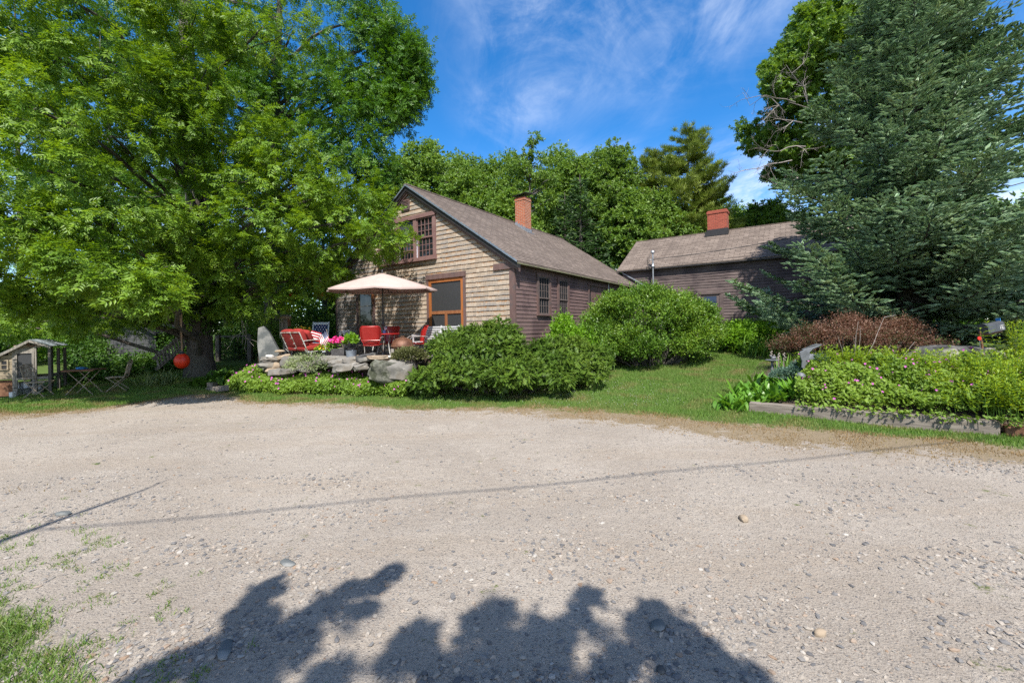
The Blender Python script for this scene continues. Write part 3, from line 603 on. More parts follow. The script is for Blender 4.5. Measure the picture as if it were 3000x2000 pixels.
# right wall frame: x along the wall (away), -y outward
MS = Matrix(((0, -1, 0, XR), (1, 0, 0, 0), (0, 0, 1, 0), (0, 0, 0, 1)))
def sx(px, py=850): return sid(px, py).y
def sz(px, py): return sid(px, py).z
w1 = (sx(1570.3), sx(1610.5), sz(1590, 925), sz(1590, 803)); w2 = (sx(1630.6), sx(1664), w1[2], w1[3]); dd = (sx(1721), sx(1779), -.2, w1[3])
b = MB(); clap(b, MS, RK + .05, HL - .15, -.1, EZ - .02, .118, [w1, w2, dd], rnd); b.build('clapboard_siding', M['brown'], house)
# left wall needs no detail beyond its boards
ML = Matrix(((0, 1, 0, XL), (-1, 0, 0, 0), (0, 0, 1, 0), (0, 0, 0, 1)))
b = MB(); clap(b, ML, -HL + .2, -RK - .05, -.1, EZ - .02, .118, [], rnd); b.build('clapboard_siding', M['brown'], house)
# trim: corner boards, end blocks, frieze, rakes
b = MB(); b.box(XR - .16, XR + .028, RK - .004, RK + .03, -.15, EZ - .19); b.box(XR + .003, XR + .027, RK + .031, RK + .06, -.15, EZ - .1)
b.build('corner_board', M['trim'], house); b = MB(); b.box(XL - .028, XL + .05, RK - .004, RK + .03, -.15, EZ - .12); b.build('corner_board', M['trim'], house)
b = MB(); k = gab(1446, 757).x; b.box(k, XR + .04, RK - .03, RK + .028, EZ - .185, EZ - .005); b.build('cornice_return', M['trim'], house)
b = MB(); b.box(XR + .004, XR + .03, RK + .062, HL - .2, EZ - .10, EZ + .05); b.build('frieze_board', M['trim'], house)
def rake(mb, y0, y1, t0, t1, mi=0):
    for s in (-1, 1):
        xe = -HW + s * HW; mb.prism([(xe, y0, EZ - t0), (-HW, y0, RZ - t0), (-HW, y0, RZ - t1), (xe, y0, EZ - t1)], (0, y0, 0), (0, y1, 0), mi)
b = MB(); rake(b, .035, RK + .022, .055, .20); b.build('rake_board', M['black'], house)
b = MB(); rake(b, .06, .09, .20, .235); rake(b, RK - .05, RK + .01, .20, .30); b.build('rake_moulding', M['trim'], house)
b = MB(); rake(b, -.012, .03, -.006, .05); b.build('drip_edge', M['drip'], house)
# roof in courses
def roof_courses(mb, he, hr, hw, cx, y0, y1, row=.145, th=.05):
    L = math.hypot(hw, hr - he); n = int(L / row)
    for s in (-1, 1):
        for i in range(n + 1):
            a, c = i * row, min(L, (i + 1) * row + .02)
            if c - a < .03: continue
            def P(d, lift): return (cx + s * (hw - d * hw / L), he + d * (hr - he) / L + lift)
            (xa, za), (xc, zc) = P(a, .012), P(c, .001); (xb, zb) = P(a, -th); (xd, zd) = P(c, -th)
            v = [(xa, y0, za), (xa, y1, za), (xc, y1, zc), (xc, y0, zc), (xb, y0, zb), (xb, y1, zb), (xd, y1, zd), (xd, y0, zd)]
            mb.add(v, [(0, 1, 2, 3), (4, 5, 1, 0), (0, 3, 7, 4), (1, 5, 6, 2), (4, 7, 6, 5)])
b = MB(); roof_courses(b, EZ, RZ, HW, -HW, -.008, HL); b.box(-HW - .07, -HW + .07, -.008, HL, RZ - .02, RZ + .018); roof = b.build('roof', M['roof'], house)
b = MB(); b.box(-.03, .004, .03, HL - .2, EZ - .085, EZ - .052); b.build('eave_edge', M['moss'], house)
# gable louver
va, vc = gab(1177.5, 619), gab(1199.5, 583); b = MB(); x0, x1, z0, z1 = va.x, vc.x, va.z, vc.z; y = RK - .03
for q in ((x0, x0 + .05, z0, z1), (x1 - .05, x1, z0, z1), (x0 + .05, x1 - .05, z0, z0 + .06), (x0 + .05, x1 - .05, z1 - .05, z1)): b.box(q[0], q[1], y, RK + .03, q[2], q[3], 0)
b.box(x0 + .05, x1 - .05, RK + .022, RK + .026, z0 + .06, z1 - .05, 1)
for i in range(4):
    zz = z0 + .10 + i * (z1 - z0 - .14) / 4; b.prism([(x0 + .05, y + .005, zz), (x1 - .05, y + .005, zz), (x1 - .05, RK + .018, zz + .055), (x0 + .05, RK + .018, zz + .055)], (0, 0, 0), (0, 0, .012), 0)
b.build('louvre_vent', [M['trim'], M['black']], house)
# windows: frame (part) with sash and pane (sub-parts)
def sash_grid(mb, x0, x1, z0, z1, y, nc, nr, rail=.045, mun=.016, d=.03):
    for q in ((x0, x0 + rail, z0, z1), (x1 - rail, x1, z0, z1), (x0 + rail, x1 - rail, z0, z0 + rail), (x0 + rail, x1 - rail, z1 - rail, z1)): mb.box(q[0], q[1], y, y + d, q[2], q[3])
    for i in range(1, nc): c = x0 + rail + (x1 - x0 - 2 * rail) * i / nc; mb.box(c - mun / 2, c + mun / 2, y + .006, y + d, z0 + rail, z1 - rail)
    for j in range(1, nr): c = z0 + rail + (z1 - z0 - 2 * rail) * j / nr; mb.box(x0 + rail, x1 - rail, y + .008, y + d - .002, c - mun / 2, c + mun / 2)
def pane(mb, x0, x1, z0, z1, y): mb.box(x0 + .02, x1 - .02, y + .016, y + .019, z0 + .02, z1 - .02)
gx0, gx1 = gab(1112, 781).x, gab(1276, 620).x; gz0, gz1 = gab(1276, 757).z, gab(1276, 618).z; yf = RK - .045
bays = [(gab(1121.5, 760).x, gab(1160.5, 760).x), (gab(1171.5, 750).x, gab(1214, 750).x), (gab(1222.5, 740).x, gab(1271, 740).x)]
b = MB(); b.box(gx0, gx1 + .012, yf - .025, RK + .03, gz1 - .13, gz1); b.box(gx0 - .03, gx1 + .02, yf - .05, RK + .03, gz0 - .02, gz0 + .09)
xs_ = [gx0] + [q for bb in bays for q in bb] + [gx1]
for i in range(0, 8, 2): b.box(xs_[i], xs_[i + 1], yf, RK + .03, gz0 + .09, gz1 - .13)
gw = b.build('window', M['sash'], house)
for i, (x0, x1) in enumerate(bays):
    zb, zt = gz0 + .09, gz1 - .13; zm = (zb + zt) / 2
    t = MB(); t.box(x0 + .004, x0 + .028, RK - .028, RK + .0, zb, zm); t.build('track', M['lilac'], gw)
    s = MB(); g = MB()
    if i == 1:
        s.box(x0 + .03, x1, RK - .02, RK + .005, zm + .05, zm + .10); sash_grid(s, x0 + .03, x1, zb + .28, zm + .02, RK - .018, 4, 2); sash_grid(s, x0 + .05, x1, zb, zb + .27, RK + .002, 4, 1)
        pane(g, x0 + .03, x1, zb, zm + .05, RK)
        c = MB(); c.box(x0 + .02, (x0 + x1) / 2 - .01, RK + .012, RK + .016, zm + .10, zt); c.box((x0 + x1) / 2 + .01, x1, RK + .012, RK + .016, zm + .10, zt); c.box((x0 + x1) / 2 - .01, (x0 + x1) / 2 + .01, RK + .008, RK + .018, zm + .1, zt)
        c.build('curtained_pane', M['darkpane'], gw)
    else:
        sash_grid(s, x0 + .01, x1, zm - .02, zt, RK - .026, 4, 3); sash_grid(s, x0 + .04, x1, zb, zm, RK + .0, 4, 3); pane(g, x0, x1, zb, zt, RK + .004)
    s.build('sash', M['sash'], gw); g.build('pane', M['glass'], gw)
# screen door
a, c = gab(1251.9, 900), gab(1364.9, 900); x0, x1 = a.x, c.x; zt = gab(1364.9, 793.3).z; zb = 1.20 - HZ
b = MB(); b.box(x0 - .01, x1 + .01, RK - .05, RK + .03, zt - .16, zt); b.box(x0, x0 + .085, RK - .03, RK + .03, zb, zt - .16); b.box(x1 - .085, x1, RK - .03, RK + .03, zb, zt - .16); b.build('door_casing', M['trim'], house)
x0 += .087; x1 -= .087; zt -= .163; zr = gab(1310, 914.5).z
b = MB(); b.box(x0, x1, RK - .012, RK + .025, zt - .11, zt); b.box(x0, x0 + .105, RK - .014, RK + .026, zb, zt - .11); b.box(x1 - .105, x1, RK - .014, RK + .026, zb, zt - .11); sd = b.build('screen_door', M['cedar'], house)
b = MB(); b.box(x0 + .105, x1 - .105, RK - .010, RK + .024, zr - .05, zr + .05); xm = (x0 + x1) / 2; b.box(xm - .05, xm + .05, RK - .010, RK + .024, zb, zr - .05); b.box(x0 + .105, x1 - .105, RK - .010, RK + .024, zb, zb + .14); b.build('lower_rail', M['cedar2'], sd)
b = MB(); b.box(x0 + .1, x1 - .1, RK + .014, RK + .018, zb, zt - .1); b.build('screen', M['screen'], sd)
# left door with long glass
a, c = gab(1045.6, 900), gab(1098.4, 900); x0, x1 = a.x, c.x; zt = 2.85; zb = 1.26 - HZ
b = MB(); b.box(x0, x0 + .11, RK - .03, RK + .03, zb, zt - .13); b.box(x1 - .13, x1, RK - .03, RK + .03, zb, zt - .13); b.box(x0, x1, RK - .034, RK + .03, zt - .13, zt); b.build('door_casing', M['trim'], house)
x0 += .112; x1 -= .132; zt -= .132; zg = gab(1070, 949.8).z
b = MB(); b.box(x0, x0 + .07, RK - .008, RK + .028, zb, zt); b.box(x1 - .07, x1, RK - .008, RK + .028, zb, zt); b.box(x0 + .07, x1 - .07, RK - .008, RK + .028, zt - .09, zt); b.box(x0 + .07, x1 - .07, RK - .008, RK + .028, zg - .05, zg); b.box(x0 + .07, x1 - .07, RK + .006, RK + .026, zb, zg - .05)
for q in (zb + .03, zb + .22): b.box(x0 + .1, x1 - .1, RK - .003, RK + .01, q, q + .15)
b.box(x0 + .07, x1 - .07, RK - .002, RK + .02, gab(1070, 897).z - .01, gab(1070, 897).z + .01)
dr = b.build('door', M['olive'], house)
b = MB(); b.box(x0 + .06, x1 - .06, RK + .008, RK + .012, zg, zt - .08); b.build('pane', M['glass'], dr)
b = MB(); q = gab(1087.5, 915); b.box(q.x - .02, q.x + .02, RK - .022, RK - .008, q.z - .12, q.z + .1); b.tube([(q.x, RK - .02, q.z), (q.x, RK - .06, q.z), (q.x - .1, RK - .06, q.z - .01)], .012, 8); b.build('door_handle', M['iron'], dr)
b = MB(); b.box(x0 - .05, x1 + .05, RK - .05, RK + .03, zb - .06, zb); b.build('threshold', M['grey_wood'], house)
# wall lantern (lit)
q = gab(1099, 858); lm = MB(); lm.box(q.x - .05, q.x + .05, RK - .02, RK + .006, q.z - .1, q.z + .1); lm.tube([(q.x, RK - .02, q.z + .05), (q.x, RK - .12, q.z + .12), (q.x, RK - .16, q.z + .1)], .01, 6)
for s in (-1, 1):
    for t in (-1, 1): lm.beam((q.x + s * .05, RK - .16 + t * .05, q.z - .12), (q.x + s * .05, RK - .16 + t * .05, q.z + .06), .008)
lm.lathe([(.085, .06), (.05, .10), (.012, .13)], 4, (q.x, RK - .16, q.z)); lm.lathe([(.06, -.14), (.06, -.12)], 4, (q.x, RK - .16, q.z)); L = lm.build('wall_lantern', M['iron'], house)
b = MB(); b.lathe([(.012, -.06), (.028, -.02), (.02, .02), (.008, .04)], 10, (q.x, RK - .16, q.z)); b.build('bulb', M['bulb'], L, True)
b = MB(); q = gab(1095, 875); b.lathe([(.02, -.22), (.05, -.12), (.065, .04), (.045, .14), (.02, .2)], 10, (q.x, RK - .05, q.z)); b.build('hanging_ornament', M['rust'], house, True)
# side windows
for (y0, y1, z0, z1), gl in ((w1, 'glass'), (w2, 'glass')):
    b = MB(); b.box(y0, y0 + .10, -.06, .02, z0 + .05, z1 - .1, 0, MS); b.box(y1 - .10, y1, -.06, .02, z0 + .05, z1 - .1, 0, MS); b.box(y0 - .01, y1 + .01, -.065, .02, z1 - .1, z1, 0, MS); b.box(y0 - .03, y1 + .03, -.085, .02, z0, z0 + .05, 0, MS); wd = b.build('window', M['trim'], house)
    s = MB(); zz0, zz1 = z0 + .05, z1 - .1; zm = zz0 + (zz1 - zz0) * .42
    def loc(mb): return mb
    t = MB(); sash_grid(t, y0 + .1, y1 - .1, zm, zz1, -.050, 4, 3, .035, .013, .028); sash_grid(t, y0 + .1, y1 - .1, zz0, zm + .03, -.030, 4, 2, .035, .013, .026); s.add([MS @ Vector(v) for v in t.v], t.f); s.build('sash', M['muntin'], wd)
    g = MB(); g.box(y0 + .1, y1 - .1, -.034, -.031, zm, zz1, 0, MS); g.box(y0 + .1, y1 - .1, -.012, -.009, zz0, zm, 0, MS); g.build('pane', M['glass'], wd)
y0, y1, z0, z1 = dd; b = MB(); b.box(y0, y0 + .1, -.05, .02, z0, z1 - .1, 0, MS); b.box(y1 - .1, y1, -.05, .02, z0, z1 - .1, 0, MS); b.box(y0, y1, -.055, .02, z1 - .1, z1, 0, MS)
for i in range(4): w = (y1 - y0 - .62) / 4; b.box(y0 + .31 + i * w, y0 + .31 + (i + 1) * w - .006, -.02, .02, z0, z1 - .1, 0, MS)
sdr = b.build('side_door', M['trim'], house)
b = MB(); b.box(y0 + .1, y0 + .31, -.007, -.003, z0 + .3, z1 - .12, 0, MS); b.build('pane', M['glass'], sdr); b = MB(); b.box(y1 - .31, y1 - .1, -.007, -.003, z0 + .3, z1 - .12, 0, MS); b.build('pane', M['glass'], sdr)
# chimney
pl_n = (VV * (RZ - EZ) + Vector((0, 0, 1)) * HW).normalized()
def onroof(px, py): return HI @ ray_plane(px, py, Vector((HX, HY, HZ + EZ)), pl_n)
c0 = onroof(1538.6, 676.6); c1 = onroof(1509, 657); cw = .52; x1 = c0.x; x0 = x1 - cw; y0 = c0.y; y1 = y0 + cw
def topz(px, py, y): return (HI @ ray_plane(px, py, Vector((HX, HY, 0)) + UU * y, UU)).z
zt = topz(1536.3, 574.4, y0)
b = MB(); zb = min(roofz(x0), roofz(x1)) - .3
lean = Matrix.Identity(4); b.box(x0, x1, y0, y1, zb, zt - .15); b.box(x0 - .018, x1 + .018, y0 - .018, y1 + .018, zt - .15, zt - .07); b.box(x0, x1, y0, y1, zt - .07, zt)
ch = b.build('chimney', M['brick'], house)
b = MB()
for i in range(4): xa = x0 + i * cw / 4; h = roofz(xa + cw / 8); b.box(xa - .008, xa + cw / 4 - .004, y0 - .022 - .002 * i, y0 - .003, h - .12, h + .16)
h = roofz(x1); b.box(x1 + .003, x1 + .02, y0 - .02, y1 + .02, h - .16, h + .15); b.box(x1 + .004, x1 + .16, y0 - .02, y1 + .02, h - .09, h - .06, 0); b.build('flashing', M['flash'], ch)
b = MB(); cx, cyy = (x0 + x1) / 2, (y0 + y1) / 2
for s in (-1, 1): b.beam((cx + s * .16, cyy, zt - .02), (cx + s * .16, cyy, zt + .13), .03)
cp = Matrix.Translation((cx, cyy, zt + .15)) @ Matrix.Rotation(R_(9), 4, 'X') @ Matrix.Rotation(R_(-6), 4, 'Y'); b.box(-.36, .36, -.36, .36, -.012, .012, 0, cp); b.add([(-.36, -.36, .012), (.36, -.36, .012), (.36, .36, .012), (-.36, .36, .012), (0, 0, .07)], [(0, 1, 4), (1, 2, 4), (2, 3, 4), (3, 0, 4)], 0, cp); b.build('chimney_cap', M['black'], ch)
b = MB(); q = onroof(1592, 682); b.tube([(x1 - .02, y1 - .05, zt - 1.25), (q.x - .9, q.y + 1.2, roofz(q.x - .9) + .02)], .013, 6); b.build('stay_rod', M['pipe'], ch)
b = MB(); q = sid(1779, 830); b.tube([(XR + .06, q.y, EZ - .02), (XR + .06, q.y, EZ - .9)], .018, 6); b.build('conduit', M['pipe'], house)
# stone step at the left door
a = gab(1070, 997); st = MB(); rock_bm(st, (0, 0, .06), (.75, .42, .17), 0, 5, 0, 3, .08, 0, .8); o = st.build('door_step', M['paving'], None, True); pw = HI.inverted() @ Vector((a.x + .1, RK - .45, 0)); o.location = (pw.x, pw.y, .97); o.rotation_euler = (0, 0, -PHI); tag(o, 'rough stone doorstep below the narrow glazed door', 'step')
# ================================================================== rear farmhouse: local y along the gable direction (left to right), x towards the viewer
E0 = Vector((HX, HY, 0)) + VV * -1.126 + UU * 10.812; E2, R2, HD, L2 = 2.795 + 1.7, 4.749 + 1.7, 3.217, 11.8; H2Z = 1.0
hs2 = thing('rear_farmhouse', 'long dark brown clapboard house behind, half hidden by the big spruce', 'house', (E0.x, E0.y, H2Z), -PHI + math.pi / 2 * 0 )
# frame: x = -UU (towards viewer), y = VV
hs2.rotation_euler = (0, 0, math.atan2(-UU.y, -UU.x)); M2 = Matrix.Translation((E0.x, E0.y, H2Z)) @ Matrix.Rotation(math.atan2(-UU.y, -UU.x), 4, 'Z'); I2 = M2.inverted(); E2 -= H2Z; R2 -= H2Z
sg = 1 if (I2 @ (E0 + VV * 1.0)).y > 0 else -1
WX = -.22                                            # front wall plane (roof edge at x = 0)
def fr(px, py, x=WX): return I2 @ ray_plane(px, py, E0 - UU * x, UU)
b = MB(); def_prof = [(WX - .02, -.3), (-2 * HD + .22, -.3), (-2 * HD + .22, E2 - .02), (-HD, R2 - .13), (WX - .02, E2 - .02)]
b.prism([(x, sg * .25, z) for x, z in def_prof], (0, 0, 0), (0, sg * (L2 - .5), 0)); b.build('wall', M['brown2'], hs2)
b = MB(); roof_courses(b, E2, R2, HD, -HD, min(0, sg * L2), max(0, sg * L2), .16); b.box(-HD - .07, -HD + .07, min(0, sg * L2), max(0, sg * L2), R2 - .02, R2 + .016); b.build('roof', M['roof2'], hs2)
# front boards: frame with x along the wall to the right, -y outward
MF = Matrix.Translation((WX, 0, 0)) @ Matrix(((0, -1, 0, 0), (sg, 0, 0, 0), (0, 0, 1, 0), (0, 0, 0, 1)))
MFI = MF.inverted()
def ff(px, py): return MFI @ fr(px, py)
d0, d1 = ff(2043.5, 900), ff(2120.5, 900); dt = ff(2100, 847).z; n0, n1 = ff(2205.5, 900), ff(2269.5, 900); nt0, nt1 = ff(2240, 940).z, ff(2240, 833).z
b = MB(); clap(b, MF, .26, L2 - .3, -.25, E2 - .05, .125, [(d0.x, d1.x, -1, dt), (n0.x, n1.x, nt0, nt1)], random.Random(5), .026); b.build('clapboard_siding', M['brown2'], hs2)
b = MB(); b.box(.24, .36, -.034, .02, -.3, E2 - .1, 0, MF); b.build('corner_board', M['brown2'], hs2); b = MB(); b.box(.24, L2 - .3, -.04, .02, E2 - .14, E2 - .02, 0, MF); b.build('frieze_board', M['brown2'], hs2)
b = MB(); b.box(0, L2, -.215, -.18, E2 - .1, E2 - .055, 0, MF); b.build('fascia', M['black'], hs2)
x0, x1 = d0.x, d1.x; b = MB(); b.box(x0, x0 + .16, -.05, .02, -.2, dt - .16, 0, MF); b.box(x1 - .16, x1, -.05, .02, -.2, dt - .16, 0, MF); b.box(x0, x1, -.06, .02, dt - .16, dt, 0, MF); b.box(x0 + .1, x1 - .1, -.075, -.05, dt - .21, dt - .17, 0, MF)
b.box(x0 + .16, x0 + .28, -.03, .02, -.2, dt - .17, 0, MF); b.box(x1 - .28, x1 - .16, -.03, .02, -.2, dt - .17, 0, MF); b.box(x0 + .28, x1 - .28, -.03, .02, dt - .3, dt - .17, 0, MF); dr2 = b.build('door', M['brown2'], hs2)
b = MB(); b.box(x0 + .27, x1 - .27, -.012, -.008, -.1, dt - .29, 0, MF); b.build('pane', M['blueglass'], dr2)
x0, x1 = n0.x, n1.x; b = MB(); b.box(x0, x0 + .13, -.05, .02, nt0 + .05, nt1 - .13, 0, MF); b.box(x1 - .13, x1, -.05, .02, nt0 + .05, nt1 - .13, 0, MF); b.box(x0 - .02, x1 + .02, -.06, .02, nt1 - .13, nt1, 0, MF); b.box(x0 - .03, x1 + .03, -.08, .02, nt0, nt0 + .05, 0, MF); wn2 = b.build('window', M['brown2'], hs2)
t = MB(); zm = (nt0 + nt1) / 2; sash_grid(t, x0 + .13, x1 - .13, zm, nt1 - .13, -.035, 3, 2, .035, .016, .03); sash_grid(t, x0 + .13, x1 - .13, nt0 + .05, zm + .03, -.012, 3, 2, .035, .016, .03); s = MB(); s.add([MF @ Vector(v) for v in t.v], t.f); s.build('sash', M['grey_wood'], wn2)
g = MB(); g.box(x0 + .13, x1 - .13, -.018, -.015, zm, nt1 - .14, 0, MF); g.box(x0 + .13, x1 - .13, .004, .008, nt0 + .05, zm, 0, MF); g.build('pane', M['darkpane'], wn2)
# chimney on the rear ridge
ca, cb_ = I2 @ ray_plane(2076, 680, E0 + UU * HD, UU), I2 @ ray_plane(2133, 680, E0 + UU * HD, UU); ct = (I2 @ ray_plane(2100, 619, E0 + UU * HD, UU)).z
y0, y1 = sorted((ca.y, cb_.y)); b = MB(); b.box(-HD - .3, -HD + .3, y0, y1, R2 - .6, ct - .17); b.box(-HD - .33, -HD + .33, y0 - .03, y1 + .03, ct - .17, ct - .05); b.box(-HD - .3, -HD + .3, y0 + .01, y1 - .01, ct - .05, ct); c2 = b.build('chimney', M['brick2'], hs2)
b = MB(); b.box(-HD - .34, -HD + .34, y0 - .04, y1 + .04, R2 - .25, R2 + .07); b.box(-HD - .55, -HD + .55, y0 - .08, y1 + .08, R2 - .3, R2 - .06); b.build('tar_flashing', M['black'], c2)
# lead where the front roof runs into this wall
b = MB(); pa, pb = ray_plane(1823, 799, E0 - UU * (WX + .04), UU), ray_plane(1906, 846, E0 - UU * (WX + .04), UU); pa, pb = I2 @ pa, I2 @ pb; d = (pb - pa); b.beam(pa - d * .25, pb + d * 1.2, .05, .11, (1, 0, 0)); b.build('step_flashing', M['flash'], hs2)
# electricity mast
q = fr(1913, 740, .02); b = MB(); zb = .2; zt = (I2 @ ray_plane(1911.5, 742, E0 - UU * .06, UU)).z; mp = Vector((.06, q.y, 0))
pth = [(mp.x, mp.y, zb), (mp.x, mp.y, zt)]; b.tube(pth, .036, 10); b.lathe([(.09, E2 + .02), (.05, E2 + .07), (.038, E2 + .2)], 10, (mp.x, mp.y, 0)); mast = b.build('service_mast', M['pipe'], hs2, True)
b = MB(); b.lathe([(.04, 0), (.09, .02), (.085, .08), (.05, .13), (.01, .145)], 10, (mp.x, mp.y, zt)); b.build('weatherhead', M['pipe'], mast, True); b = MB(); b.lathe([(.06, 0), (.055, .03), (.04, .03), (.04, .0)], 8, (mp.x - .0, mp.y - .10, zt - .32)); b.build('insulator', M['pipe'], mast, True)
b = MB(); rl = random.Random(2)
for k in range(3):
    a = Vector((mp.x + .02, mp.y - sg * .1, zt - .1 - k * .12)); pts = [a + Vector((.03 * math.sin(i), -sg * .16 * math.sin(i * .62 + k * .2), -.09 * i)) for i in range(6)]; b.tube(pts, .010, 5)
b.build('drip_loop', M['iron'], mast)
mw = M2 @ Vector((mp.x + .03, mp.y, zt - .3))
pole_top = Vector((24, 9.0, 8.6))
def wire(nm, lab, p, q, sag, r, n=30):
    b = MB(); p, q = Vector(p), Vector(q); mid = (p + q) / 2
    b.tube([p.lerp(q, i / n) - Vector((0, 0, sag * 4 * (i / n) * (1 - i / n))) - mid for i in range(n + 1)], r, 5); o = b.build(nm, M['iron']); o.location = mid; return tag(o, lab, 'wire')
wire('service_wire', 'upper black service wire leaving the steel mast over the rear roof', mw, pole_top, .9, .016)
wire('service_wire', 'thinner lower wire sagging along the rear roof edge', M2 @ Vector((mp.x + .05, mp.y + sg * .4, E2 - .05)), pole_top + Vector((0, 0, -2.0)), .6, .008)
# ================================================================== terrace and its stones
PZ = .92
def HW_(x, y): p = HI.inverted() @ Vector((x, y, 0)); return (p.x, p.y)
pp = [(-8.1, 13.5), (-6.9, 12.6), (-5.1, 12.0), (-3.5, 11.5), (-2.5, 11.3), (-.9, 11.7), HW_(XR, RK + .1), HW_(XL, RK + .1), (-8.6, 16.4)]
b = MB(); b.prism([(x, y, PZ - .006) for x, y in pp], (0, 0, PZ), (0, 0, -.6)); struct(b.build('terrace_bank', M['earth']))
b = MB(); b.prism([(x, y, PZ) for x, y in pp], (0, 0, 0), (0, 0, -.004)); struct(b.build('terrace', M['paving']))
# wall stones: (px, py of centre, distance, half sizes, turn, tilt, material, label)
WS = [
 (792, 1008, 12.9, (.24, .09, .58), 0, .0, 'slate', 'tall leaning grey slab standing upright at the end of the terrace'),
 (800, 1070, 12.55, (.44, .30, .10), .1, .05, 'fieldstone', 'flat overhanging grey stone at the foot of the upright slab'),
 (795, 1052, 12.6, (.36, .2, .09), -.1, .05, 'fieldstone', 'long thin ledge stone leaning against the upright slab'),
 (792, 1044, 12.5, (.12, .10, .055), .3, .1, 'quartz', 'small white stone on the ledge beside the upright slab'),
 (806, 1086, 12.35, (.30, .2, .11), .2, 0, 'warm', 'mossy buff stone under the flat overhanging stone'),
 (831, 1045, 12.4, (.19, .13, .07), .2, -.25, 'warm', 'small buff wedge stone on top of the wall behind the round grey stone'),
 (842, 1060, 12.15, (.21, .2, .19), .1, .1, 'fieldstone', 'rounded grey stone standing in the left part of the wall'),
 (868, 1056, 12.1, (.19, .18, .14), .4, 0, 'fieldstone', 'squat grey stone touching the right of the rounded one'),
 (822, 1090, 12.1, (.34, .22, .12), -.1, .05, 'fieldstone', 'broad flat stone at the bottom left of the wall'),
 (846, 1086, 12.0, (.24, .18, .12), .5, -.1, 'fieldstone', 'smooth bottom stone left of the grey green catmint'),
 (812, 1071, 12.35, (.12, .1, .1), .5, 0, 'warm', 'small dark wedge stone in the gap below the rounded stone'),
 (968, 1054, 11.75, (.42, .26, .13), 0, .03, 'fieldstone', 'large flat capstone below the pink geranium pot'),
 (992, 1060, 11.55, (.30, .2, .115), .1, -.22, 'fieldstone', 'tilted smooth oblong stone right of the large capstone'),
 (1035, 1056, 11.5, (.30, .24, .09), -.1, .12, 'fieldstone', 'flat pale stone under the zinc bucket'),
 (1012, 1075, 11.35, (.38, .2, .13), .1, -.12, 'fieldstone', 'long bottom stone under the tilted oblong one'),
 (1060, 1074, 11.3, (.22, .18, .10), .3, -.2, 'fieldstone', 'small bottom stone at the left of the lichened boulder'),
 (1048, 1050, 11.55, (.085, .08, .085), 0, 0, 'warm', 'little round buff cobble beside the zinc bucket'),
 (1074, 1048, 11.45, (.30, .2, .13), .1, -.18, 'darkrock', 'dark grey angular block below the red chair seen from behind'),
 (1132, 1088, 10.95, (.50, .40, .32), .2, .15, 'lichen', 'big lichen covered boulder bulging from the right of the wall'),
 (1168, 1088, 10.9, (.42, .34, .28), -.3, .1, 'fieldstone', 'pale boulder beside the dwarf spruce'),
 (1116, 1046, 11.2, (.36, .2, .055), 0, 0, 'warm', 'flat buff paving stone under the table leg'),
 (1152, 1047, 11.1, (.13, .1, .06), .4, .2, 'quartz', 'broken white stone in front of the fire bowl'),
 (905, 1072, 11.8, (.34, .24, .16), .2, .1, 'fieldstone', 'stone half hidden behind the grey green catmint'),
 (930, 1058, 11.85, (.22, .18, .12), -.2, 0, 'fieldstone', 'pale stone between the catmint and the large capstone')]
for i, (px, py, Y, s, rz, ti, mm, lb) in enumerate(WS):
    p = at(px, py, Y); q = MB(); s = tuple(v * (.88 if i else 1) for v in s); rock_bm(q, (0, 0, s[2]), s, rz, i * 1.7 + 1, ti, 3, .36 if i else .10, 0, .62 if i else .9)
    if i == 0: q = MB(); pl0 = [(-.26, -.25), (.30, -.25), (.30, .25), (.12, .62), (-.04, .98), (-.16, 1.13), (-.30, 1.08), (-.33, .6)]; q.prism([(x, -.09, z) for x, z in pl0], (0, 0, 0), (.02, .17, 0))
    o = q.build('wall_stone' if i else 'standing_stone', M[mm], None, True); o.location = (p.x, p.y, p.z - s[2]); o.rotation_euler = (0, 0, .35) if i == 0 else (0, 0, 0); tag(o, lb, 'stone', 'stones of the terrace edge' if i else None)
# timber steps at the left of the flower bed
for k, (pa, pb, lb, h) in enumerate((((612, 1143, 12.4), (662, 1136, 11.9), 'low timber riser at the left end of the flower bed', .16), ((614, 1128, 12.5), (748, 1078, 15.0), 'long timber edging climbing beside the terrace bank', .14))):
    a, c = at(*pa), at(*pb); m_ = (a + c) / 2; q = MB(); q.beam(a - m_, c - m_, .16, h); o = q.build('timber_edging', M['timber'], None, False, .012); o.location = m_; tag(o, lb, 'timber')
for k, (px, py, lb) in enumerate(((822, 1141, 'buried red brick showing at the front of the pink flower bed'), (863, 1137, 'second red brick, right of the other one in the flower bed edge'))):
    p = at(px, py, 11.75 - k * .15); q = MB(); q.box(-.17 + .03 * k, .15, -.06, .06, -.12, .03); o = q.build('edging_brick', M['brickedge'], None, False, .012); o.location = (p.x, p.y, gzf(p.x, p.y) + .08); o.rotation_euler = (0, .04, .1 - .3 * k); tag(o, lb, 'brick')
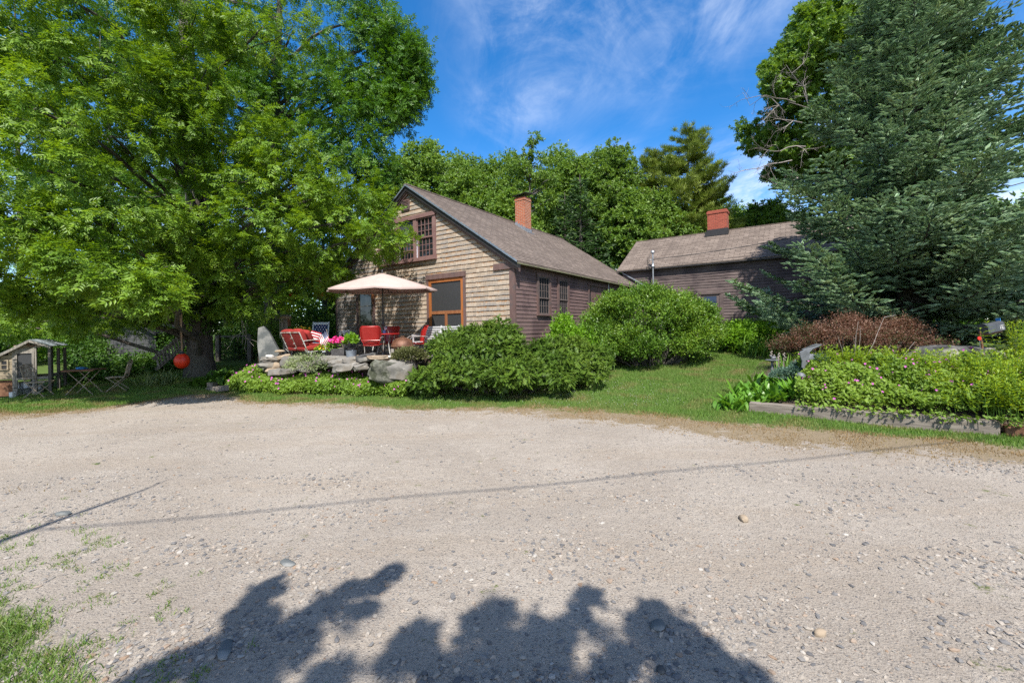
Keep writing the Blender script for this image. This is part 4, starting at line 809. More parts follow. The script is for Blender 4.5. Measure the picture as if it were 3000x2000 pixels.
# ================================================================== terrace furniture
FL = PZ
def on(px, Y, z=FL, py=1040): return Vector((xat(px, Y, py), Y, z))
def lawn_chair():
    """Pressed-metal lawn chair on a bent tube; faces -y."""
    t = thing('metal_chair', '', 'chair')
    def shell(rows, th=.012):
        V = []; k = len(rows[0])
        for r in rows: V += r
        F = [(i * k + j, i * k + j + 1, (i + 1) * k + j + 1, (i + 1) * k + j) for i in range(len(rows) - 1) for j in range(k - 1)]
        return V, F
    b = MB(); rows = []
    for z, w, y, c in ((.36, .40, .20, .03), (.43, .42, .215, .04), (.50, .50, .235, .05), (.56, .535, .25, .055), (.70, .545, .285, .06), (.82, .54, .32, .055), (.865, .50, .333, .04), (.885, .42, .338, .02)):
        r = []
        for j in range(9): s = j / 4 - 1; r.append((s * w / 2, y - c * s * s - (.022 if abs(s) == 1 else 0), z))
        rows.append(r)
    V, F = shell(rows); b.add(V, F); o = b.build('backrest', M['red'], t, True); sm = o.modifiers.new('s', 'SOLIDIFY'); sm.thickness = .012
    rim = MB(); edge = [r[0] for r in rows] + [r[-1] for r in reversed(rows)]; rim.tube(edge, .012, 6); rim.tube([(-.25, .232, .50), (-.1, .248, .50), (.1, .248, .50), (.25, .232, .50)], .009, 6); rim.build('rolled_edge', M['red'], o, True)
    b = MB(); rows = []
    for y, w, z in ((.20, .40, .36), (.17, .44, .345), (0, .48, .355), (-.17, .49, .375), (-.235, .48, .365), (-.25, .46, .33)):
        rows.append([(s * w / 2, y, z + .02 * s * s) for s in (-1, -.5, 0, .5, 1)])
    V, F = shell(rows); b.add(V, F); o = b.build('seat', M['red'], t, True); sm = o.modifiers.new('s', 'SOLIDIFY'); sm.thickness = .012
    for s in (-1, 1):
        b = MB(); b.tube([(s * .27, .27, .56), (s * .30, .12, .58), (s * .30, -.16, .575), (s * .29, -.24, .52), (s * .27, -.255, .36), (s * .25, -.245, .12), (s * .24, -.20, .03), (s * .24, -.1, .014), (s * .24, .26, .014)], .0125, 8); b.build('side_tube', M['chairt'], t, True)
    b = MB(); b.tube([(-.24, .26, .014), (.24, .26, .014)], .0125, 8); b.build('cross_tube', M['chairt'], t, True); b = MB(); b.tube([(-.25, -.13, .34), (.25, -.13, .34)], .0125, 8); b.build('cross_tube', M['chairt'], t, True)
    return t
c1 = lawn_chair(); c1['group'] = 'red metal chairs round the table'; c1['label'] = 'red metal lawn chair with its back to the driveway, in front of the umbrella table'
c1.location = on(1091, 11.95); c1.rotation_euler = (0, 0, R_(188))
dup(c1, on(1137, 13.35), R_(-22), 'red metal chair behind the table, mostly hidden, near the shingled wall')
dup(c1, on(1222, 12.45), R_(-66), 'red metal lawn chair turned sideways beside the white bench')
t = thing('round_table', 'round red metal table under the pale umbrella', 'table', on(1124, 12.55), 0)
b = MB(); b.lathe([(.0, .645), (.46, .645), (.475, .65), (.475, .672), (.46, .68), (.0, .68)], 32); b.build('tabletop', M['red'], t, True)
for k in range(4):
    a = R_(45 + 90 * k); c, s = math.cos(a), math.sin(a); b = MB(); b.tube([(c * .38, s * .38, .64), (c * .30, s * .30, .4), (c * .36, s * .36, .12), (c * .42, s * .42, .01)], .013, 6); b.build('leg', M['whitem'], t, True)
# umbrella
u = thing('patio_umbrella', 'open pale pink patio umbrella with a dark pole', 'umbrella', on(1124, 12.6)); TZ = at(1119, 800, 12.6).z - FL
b = MB(); b.tube([(0, 0, .02), (0, 0, TZ + .03)], .019, 10); b.lathe([(.0, TZ), (.03, TZ + .02), (.018, TZ + .09), (0, TZ + .11)], 8); b.lathe([(.019, .88), (.045, .91), (.045, .99), (.019, 1.05)], 10); b.build('pole', M['iron'], u, True)
b = MB(); b.lathe([(.24, .0), (.24, .04), (.05, .07), (.03, .2), (.0, .2)], 20); b.build('base', M['iron'], u, True)
W2, D2, EZ2 = 1.60, 1.05, TZ - .50; cp = []; n = 8; RO = R_(6)
cor = [(W2 * math.cos(R_(a)) * k, D2 * math.sin(R_(a)) * k2) for a, k, k2 in ((0, 1.0, 1), (38, 1.06, 1.1), (90, 1, 1.05), (142, 1.06, 1.1), (180, 1, 1), (218, 1.06, 1.1), (270, 1, 1.05), (322, 1.06, 1.1))]
V = [(0, 0, TZ)]; F = []; rings = (.12, .35, .6, .82, 1.0)
for r in rings:
    for i in range(n):
        x, y = cor[i]; x2, y2 = cor[(i + 1) % n]; h = TZ - (TZ - EZ2) * (r * .82 + .18 * r * r)
        V.append((x * r, y * r, h)); V.append(((x + x2) / 2 * r * .975, (y + y2) / 2 * r * .975, h - .035 * r * (1 - r * .2)))
for i in range(16): F.append((0, 1 + i, 1 + (i + 1) % 16, 1 + (i + 1) % 16)[:3])
for k in range(4):
    for i in range(16): a = 1 + 16 * k; F.append((a + i, a + 16 + i, a + 16 + (i + 1) % 16, a + (i + 1) % 16))
b = MB(); b.add(V, F); cn = b.build('canopy', M['canvas'], u, True); cn.rotation_euler = (0, 0, RO); sm = cn.modifiers.new('s', 'SOLIDIFY'); sm.thickness = .006
b = MB(); hem = V[-16:]; b.add([Vector(v) for v in hem] + [Vector(v) - Vector((0, 0, .035)) for v in hem], [(i, (i + 1) % 16, 16 + (i + 1) % 16, 16 + i) for i in range(16)]); o = b.build('hem', M['canvas'], u); o.rotation_euler = (0, 0, RO)
for i in range(n):
    x, y = cor[i]; b = MB(); b.tube([(x * r, y * r, TZ - (TZ - EZ2) * (r * .82 + .18 * r * r) - .018) for r in (.03, .4, .7, .99)], .008, 5); b.tube([(0, 0, EZ2 - .02), (x * .5, y * .5, TZ - (TZ - EZ2) * .44 - .02)], .007, 5); o = b.build('rib', M['iron'], u, True); o.rotation_euler = (0, 0, RO)
# stars and stripes
def star(mb, c, r, ux, uy, mi):
    c, ux, uy = Vector(c), Vector(ux), Vector(uy); vs = [c] + [c + ux * math.sin(i * math.pi / 5) * (r if i % 2 == 0 else r * .42) + uy * math.cos(i * math.pi / 5) * (r if i % 2 == 0 else r * .42) for i in range(10)]
    mb.add(vs, [(0, 1 + i, 1 + (i + 1) % 10) for i in range(10)], mi)
def flag(L, H, wave, fold):
    """Cloth hanging from a slanted stick: x along the fly, folded; canton at the hoist top."""
    def P(u, v, e=0): a = u * fold; return Vector((L * u * .62 + .02 * math.sin(a), wave * math.sin(a) + e, -H * v - .22 * L * u))
    mb = MB(); nu = 24
    for s in range(13):
        for i in range(nu):
            u0, u1, v0, v1 = i / nu, (i + 1) / nu, s / 13, (s + 1) / 13; mi = 2 if (s < 7 and u0 < .41) else (0 if s % 2 == 0 else 1)
            mb.add([P(u0, v0), P(u1, v0), P(u1, v1), P(u0, v1)], [(0, 1, 2, 3)], mi)
    for r in range(9):
        for c in range(6 if r % 2 == 0 else 5):
            uc, vc = (.035 + c * .068 + (.034 if r % 2 else 0)), .05 + r * .055
            for e in (-.003, .003): star(mb, P(uc, vc, e), H * .022, (1, 0, 0), (0, 0, 1), 1)
    return mb
def flag_thing(lb, loc, H, L, stick, tilt, rz, wave, fold):
    t = thing('flag', lb, 'flag', loc, rz); b = MB(); top = Vector((0, 0, stick)); R3 = Matrix.Rotation(tilt, 4, 'Y'); b.tube([(0, 0, 0), R3 @ top], .006, 6); b.lathe([(0, 0), (.012, .01), (.012, .02), (0, .03)], 8, R3 @ top); b.build('stick', M['old_board'], t, True)
    o = flag(L, H, wave, fold).build('cloth', [M['flagred'], M['starw'], M['navy']], t); o.location = R3 @ (top * .99); return t, o
f1, fc = flag_thing('drooping American flag on a slanted stick among the pots', at(979, 1046, 12.0), .30, .62, .78, R_(-14), R_(8), .025, 9)
fc.rotation_euler = (R_(0), R_(52), R_(6))
f2, fc2 = flag_thing('tiny American flag standing on the umbrella table', on(1140, 12.42, FL + .68), .10, .17, .24, R_(-16), R_(10), .006, 5); fc2.rotation_euler = (0, R_(48), 0)
q = MB(); q.lathe([(.0, 0), (.045, 0), (.05, .09), (.04, .09), (.0, .085)], 12); o = q.build('cup', M['navy'], None, True); o.location = on(1127, 12.35, FL + .682); tag(o, 'small dark blue cup on the red table', 'cup')
# white bench parallel to the house wall
bp = on(1282, 12.72, FL); t = thing('garden_bench', 'white slatted garden bench in front of the screen door', 'bench', bp, -PHI + R_(14)); WB = 1.36
for k in range(7):
    z = .84 - .070 * k; y = .26 - .016 * k; q = MB(); q.box(-WB / 2, WB / 2, y - .012, y + .012, z - .023, z + .023); q.build('back_slat', M['white'], t)
for k in range(6): q = MB(); q.box(-WB / 2, WB / 2, -.26 + .075 * k, -.20 + .075 * k, .40, .422); q.build('seat_slat', M['white'], t)
for s in (-1, 0, 1):
    x = s * (WB / 2 - .09); q = MB(); q.beam((x, .275, .88), (x, .15, .38), .035, .06); q.beam((x, .18, .40), (x, .26, 0), .045, .06); q.beam((x, -.22, .40), (x, -.25, 0), .045, .06); q.box(x - .02, x + .02, -.25, .2, .355, .398)
    q.build('frame', M['white'], t)
for s in (-1, 1): q = MB(); q.box(s * WB / 2 - .035, s * WB / 2 + .035, -.27, .22, .60, .625); q.beam((s * WB / 2, -.24, .6), (s * WB / 2, -.24, .4), .03); q.build('armrest', M['white'], t)
# fire bowl with a mesh dome
t = thing('fire_bowl', 'rusty fire bowl with a domed mesh lid on pale block legs', 'fire pit', on(1180, 11.55)); 
b = MB(); b.lathe([(.30, .32), (.30, .34), (.285, .40), (.245, .47), (.17, .53), (.08, .56), (.0, .565)], 28); b.build('mesh_dome', M['copper'], t, True)
b = MB()
for a in (20, 65, 110, 155): c, s = math.cos(R_(a)), math.sin(R_(a)); b.tube([(c * r, s * r, z + .006) for r, z in ((.30, .34), (.245, .47), (.17, .53), (0, .565), (-.17, .53), (-.245, .47), (-.30, .34))], .006, 5)
b.tube([(.302 * math.cos(i * .2618), .302 * math.sin(i * .2618), .335) for i in range(24)], .012, 6, closed=True); b.tube([(-.05, 0, .565), (-.04, 0, .60), (.04, 0, .60), (.05, 0, .565)], .007, 5); b.build('dome_rib', M['rust'], t, True)
b = MB(); b.lathe([(.0, .14), (.14, .15), (.24, .22), (.295, .32), (.28, .32), (.22, .23), (.0, .17)], 24); b.build('bowl', M['rust'], t, True)
for s in ((-.22, -.18), (.24, -.1), (-.05, .25)): b = MB(); b.box(s[0] - .045, s[0] + .045, s[1] - .05, s[1] + .05, 0, .27); b.build('leg', M['grey_wood'], t, False, .006)
# glider settee with red cushions, seen from behind its left
t = thing('glider_settee', 'white metal glider settee with red cushions, its back towards the driveway', 'settee', on(905, 12.55, FL + .03, 1035), R_(52))
SW = 1.15                                            # faces +x; width along y
def bk(y, z): return (-.36 - (z - .28) * .42, y, z)
b = MB()
for z in (.26, .40, .55, .72): b.tube([bk(-SW / 2, z), bk(SW / 2, z)], .013 if z < .7 else .016, 6)
for y in (-SW / 2, -.02, SW / 2): b.tube([bk(y, .2), bk(y, .72)], .015, 6)
b.build('back_frame', M['whitem'], t, True)
for s in (-1, 1):
    b = MB(); y = s * SW / 2; b.tube([bk(y, .48), (-.2, y, .50), (.30, y, .52), (.36, y, .48), (.34, y, .2), (-.34, y, .16), (-.40, y, .24)], .015, 6); b.tube([(-.36, y, .03), (.36, y, .03)], .02, 6); b.tube([(-.25, y, .03), (-.2, y, .17)], .012, 5); b.tube([(.25, y, .03), (.2, y, .17)], .012, 5); b.build('side_frame', M['whitem'], t, True)
def cushion(nm, par, cx, cy, cz, sx_, sy_, sz_, rot, m):
    q = MB(); rock_bm(q, (0, 0, 0), (sx_, sy_, sz_), 0, cx + cy * 3, 0, 3, .05, 0, 1.15); o = q.build(nm, m, par, True); o.location = (cx, cy, cz); o.rotation_euler = rot; return o
cushion('seat_cushion', t, -.02, -.27, .29, .36, .28, .085, (0, -.08, 0), M['redf']); cushion('seat_cushion', t, -.02, .29, .29, .36, .28, .085, (0, -.08, 0), M['redf'])
cushion('back_cushion', t, -.40, -.28, .56, .085, .275, .27, (0, -.38, 0), M['redf']); cushion('back_cushion', t, -.40, .29, .56, .085, .275, .27, (0, -.38, 0), M['redf'])
cushion('back_cushion', t, -.24, -.30, .60, .08, .22, .20, (0.1, -.55, .2), M['redf'])
tp = t.location; c = MB()
for k in range(7): c.box(-.15, .15, -.04, .04, -.15 + k * .043, -.107 + k * .043, k % 2)
o = c.build('throw_pillow', [M['flagred'], M['starw']], None, False, .02); o.location = on(925, 12.5, FL + .62); o.rotation_euler = (R_(-24), R_(18), R_(38)); tag(o, 'small red and white striped pillow lying on the settee', 'pillow')
# rocking chair with starred fabric
t = thing('rocking_chair', 'pale blue wooden rocking chair with a navy star fabric back', 'chair', on(934, 14.0, FL), R_(10))
b = MB(); F4 = []
b.add([(-.21, .20, .50), (.21, .20, .50), (.21, .33, 1.02), (-.21, .33, 1.02)], [(0, 1, 2, 3)], 0); b.add([(-.21, .215, .50), (.21, .215, .50), (.21, .345, 1.02), (-.21, .345, 1.02)], [(3, 2, 1, 0)], 0)
for r in range(7):
    for k in range(5 if r % 2 == 0 else 4):
        v = .06 + r * .145; star(b, (-.168 + k * .084 + (.042 if r % 2 else 0), .20 + .13 * v - .004, .50 + .52 * v), .026, (1, 0, 0), (0, .24, .97), 1)
b.build('back_fabric', [M['navy'], M['starw']], t)
for s in (-1, 1):
    b = MB(); b.tube([(s * .245, .12, .10), (s * .245, .19, .45), (s * .245, .345, 1.09)], .024, 8); b.tube([(s * .245, -.25, .10), (s * .245, -.24, .62)], .022, 8); b.box(s * .245 - .04, s * .245 + .04, -.30, .22, .615, .64); b.tube([(s * .245, -.45, .12), (s * .245, -.2, .045), (s * .245, .1, .03), (s * .245, .35, .075), (s * .245, .55, .16)], .02, 8); b.build('side_frame', M['pglb'], t, True)
b = MB(); b.box(-.23, .23, .30, .335, 1.0, 1.075); b.box(-.23, .23, .17, .20, .42, .49); b.box(-.23, .23, -.25, -.22, .36, .41); b.build('back_rail', M['pglb'], t)
b = MB(); b.box(-.225, .225, -.24, .18, .40, .425); b.build('seat', M['navy'], t)
# bird feeder post
t = thing('bird_feeder', 'weathered grey post with a shaggy flat roofed bird feeder', 'bird feeder', on(837, 14.2, .9)); ht = at(837, 926, 14.2).z - .9
b = MB(); b.box(-.05, .05, -.05, .05, -.1, ht - .05); b.build('post', M['grey_wood'], t); b = MB(); b.lathe([(.19, ht - .08), (.21, ht - .02), (.10, ht + .05), (.0, ht + .06)], 10); b.build('roof', M['old_board'], t, True)
b = MB(); rr = random.Random(3)
for k in range(9): x = -.14 + .03 * k; b.beam((x, -.07, ht - .06), (x + rr.uniform(-.02, .02), -.075, ht - rr.uniform(.45, .95)), .022, .012)
b.build('hanging_slats', M['grey_wood'], t); b = MB(); b.box(.07, .16, -.06, .05, ht - .35, ht - .1); b.build('seed_box', M['rust'], t)
# stone mushroom
t = thing('stone_mushroom', 'small stone mushroom ornament left of the settee', 'ornament', on(820, 12.75, .9)); b = MB(); b.lathe([(.05, 0), (.035, .12), (.03, .2), (0, .2)], 10); b.build('stem', M['warm'], t, True); b = MB(); b.lathe([(.0, .19), (.13, .19), (.145, .21), (.10, .25), (0, .265)], 14); b.build('cap', M['warm'], t, True)
# ================================================================== potted plants
def leaves_obj(nm, par, m, T, P, FWv, UPv, S): V, F = scatter(T, np.array(P), np.array(FWv), np.array(UPv), np.array(S)); return np_obj(nm, V, F, m, par)
def puff(rg, n, c, r, up=.5): d = unit(rg, n); d[:, 2] = np.abs(d[:, 2]) * .9 + d[:, 2] * .1; k = (.45 + .55 * rg.random(n)) ** .7; P = np.array(c) + d * np.array(r) * k[:, None]; return P, nrm(d + rg.normal(size=d.shape) * .5), nrm(d * (1 - up) + np.array([0, 0, up]) + rg.normal(size=d.shape) * .3)
rp = np.random.default_rng(21)
def pot_plant(nm, lb, loc, pot, potm, leafm, n, c, r, ls, fl=None, fm=None, fs=.02, fn=0, fc=None, fr_=None, cat='potted plant'):
    t = thing(nm, lb, cat, loc); pot.build('pot', potm, t, True)
    P, f, u = puff(rp, n, c, r); leaves_obj('leaves', t, leafm, leaf_t(1, .75, .2), P, f, u, ls * (.7 + .6 * rp.random(n)))
    if fn: P, f, u = puff(rp, fn, fc or c, fr_ or r, .3); P = np.array(fc or c) + (P - np.array(fc or c)) * 1.08; leaves_obj('flowers', t, fm, whorl(5, 1, .9, .35), P, f, u, fs * (.8 + .4 * rp.random(fn)))
    return t
b = MB(); b.add([(-.17, -.11, 0), (.17, -.11, 0), (.17, .11, 0), (-.17, .11, 0), (-.19, -.13, .30), (.19, -.13, .30), (.19, .13, .30), (-.19, .13, .30)], [(0, 3, 2, 1), (4, 5, 6, 7), (0, 1, 5, 4), (1, 2, 6, 5), (2, 3, 7, 6), (3, 0, 4, 7)])
pot_plant('flower_pot', 'dark wicker planter overflowing with hot pink geraniums', on(994, 11.95, FL - .02), b, M['pot'], M['geran'], 260, (-.05, 0, .40), (.28, .17, .18), .055, None, M['petal_p'], .034, 230, (-.03, -.02, .47), (.26, .17, .17))
b = MB(); b.lathe([(.0, 0), (.12, 0), (.15, .24), (.158, .25), (.14, .25), (.13, .22), (.0, .2)], 20)
pot_plant('bucket_plant', 'zinc bucket with a leafy yellow green plant', on(1029, 11.85, FL - .02), b, M['zinc'], M['lime'], 420, (.0, 0, .46), (.19, .17, .27), .07)
b = MB(); b.lathe([(.0, 0), (.10, 0), (.14, .1), (.15, .2), (.125, .26), (.14, .29), (.12, .29), (.0, .25)], 18)
pot_plant('urn', 'mottled cream urn of white flowers by the narrow door', on(1015, 13.4, FL + .22), b, M['urn'], M['geran'], 130, (0, 0, .36), (.15, .15, .12), .06, None, M['petal_w'], .045, 130, (.0, -.03, .44), (.20, .15, .11))
q = MB(); q.box(-.28, .28, -.2, .2, 0, .2); q.box(-.32, .32, -.22, .22, .2, .235); o = q.build('plant_stand', M['grey_wood'], None, False, .006); o.location = on(1015, 13.4, FL); tag(o, 'low grey wooden stand under the white flowered urn', 'stand')
b = MB(); b.lathe([(.0, 0), (.14, 0), (.2, .26), (.18, .26), (.0, .2)], 16)
pot_plant('flower_tub', 'tub of yellow and white flowers behind the settee', on(890, 14.3, FL + .3), b, M['pot'], M['geran'], 360, (0, 0, .40), (.42, .2, .22), .06, None, M['petal_y'], .035, 46, (0, -.03, .47), (.42, .2, .2))
q = MB(); q.box(-.5, .5, -.2, .2, .26, .3)
for s in (-.42, .42): q.box(s - .04, s + .04, -.15, .15, 0, .26)
o = q.build('plant_bench', M['dark_post'], None); o.location = on(890, 14.3, FL); tag(o, 'low dark plank bench under the yellow flower tub', 'bench')
b = MB(); b.lathe([(.0, 0), (.11, 0), (.14, .18), (.0, .16)], 14)
pot_plant('marigold_pot', 'pot of orange flowers at the foot of the flag', on(955, 12.0, FL), b, M['pot'], M['lime'], 330, (0, 0, .24), (.32, .2, .16), .06, None, M['petal_y'], .03, 14, (-.14, -.06, .27), (.24, .15, .12))
for k, (px, py, lb) in enumerate(((862, 868, 'red flowered hanging basket beyond the terrace, farther from the house'), (935, 868, 'red flowered hanging basket next to the house corner'))):
    p = at(px, py, 15.2); t = thing('hanging_basket', lb, 'hanging basket', p, 0, 'hanging baskets beyond the terrace')
    b = MB(); b.lathe([(0, -.12), (.09, -.08), (.12, 0), (.0, -.01)], 12); b.build('basket', M['pot'], t, True); b = MB(); b.tube([(-.11, 0, 0), (0, 0, .4), (.11, 0, 0)], .004, 4); b.tube([(0, 0, .4), (0, 0, 1.6)], .004, 4); b.build('hanger', M['iron'], t)
    P, f, u = puff(rp, 60, (0, 0, .02), (.17, .17, .11)); leaves_obj('leaves', t, M['geran'], leaf_t(1, .7, .2), P, f, u, .055 + 0 * rp.random(60)); P, f, u = puff(rp, 70, (0, 0, .0), (.19, .19, .13)); leaves_obj('flowers', t, M['petal_r'], whorl(5, 1, .9, .35), P, f, u, .035 + 0 * rp.random(70))
# ================================================================== left: hen house, bistro set, swing, ladder, shed, fence
t = thing('hen_house', 'little weathered hen house with a corrugated roof and an open run', 'hen house', (0, 0, 0)); hb = at(78, 1160, 12.0); hb.z = gzf(hb.x, hb.y); t.location = hb; t.rotation_euler = (0, 0, R_(30)); HS = 12.0 / FPX; HX_ = HS / 1.43
def hx(px): return (px - 78) * HX_
def hz(py): return (1160 - py) * HS
DP = 1.05; rx, rz_ = hx(93), hz(997); lx, lz = hx(-62), hz(1066); kx, kz = hx(36), hz(1024); ex_, ez_ = hx(157), hz(1017)
b = MB()
for (xa, za, xb, zb) in ((rx, rz_, ex_, ez_), (kx, kz, rx, rz_), (lx, lz, kx, kz)):
    N_ = 34
    for i in range(N_):
        y0, y1 = -.12 + (DP + .24) * i / N_, -.12 + (DP + .24) * (i + 1) / N_; c0_, c1_ = .012 * (i % 2), .012 * ((i + 1) % 2)
        b.add([(xa, y0, za + c0_), (xb, y0, zb + c0_), (xb, y1, zb + c1_), (xa, y1, za + c1_)], [(0, 1, 2, 3)])
o = b.build('roof', M['corr'], t); sm = o.modifiers.new('s', 'SOLIDIFY'); sm.thickness = .008
b = MB(); b.beam((lx, -.12, lz - .03), (kx, -.12, kz - .03), .03, .06); b.beam((kx, -.12, kz - .03), (rx, -.12, rz_ - .03), .03, .06); b.beam((rx, -.12, rz_ - .03), (ex_, -.12, ez_ - .03), .03, .06); b.build('barge_board', M['grey_wood'], t)
for px, y, py, m in ((44, 0, 1030, 'grey_wood'), (105, 0, 1012, 'grey_wood'), (149, 0, 1024, 'dark_post'), (149, DP, 1024, 'dark_post'), (149, DP * .55, 1024, 'dark_post'), (105, DP, 1012, 'dark_post'), (44, DP, 1030, 'dark_post')):
    b = MB(); x = hx(px); b.box(x - .032, x + .032, y - .03, y + .03, 0, hz(py)); b.build('post', M[m], t)
for q in ((hx(44), hx(155), -.02, .02, hz(1113), hz(1106)), (hx(149) - .02, hx(149) + .02, 0, DP, hz(1105), hz(1099)), (hx(40), hx(105), -.035, .0, hz(1030), hz(1022)), (hx(44), hx(149), DP - .02, DP + .02, hz(1113), hz(1105))): MB().box(*q).build('rail', M['grey_wood'], t)
b = MB(); b.box(hx(47), hx(54), -.045, -.01, hz(1158), hz(1030)); b.box(hx(97), hx(104), -.045, -.01, hz(1158), hz(1030)); b.box(hx(54), hx(97), -.045, -.01, hz(1036), hz(1030)); b.box(hx(54), hx(97), -.045, -.01, hz(1113), hz(1107)); dr = b.build('door', M['grey_wood'], t); b = MB(); b.box(hx(53), hx(98), -.02, -.015, hz(1108), hz(1035)); b.build('screen', M['screen'], dr)
b = MB()
for py in (1053, 1135): b.box(hx(42), hx(52), -.055, -.045, hz(py) - .012, hz(py) + .012)
b.build('hinge', M['iron'], dr)
b = MB(); n = 9
for i in range(n):
    za, zb = hz(1108) + (hz(1020) - hz(1108)) * i / n, hz(1108) + (hz(1020) - hz(1108)) * (i + 1) / n; zt = za
    xl = lx if zb < lz else lx + (kx - lx) * (zb - lz) / (kz - lz)
    b.box(max(xl, lx) + .04, hx(40), -.02 - .004 * (i % 2), .02, za, zb - .005)
b.box(lx + .05, hx(42), .02, DP - .05, hz(1110), lz - .02); b.build('board_wall', M['old_board'], t)
b = MB(); b.box(rx - .33, rx + .2, -.02, .0, hz(1020), hz(1012)); b.add([(kx, -.012, kz - .06), (rx, -.012, rz_ - .06), (ex_ - .5, -.012, kz - .08)], [(0, 1, 2)]); b.build('gable_board', M['old_board'], t)
b = MB(); xa, xb, za, zb = hx(-8), hx(25), hz(1079), hz(1056); xm = (xa + xb) / 2; zm = (za + zb) / 2
for q in ((xa, xb, za - .03, za), (xa, xb, zb, zb + .03), (xa - .03, xa, za - .03, zb + .03), (xb, xb + .03, za - .03, zb + .03), (xm - .01, xm + .01, za, zb), (xa, xb, zm - .01, zm + .01)): b.box(q[0], q[1], -.05, -.022, q[2], q[3])
wd = b.build('window', M['old_board'], t); b = MB(); b.box(xa, xb, -.035, -.03, za, zb); b.build('pane', M['black'], wd)
b = MB(); b.box(hx(-60), hx(39), .05, .08, .02, hz(1112)); b.box(hx(-60), hx(-50), -.03, .05, .0, hz(1112)); b.build('rusty_skirt', M['rust'], t)
b = MB(); b.tube([(rx + .02 + .085 * math.cos(a * .5236), -.02, hz(1012) + .03 + .07 * math.sin(a * .5236)) for a in range(12)], .02, 6, closed=True); b.build('wall_ornament', M['rust'], t, True)
def tin(px, py, w, h, lb, rzv=0):
    p = at(px, py, 12.25); q = MB(); q.lathe([(0, 0), (w * .9, 0), (w, h * .5), (w * 1.02, h * .52), (w, h * .55), (w, h), (0, h)], 18); o = q.build('metal_tub', M['pipe'], None, True); o.location = (p.x, p.y, gzf(p.x, p.y)); tag(o, lb, 'tub')
tin(78, 1158, .2, .36, 'large zinc tub standing in the hen house run'); tin(112, 1158, .13, .25, 'smaller zinc tub at the right of the larger one')
q = MB(); q.box(-.05, .05, -.05, .05, 0, .16); o = q.build('white_block', M['plastic'], None, False, .01); p = at(37, 1163, 11.75); o.location = (p.x, p.y, gzf(p.x, p.y)); tag(o, 'small white block at the corner of the hen house', 'block')
def bistro_chair(lb, loc, rz):
    t = thing('bistro_chair', lb, 'chair', loc, rz, 'rusty bistro chairs')           # faces -y
    b = MB()
    for s in (-1, 1): b.tube([(s * .19, .20, .43), (s * .2, .30, .86)], .011, 6)
    b.tube([(-.2, .30, .86), (-.12, .305, .905), (0, .308, .92), (.12, .305, .905), (.2, .30, .86)], .011, 6); b.tube([(-.2, .295, .83), (.2, .295, .83)], .007, 5); b.tube([(-.19, .22, .50), (.19, .22, .50)], .009, 5)
    for k in range(9):
        x = -.15 + .0375 * k; b.tube([(x + .008 * math.sin(i * 1.6 + k), .22 + .075 * i / 8, .50 + .33 * i / 8) for i in range(9)], .0055, 4)
    for s in (-1, 1):
        for r in (.03, .055): b.tube([(s * .07 + r * math.cos(a * .7), .30, .865 + r * .55 * math.sin(a * .7)) for a in range(9)], .005, 4)
    b.build('backrest', M['rustw'], t)
    b = MB()
    for k in range(6): b.box(-.2, .2, -.22 + .073 * k, -.16 + .073 * k, .43, .442)
    b.box(-.2, -.18, -.22, .2, .415, .43); b.box(.18, .2, -.22, .2, .415, .43); b.build('seat', M['rustw'], t)
    for s in (-1, 1):
        b = MB(); b.tube([(s * .19, .20, .43), (s * .19, -.22, .01)], .011, 6); b.build('leg', M['rustw'], t); b = MB(); b.tube([(s * .175, -.19, .42), (s * .175, .25, .01)], .011, 6); b.build('leg', M['rustw'], t)
    b = MB(); b.tube([(-.19, -.18, .05), (.19, -.18, .05)], .009, 5); b.tube([(-.175, .2, .05), (.175, .2, .05)], .009, 5); b.build('stretcher', M['rustw'], t); return t
def gl(px, py, Y=None): p = ground(px, py) if Y is None else at(px, py, Y); return Vector((p.x, p.y, gzf(p.x, p.y)))
bc = bistro_chair('rusty folding bistro chair in front of the hen house run', gl(118, 1163), R_(105)); bistro_chair('cream folding bistro chair with a curled back, facing the little table', gl(345, 1146), R_(-62))
t = thing('bistro_table', 'small rusty folding table with crossed legs between two chairs', 'table', gl(248, 1155), R_(14))
b = MB()
for k in range(7): b.box(-.36, .36, -.26 + .075 * k, -.2 + .075 * k, .70, .715)
b.box(-.37, .37, -.27, -.255, .675, .715); b.box(-.37, .37, .255, .27, .675, .715); b.build('tabletop', M['rust'], t)
for s in (-1, 1):
    for e in (-1, 1): b = MB(); b.tube([(e * .28, s * .21, .69), (-e * .32, s * .21, .01)], .012, 6); b.build('leg', M['rustw'], t)
b = MB(); b.tube([(-.1, -.21, .47), (-.1, .21, .47)], .01, 5); b.build('stretcher', M['rustw'], t)
q = MB(); rock_bm(q, (0, 0, .03), (.14, .1, .035), .2, 4, 0, 2, .3); o = q.build('blue_cloth', mat('blue_cloth', (.03, .16, .38), None, 20, .8), None, True); o.location = gl(248, 1155) + Vector((-.08, 0, .715)); tag(o, 'crumpled blue cloth on the rusty folding table', 'cloth')
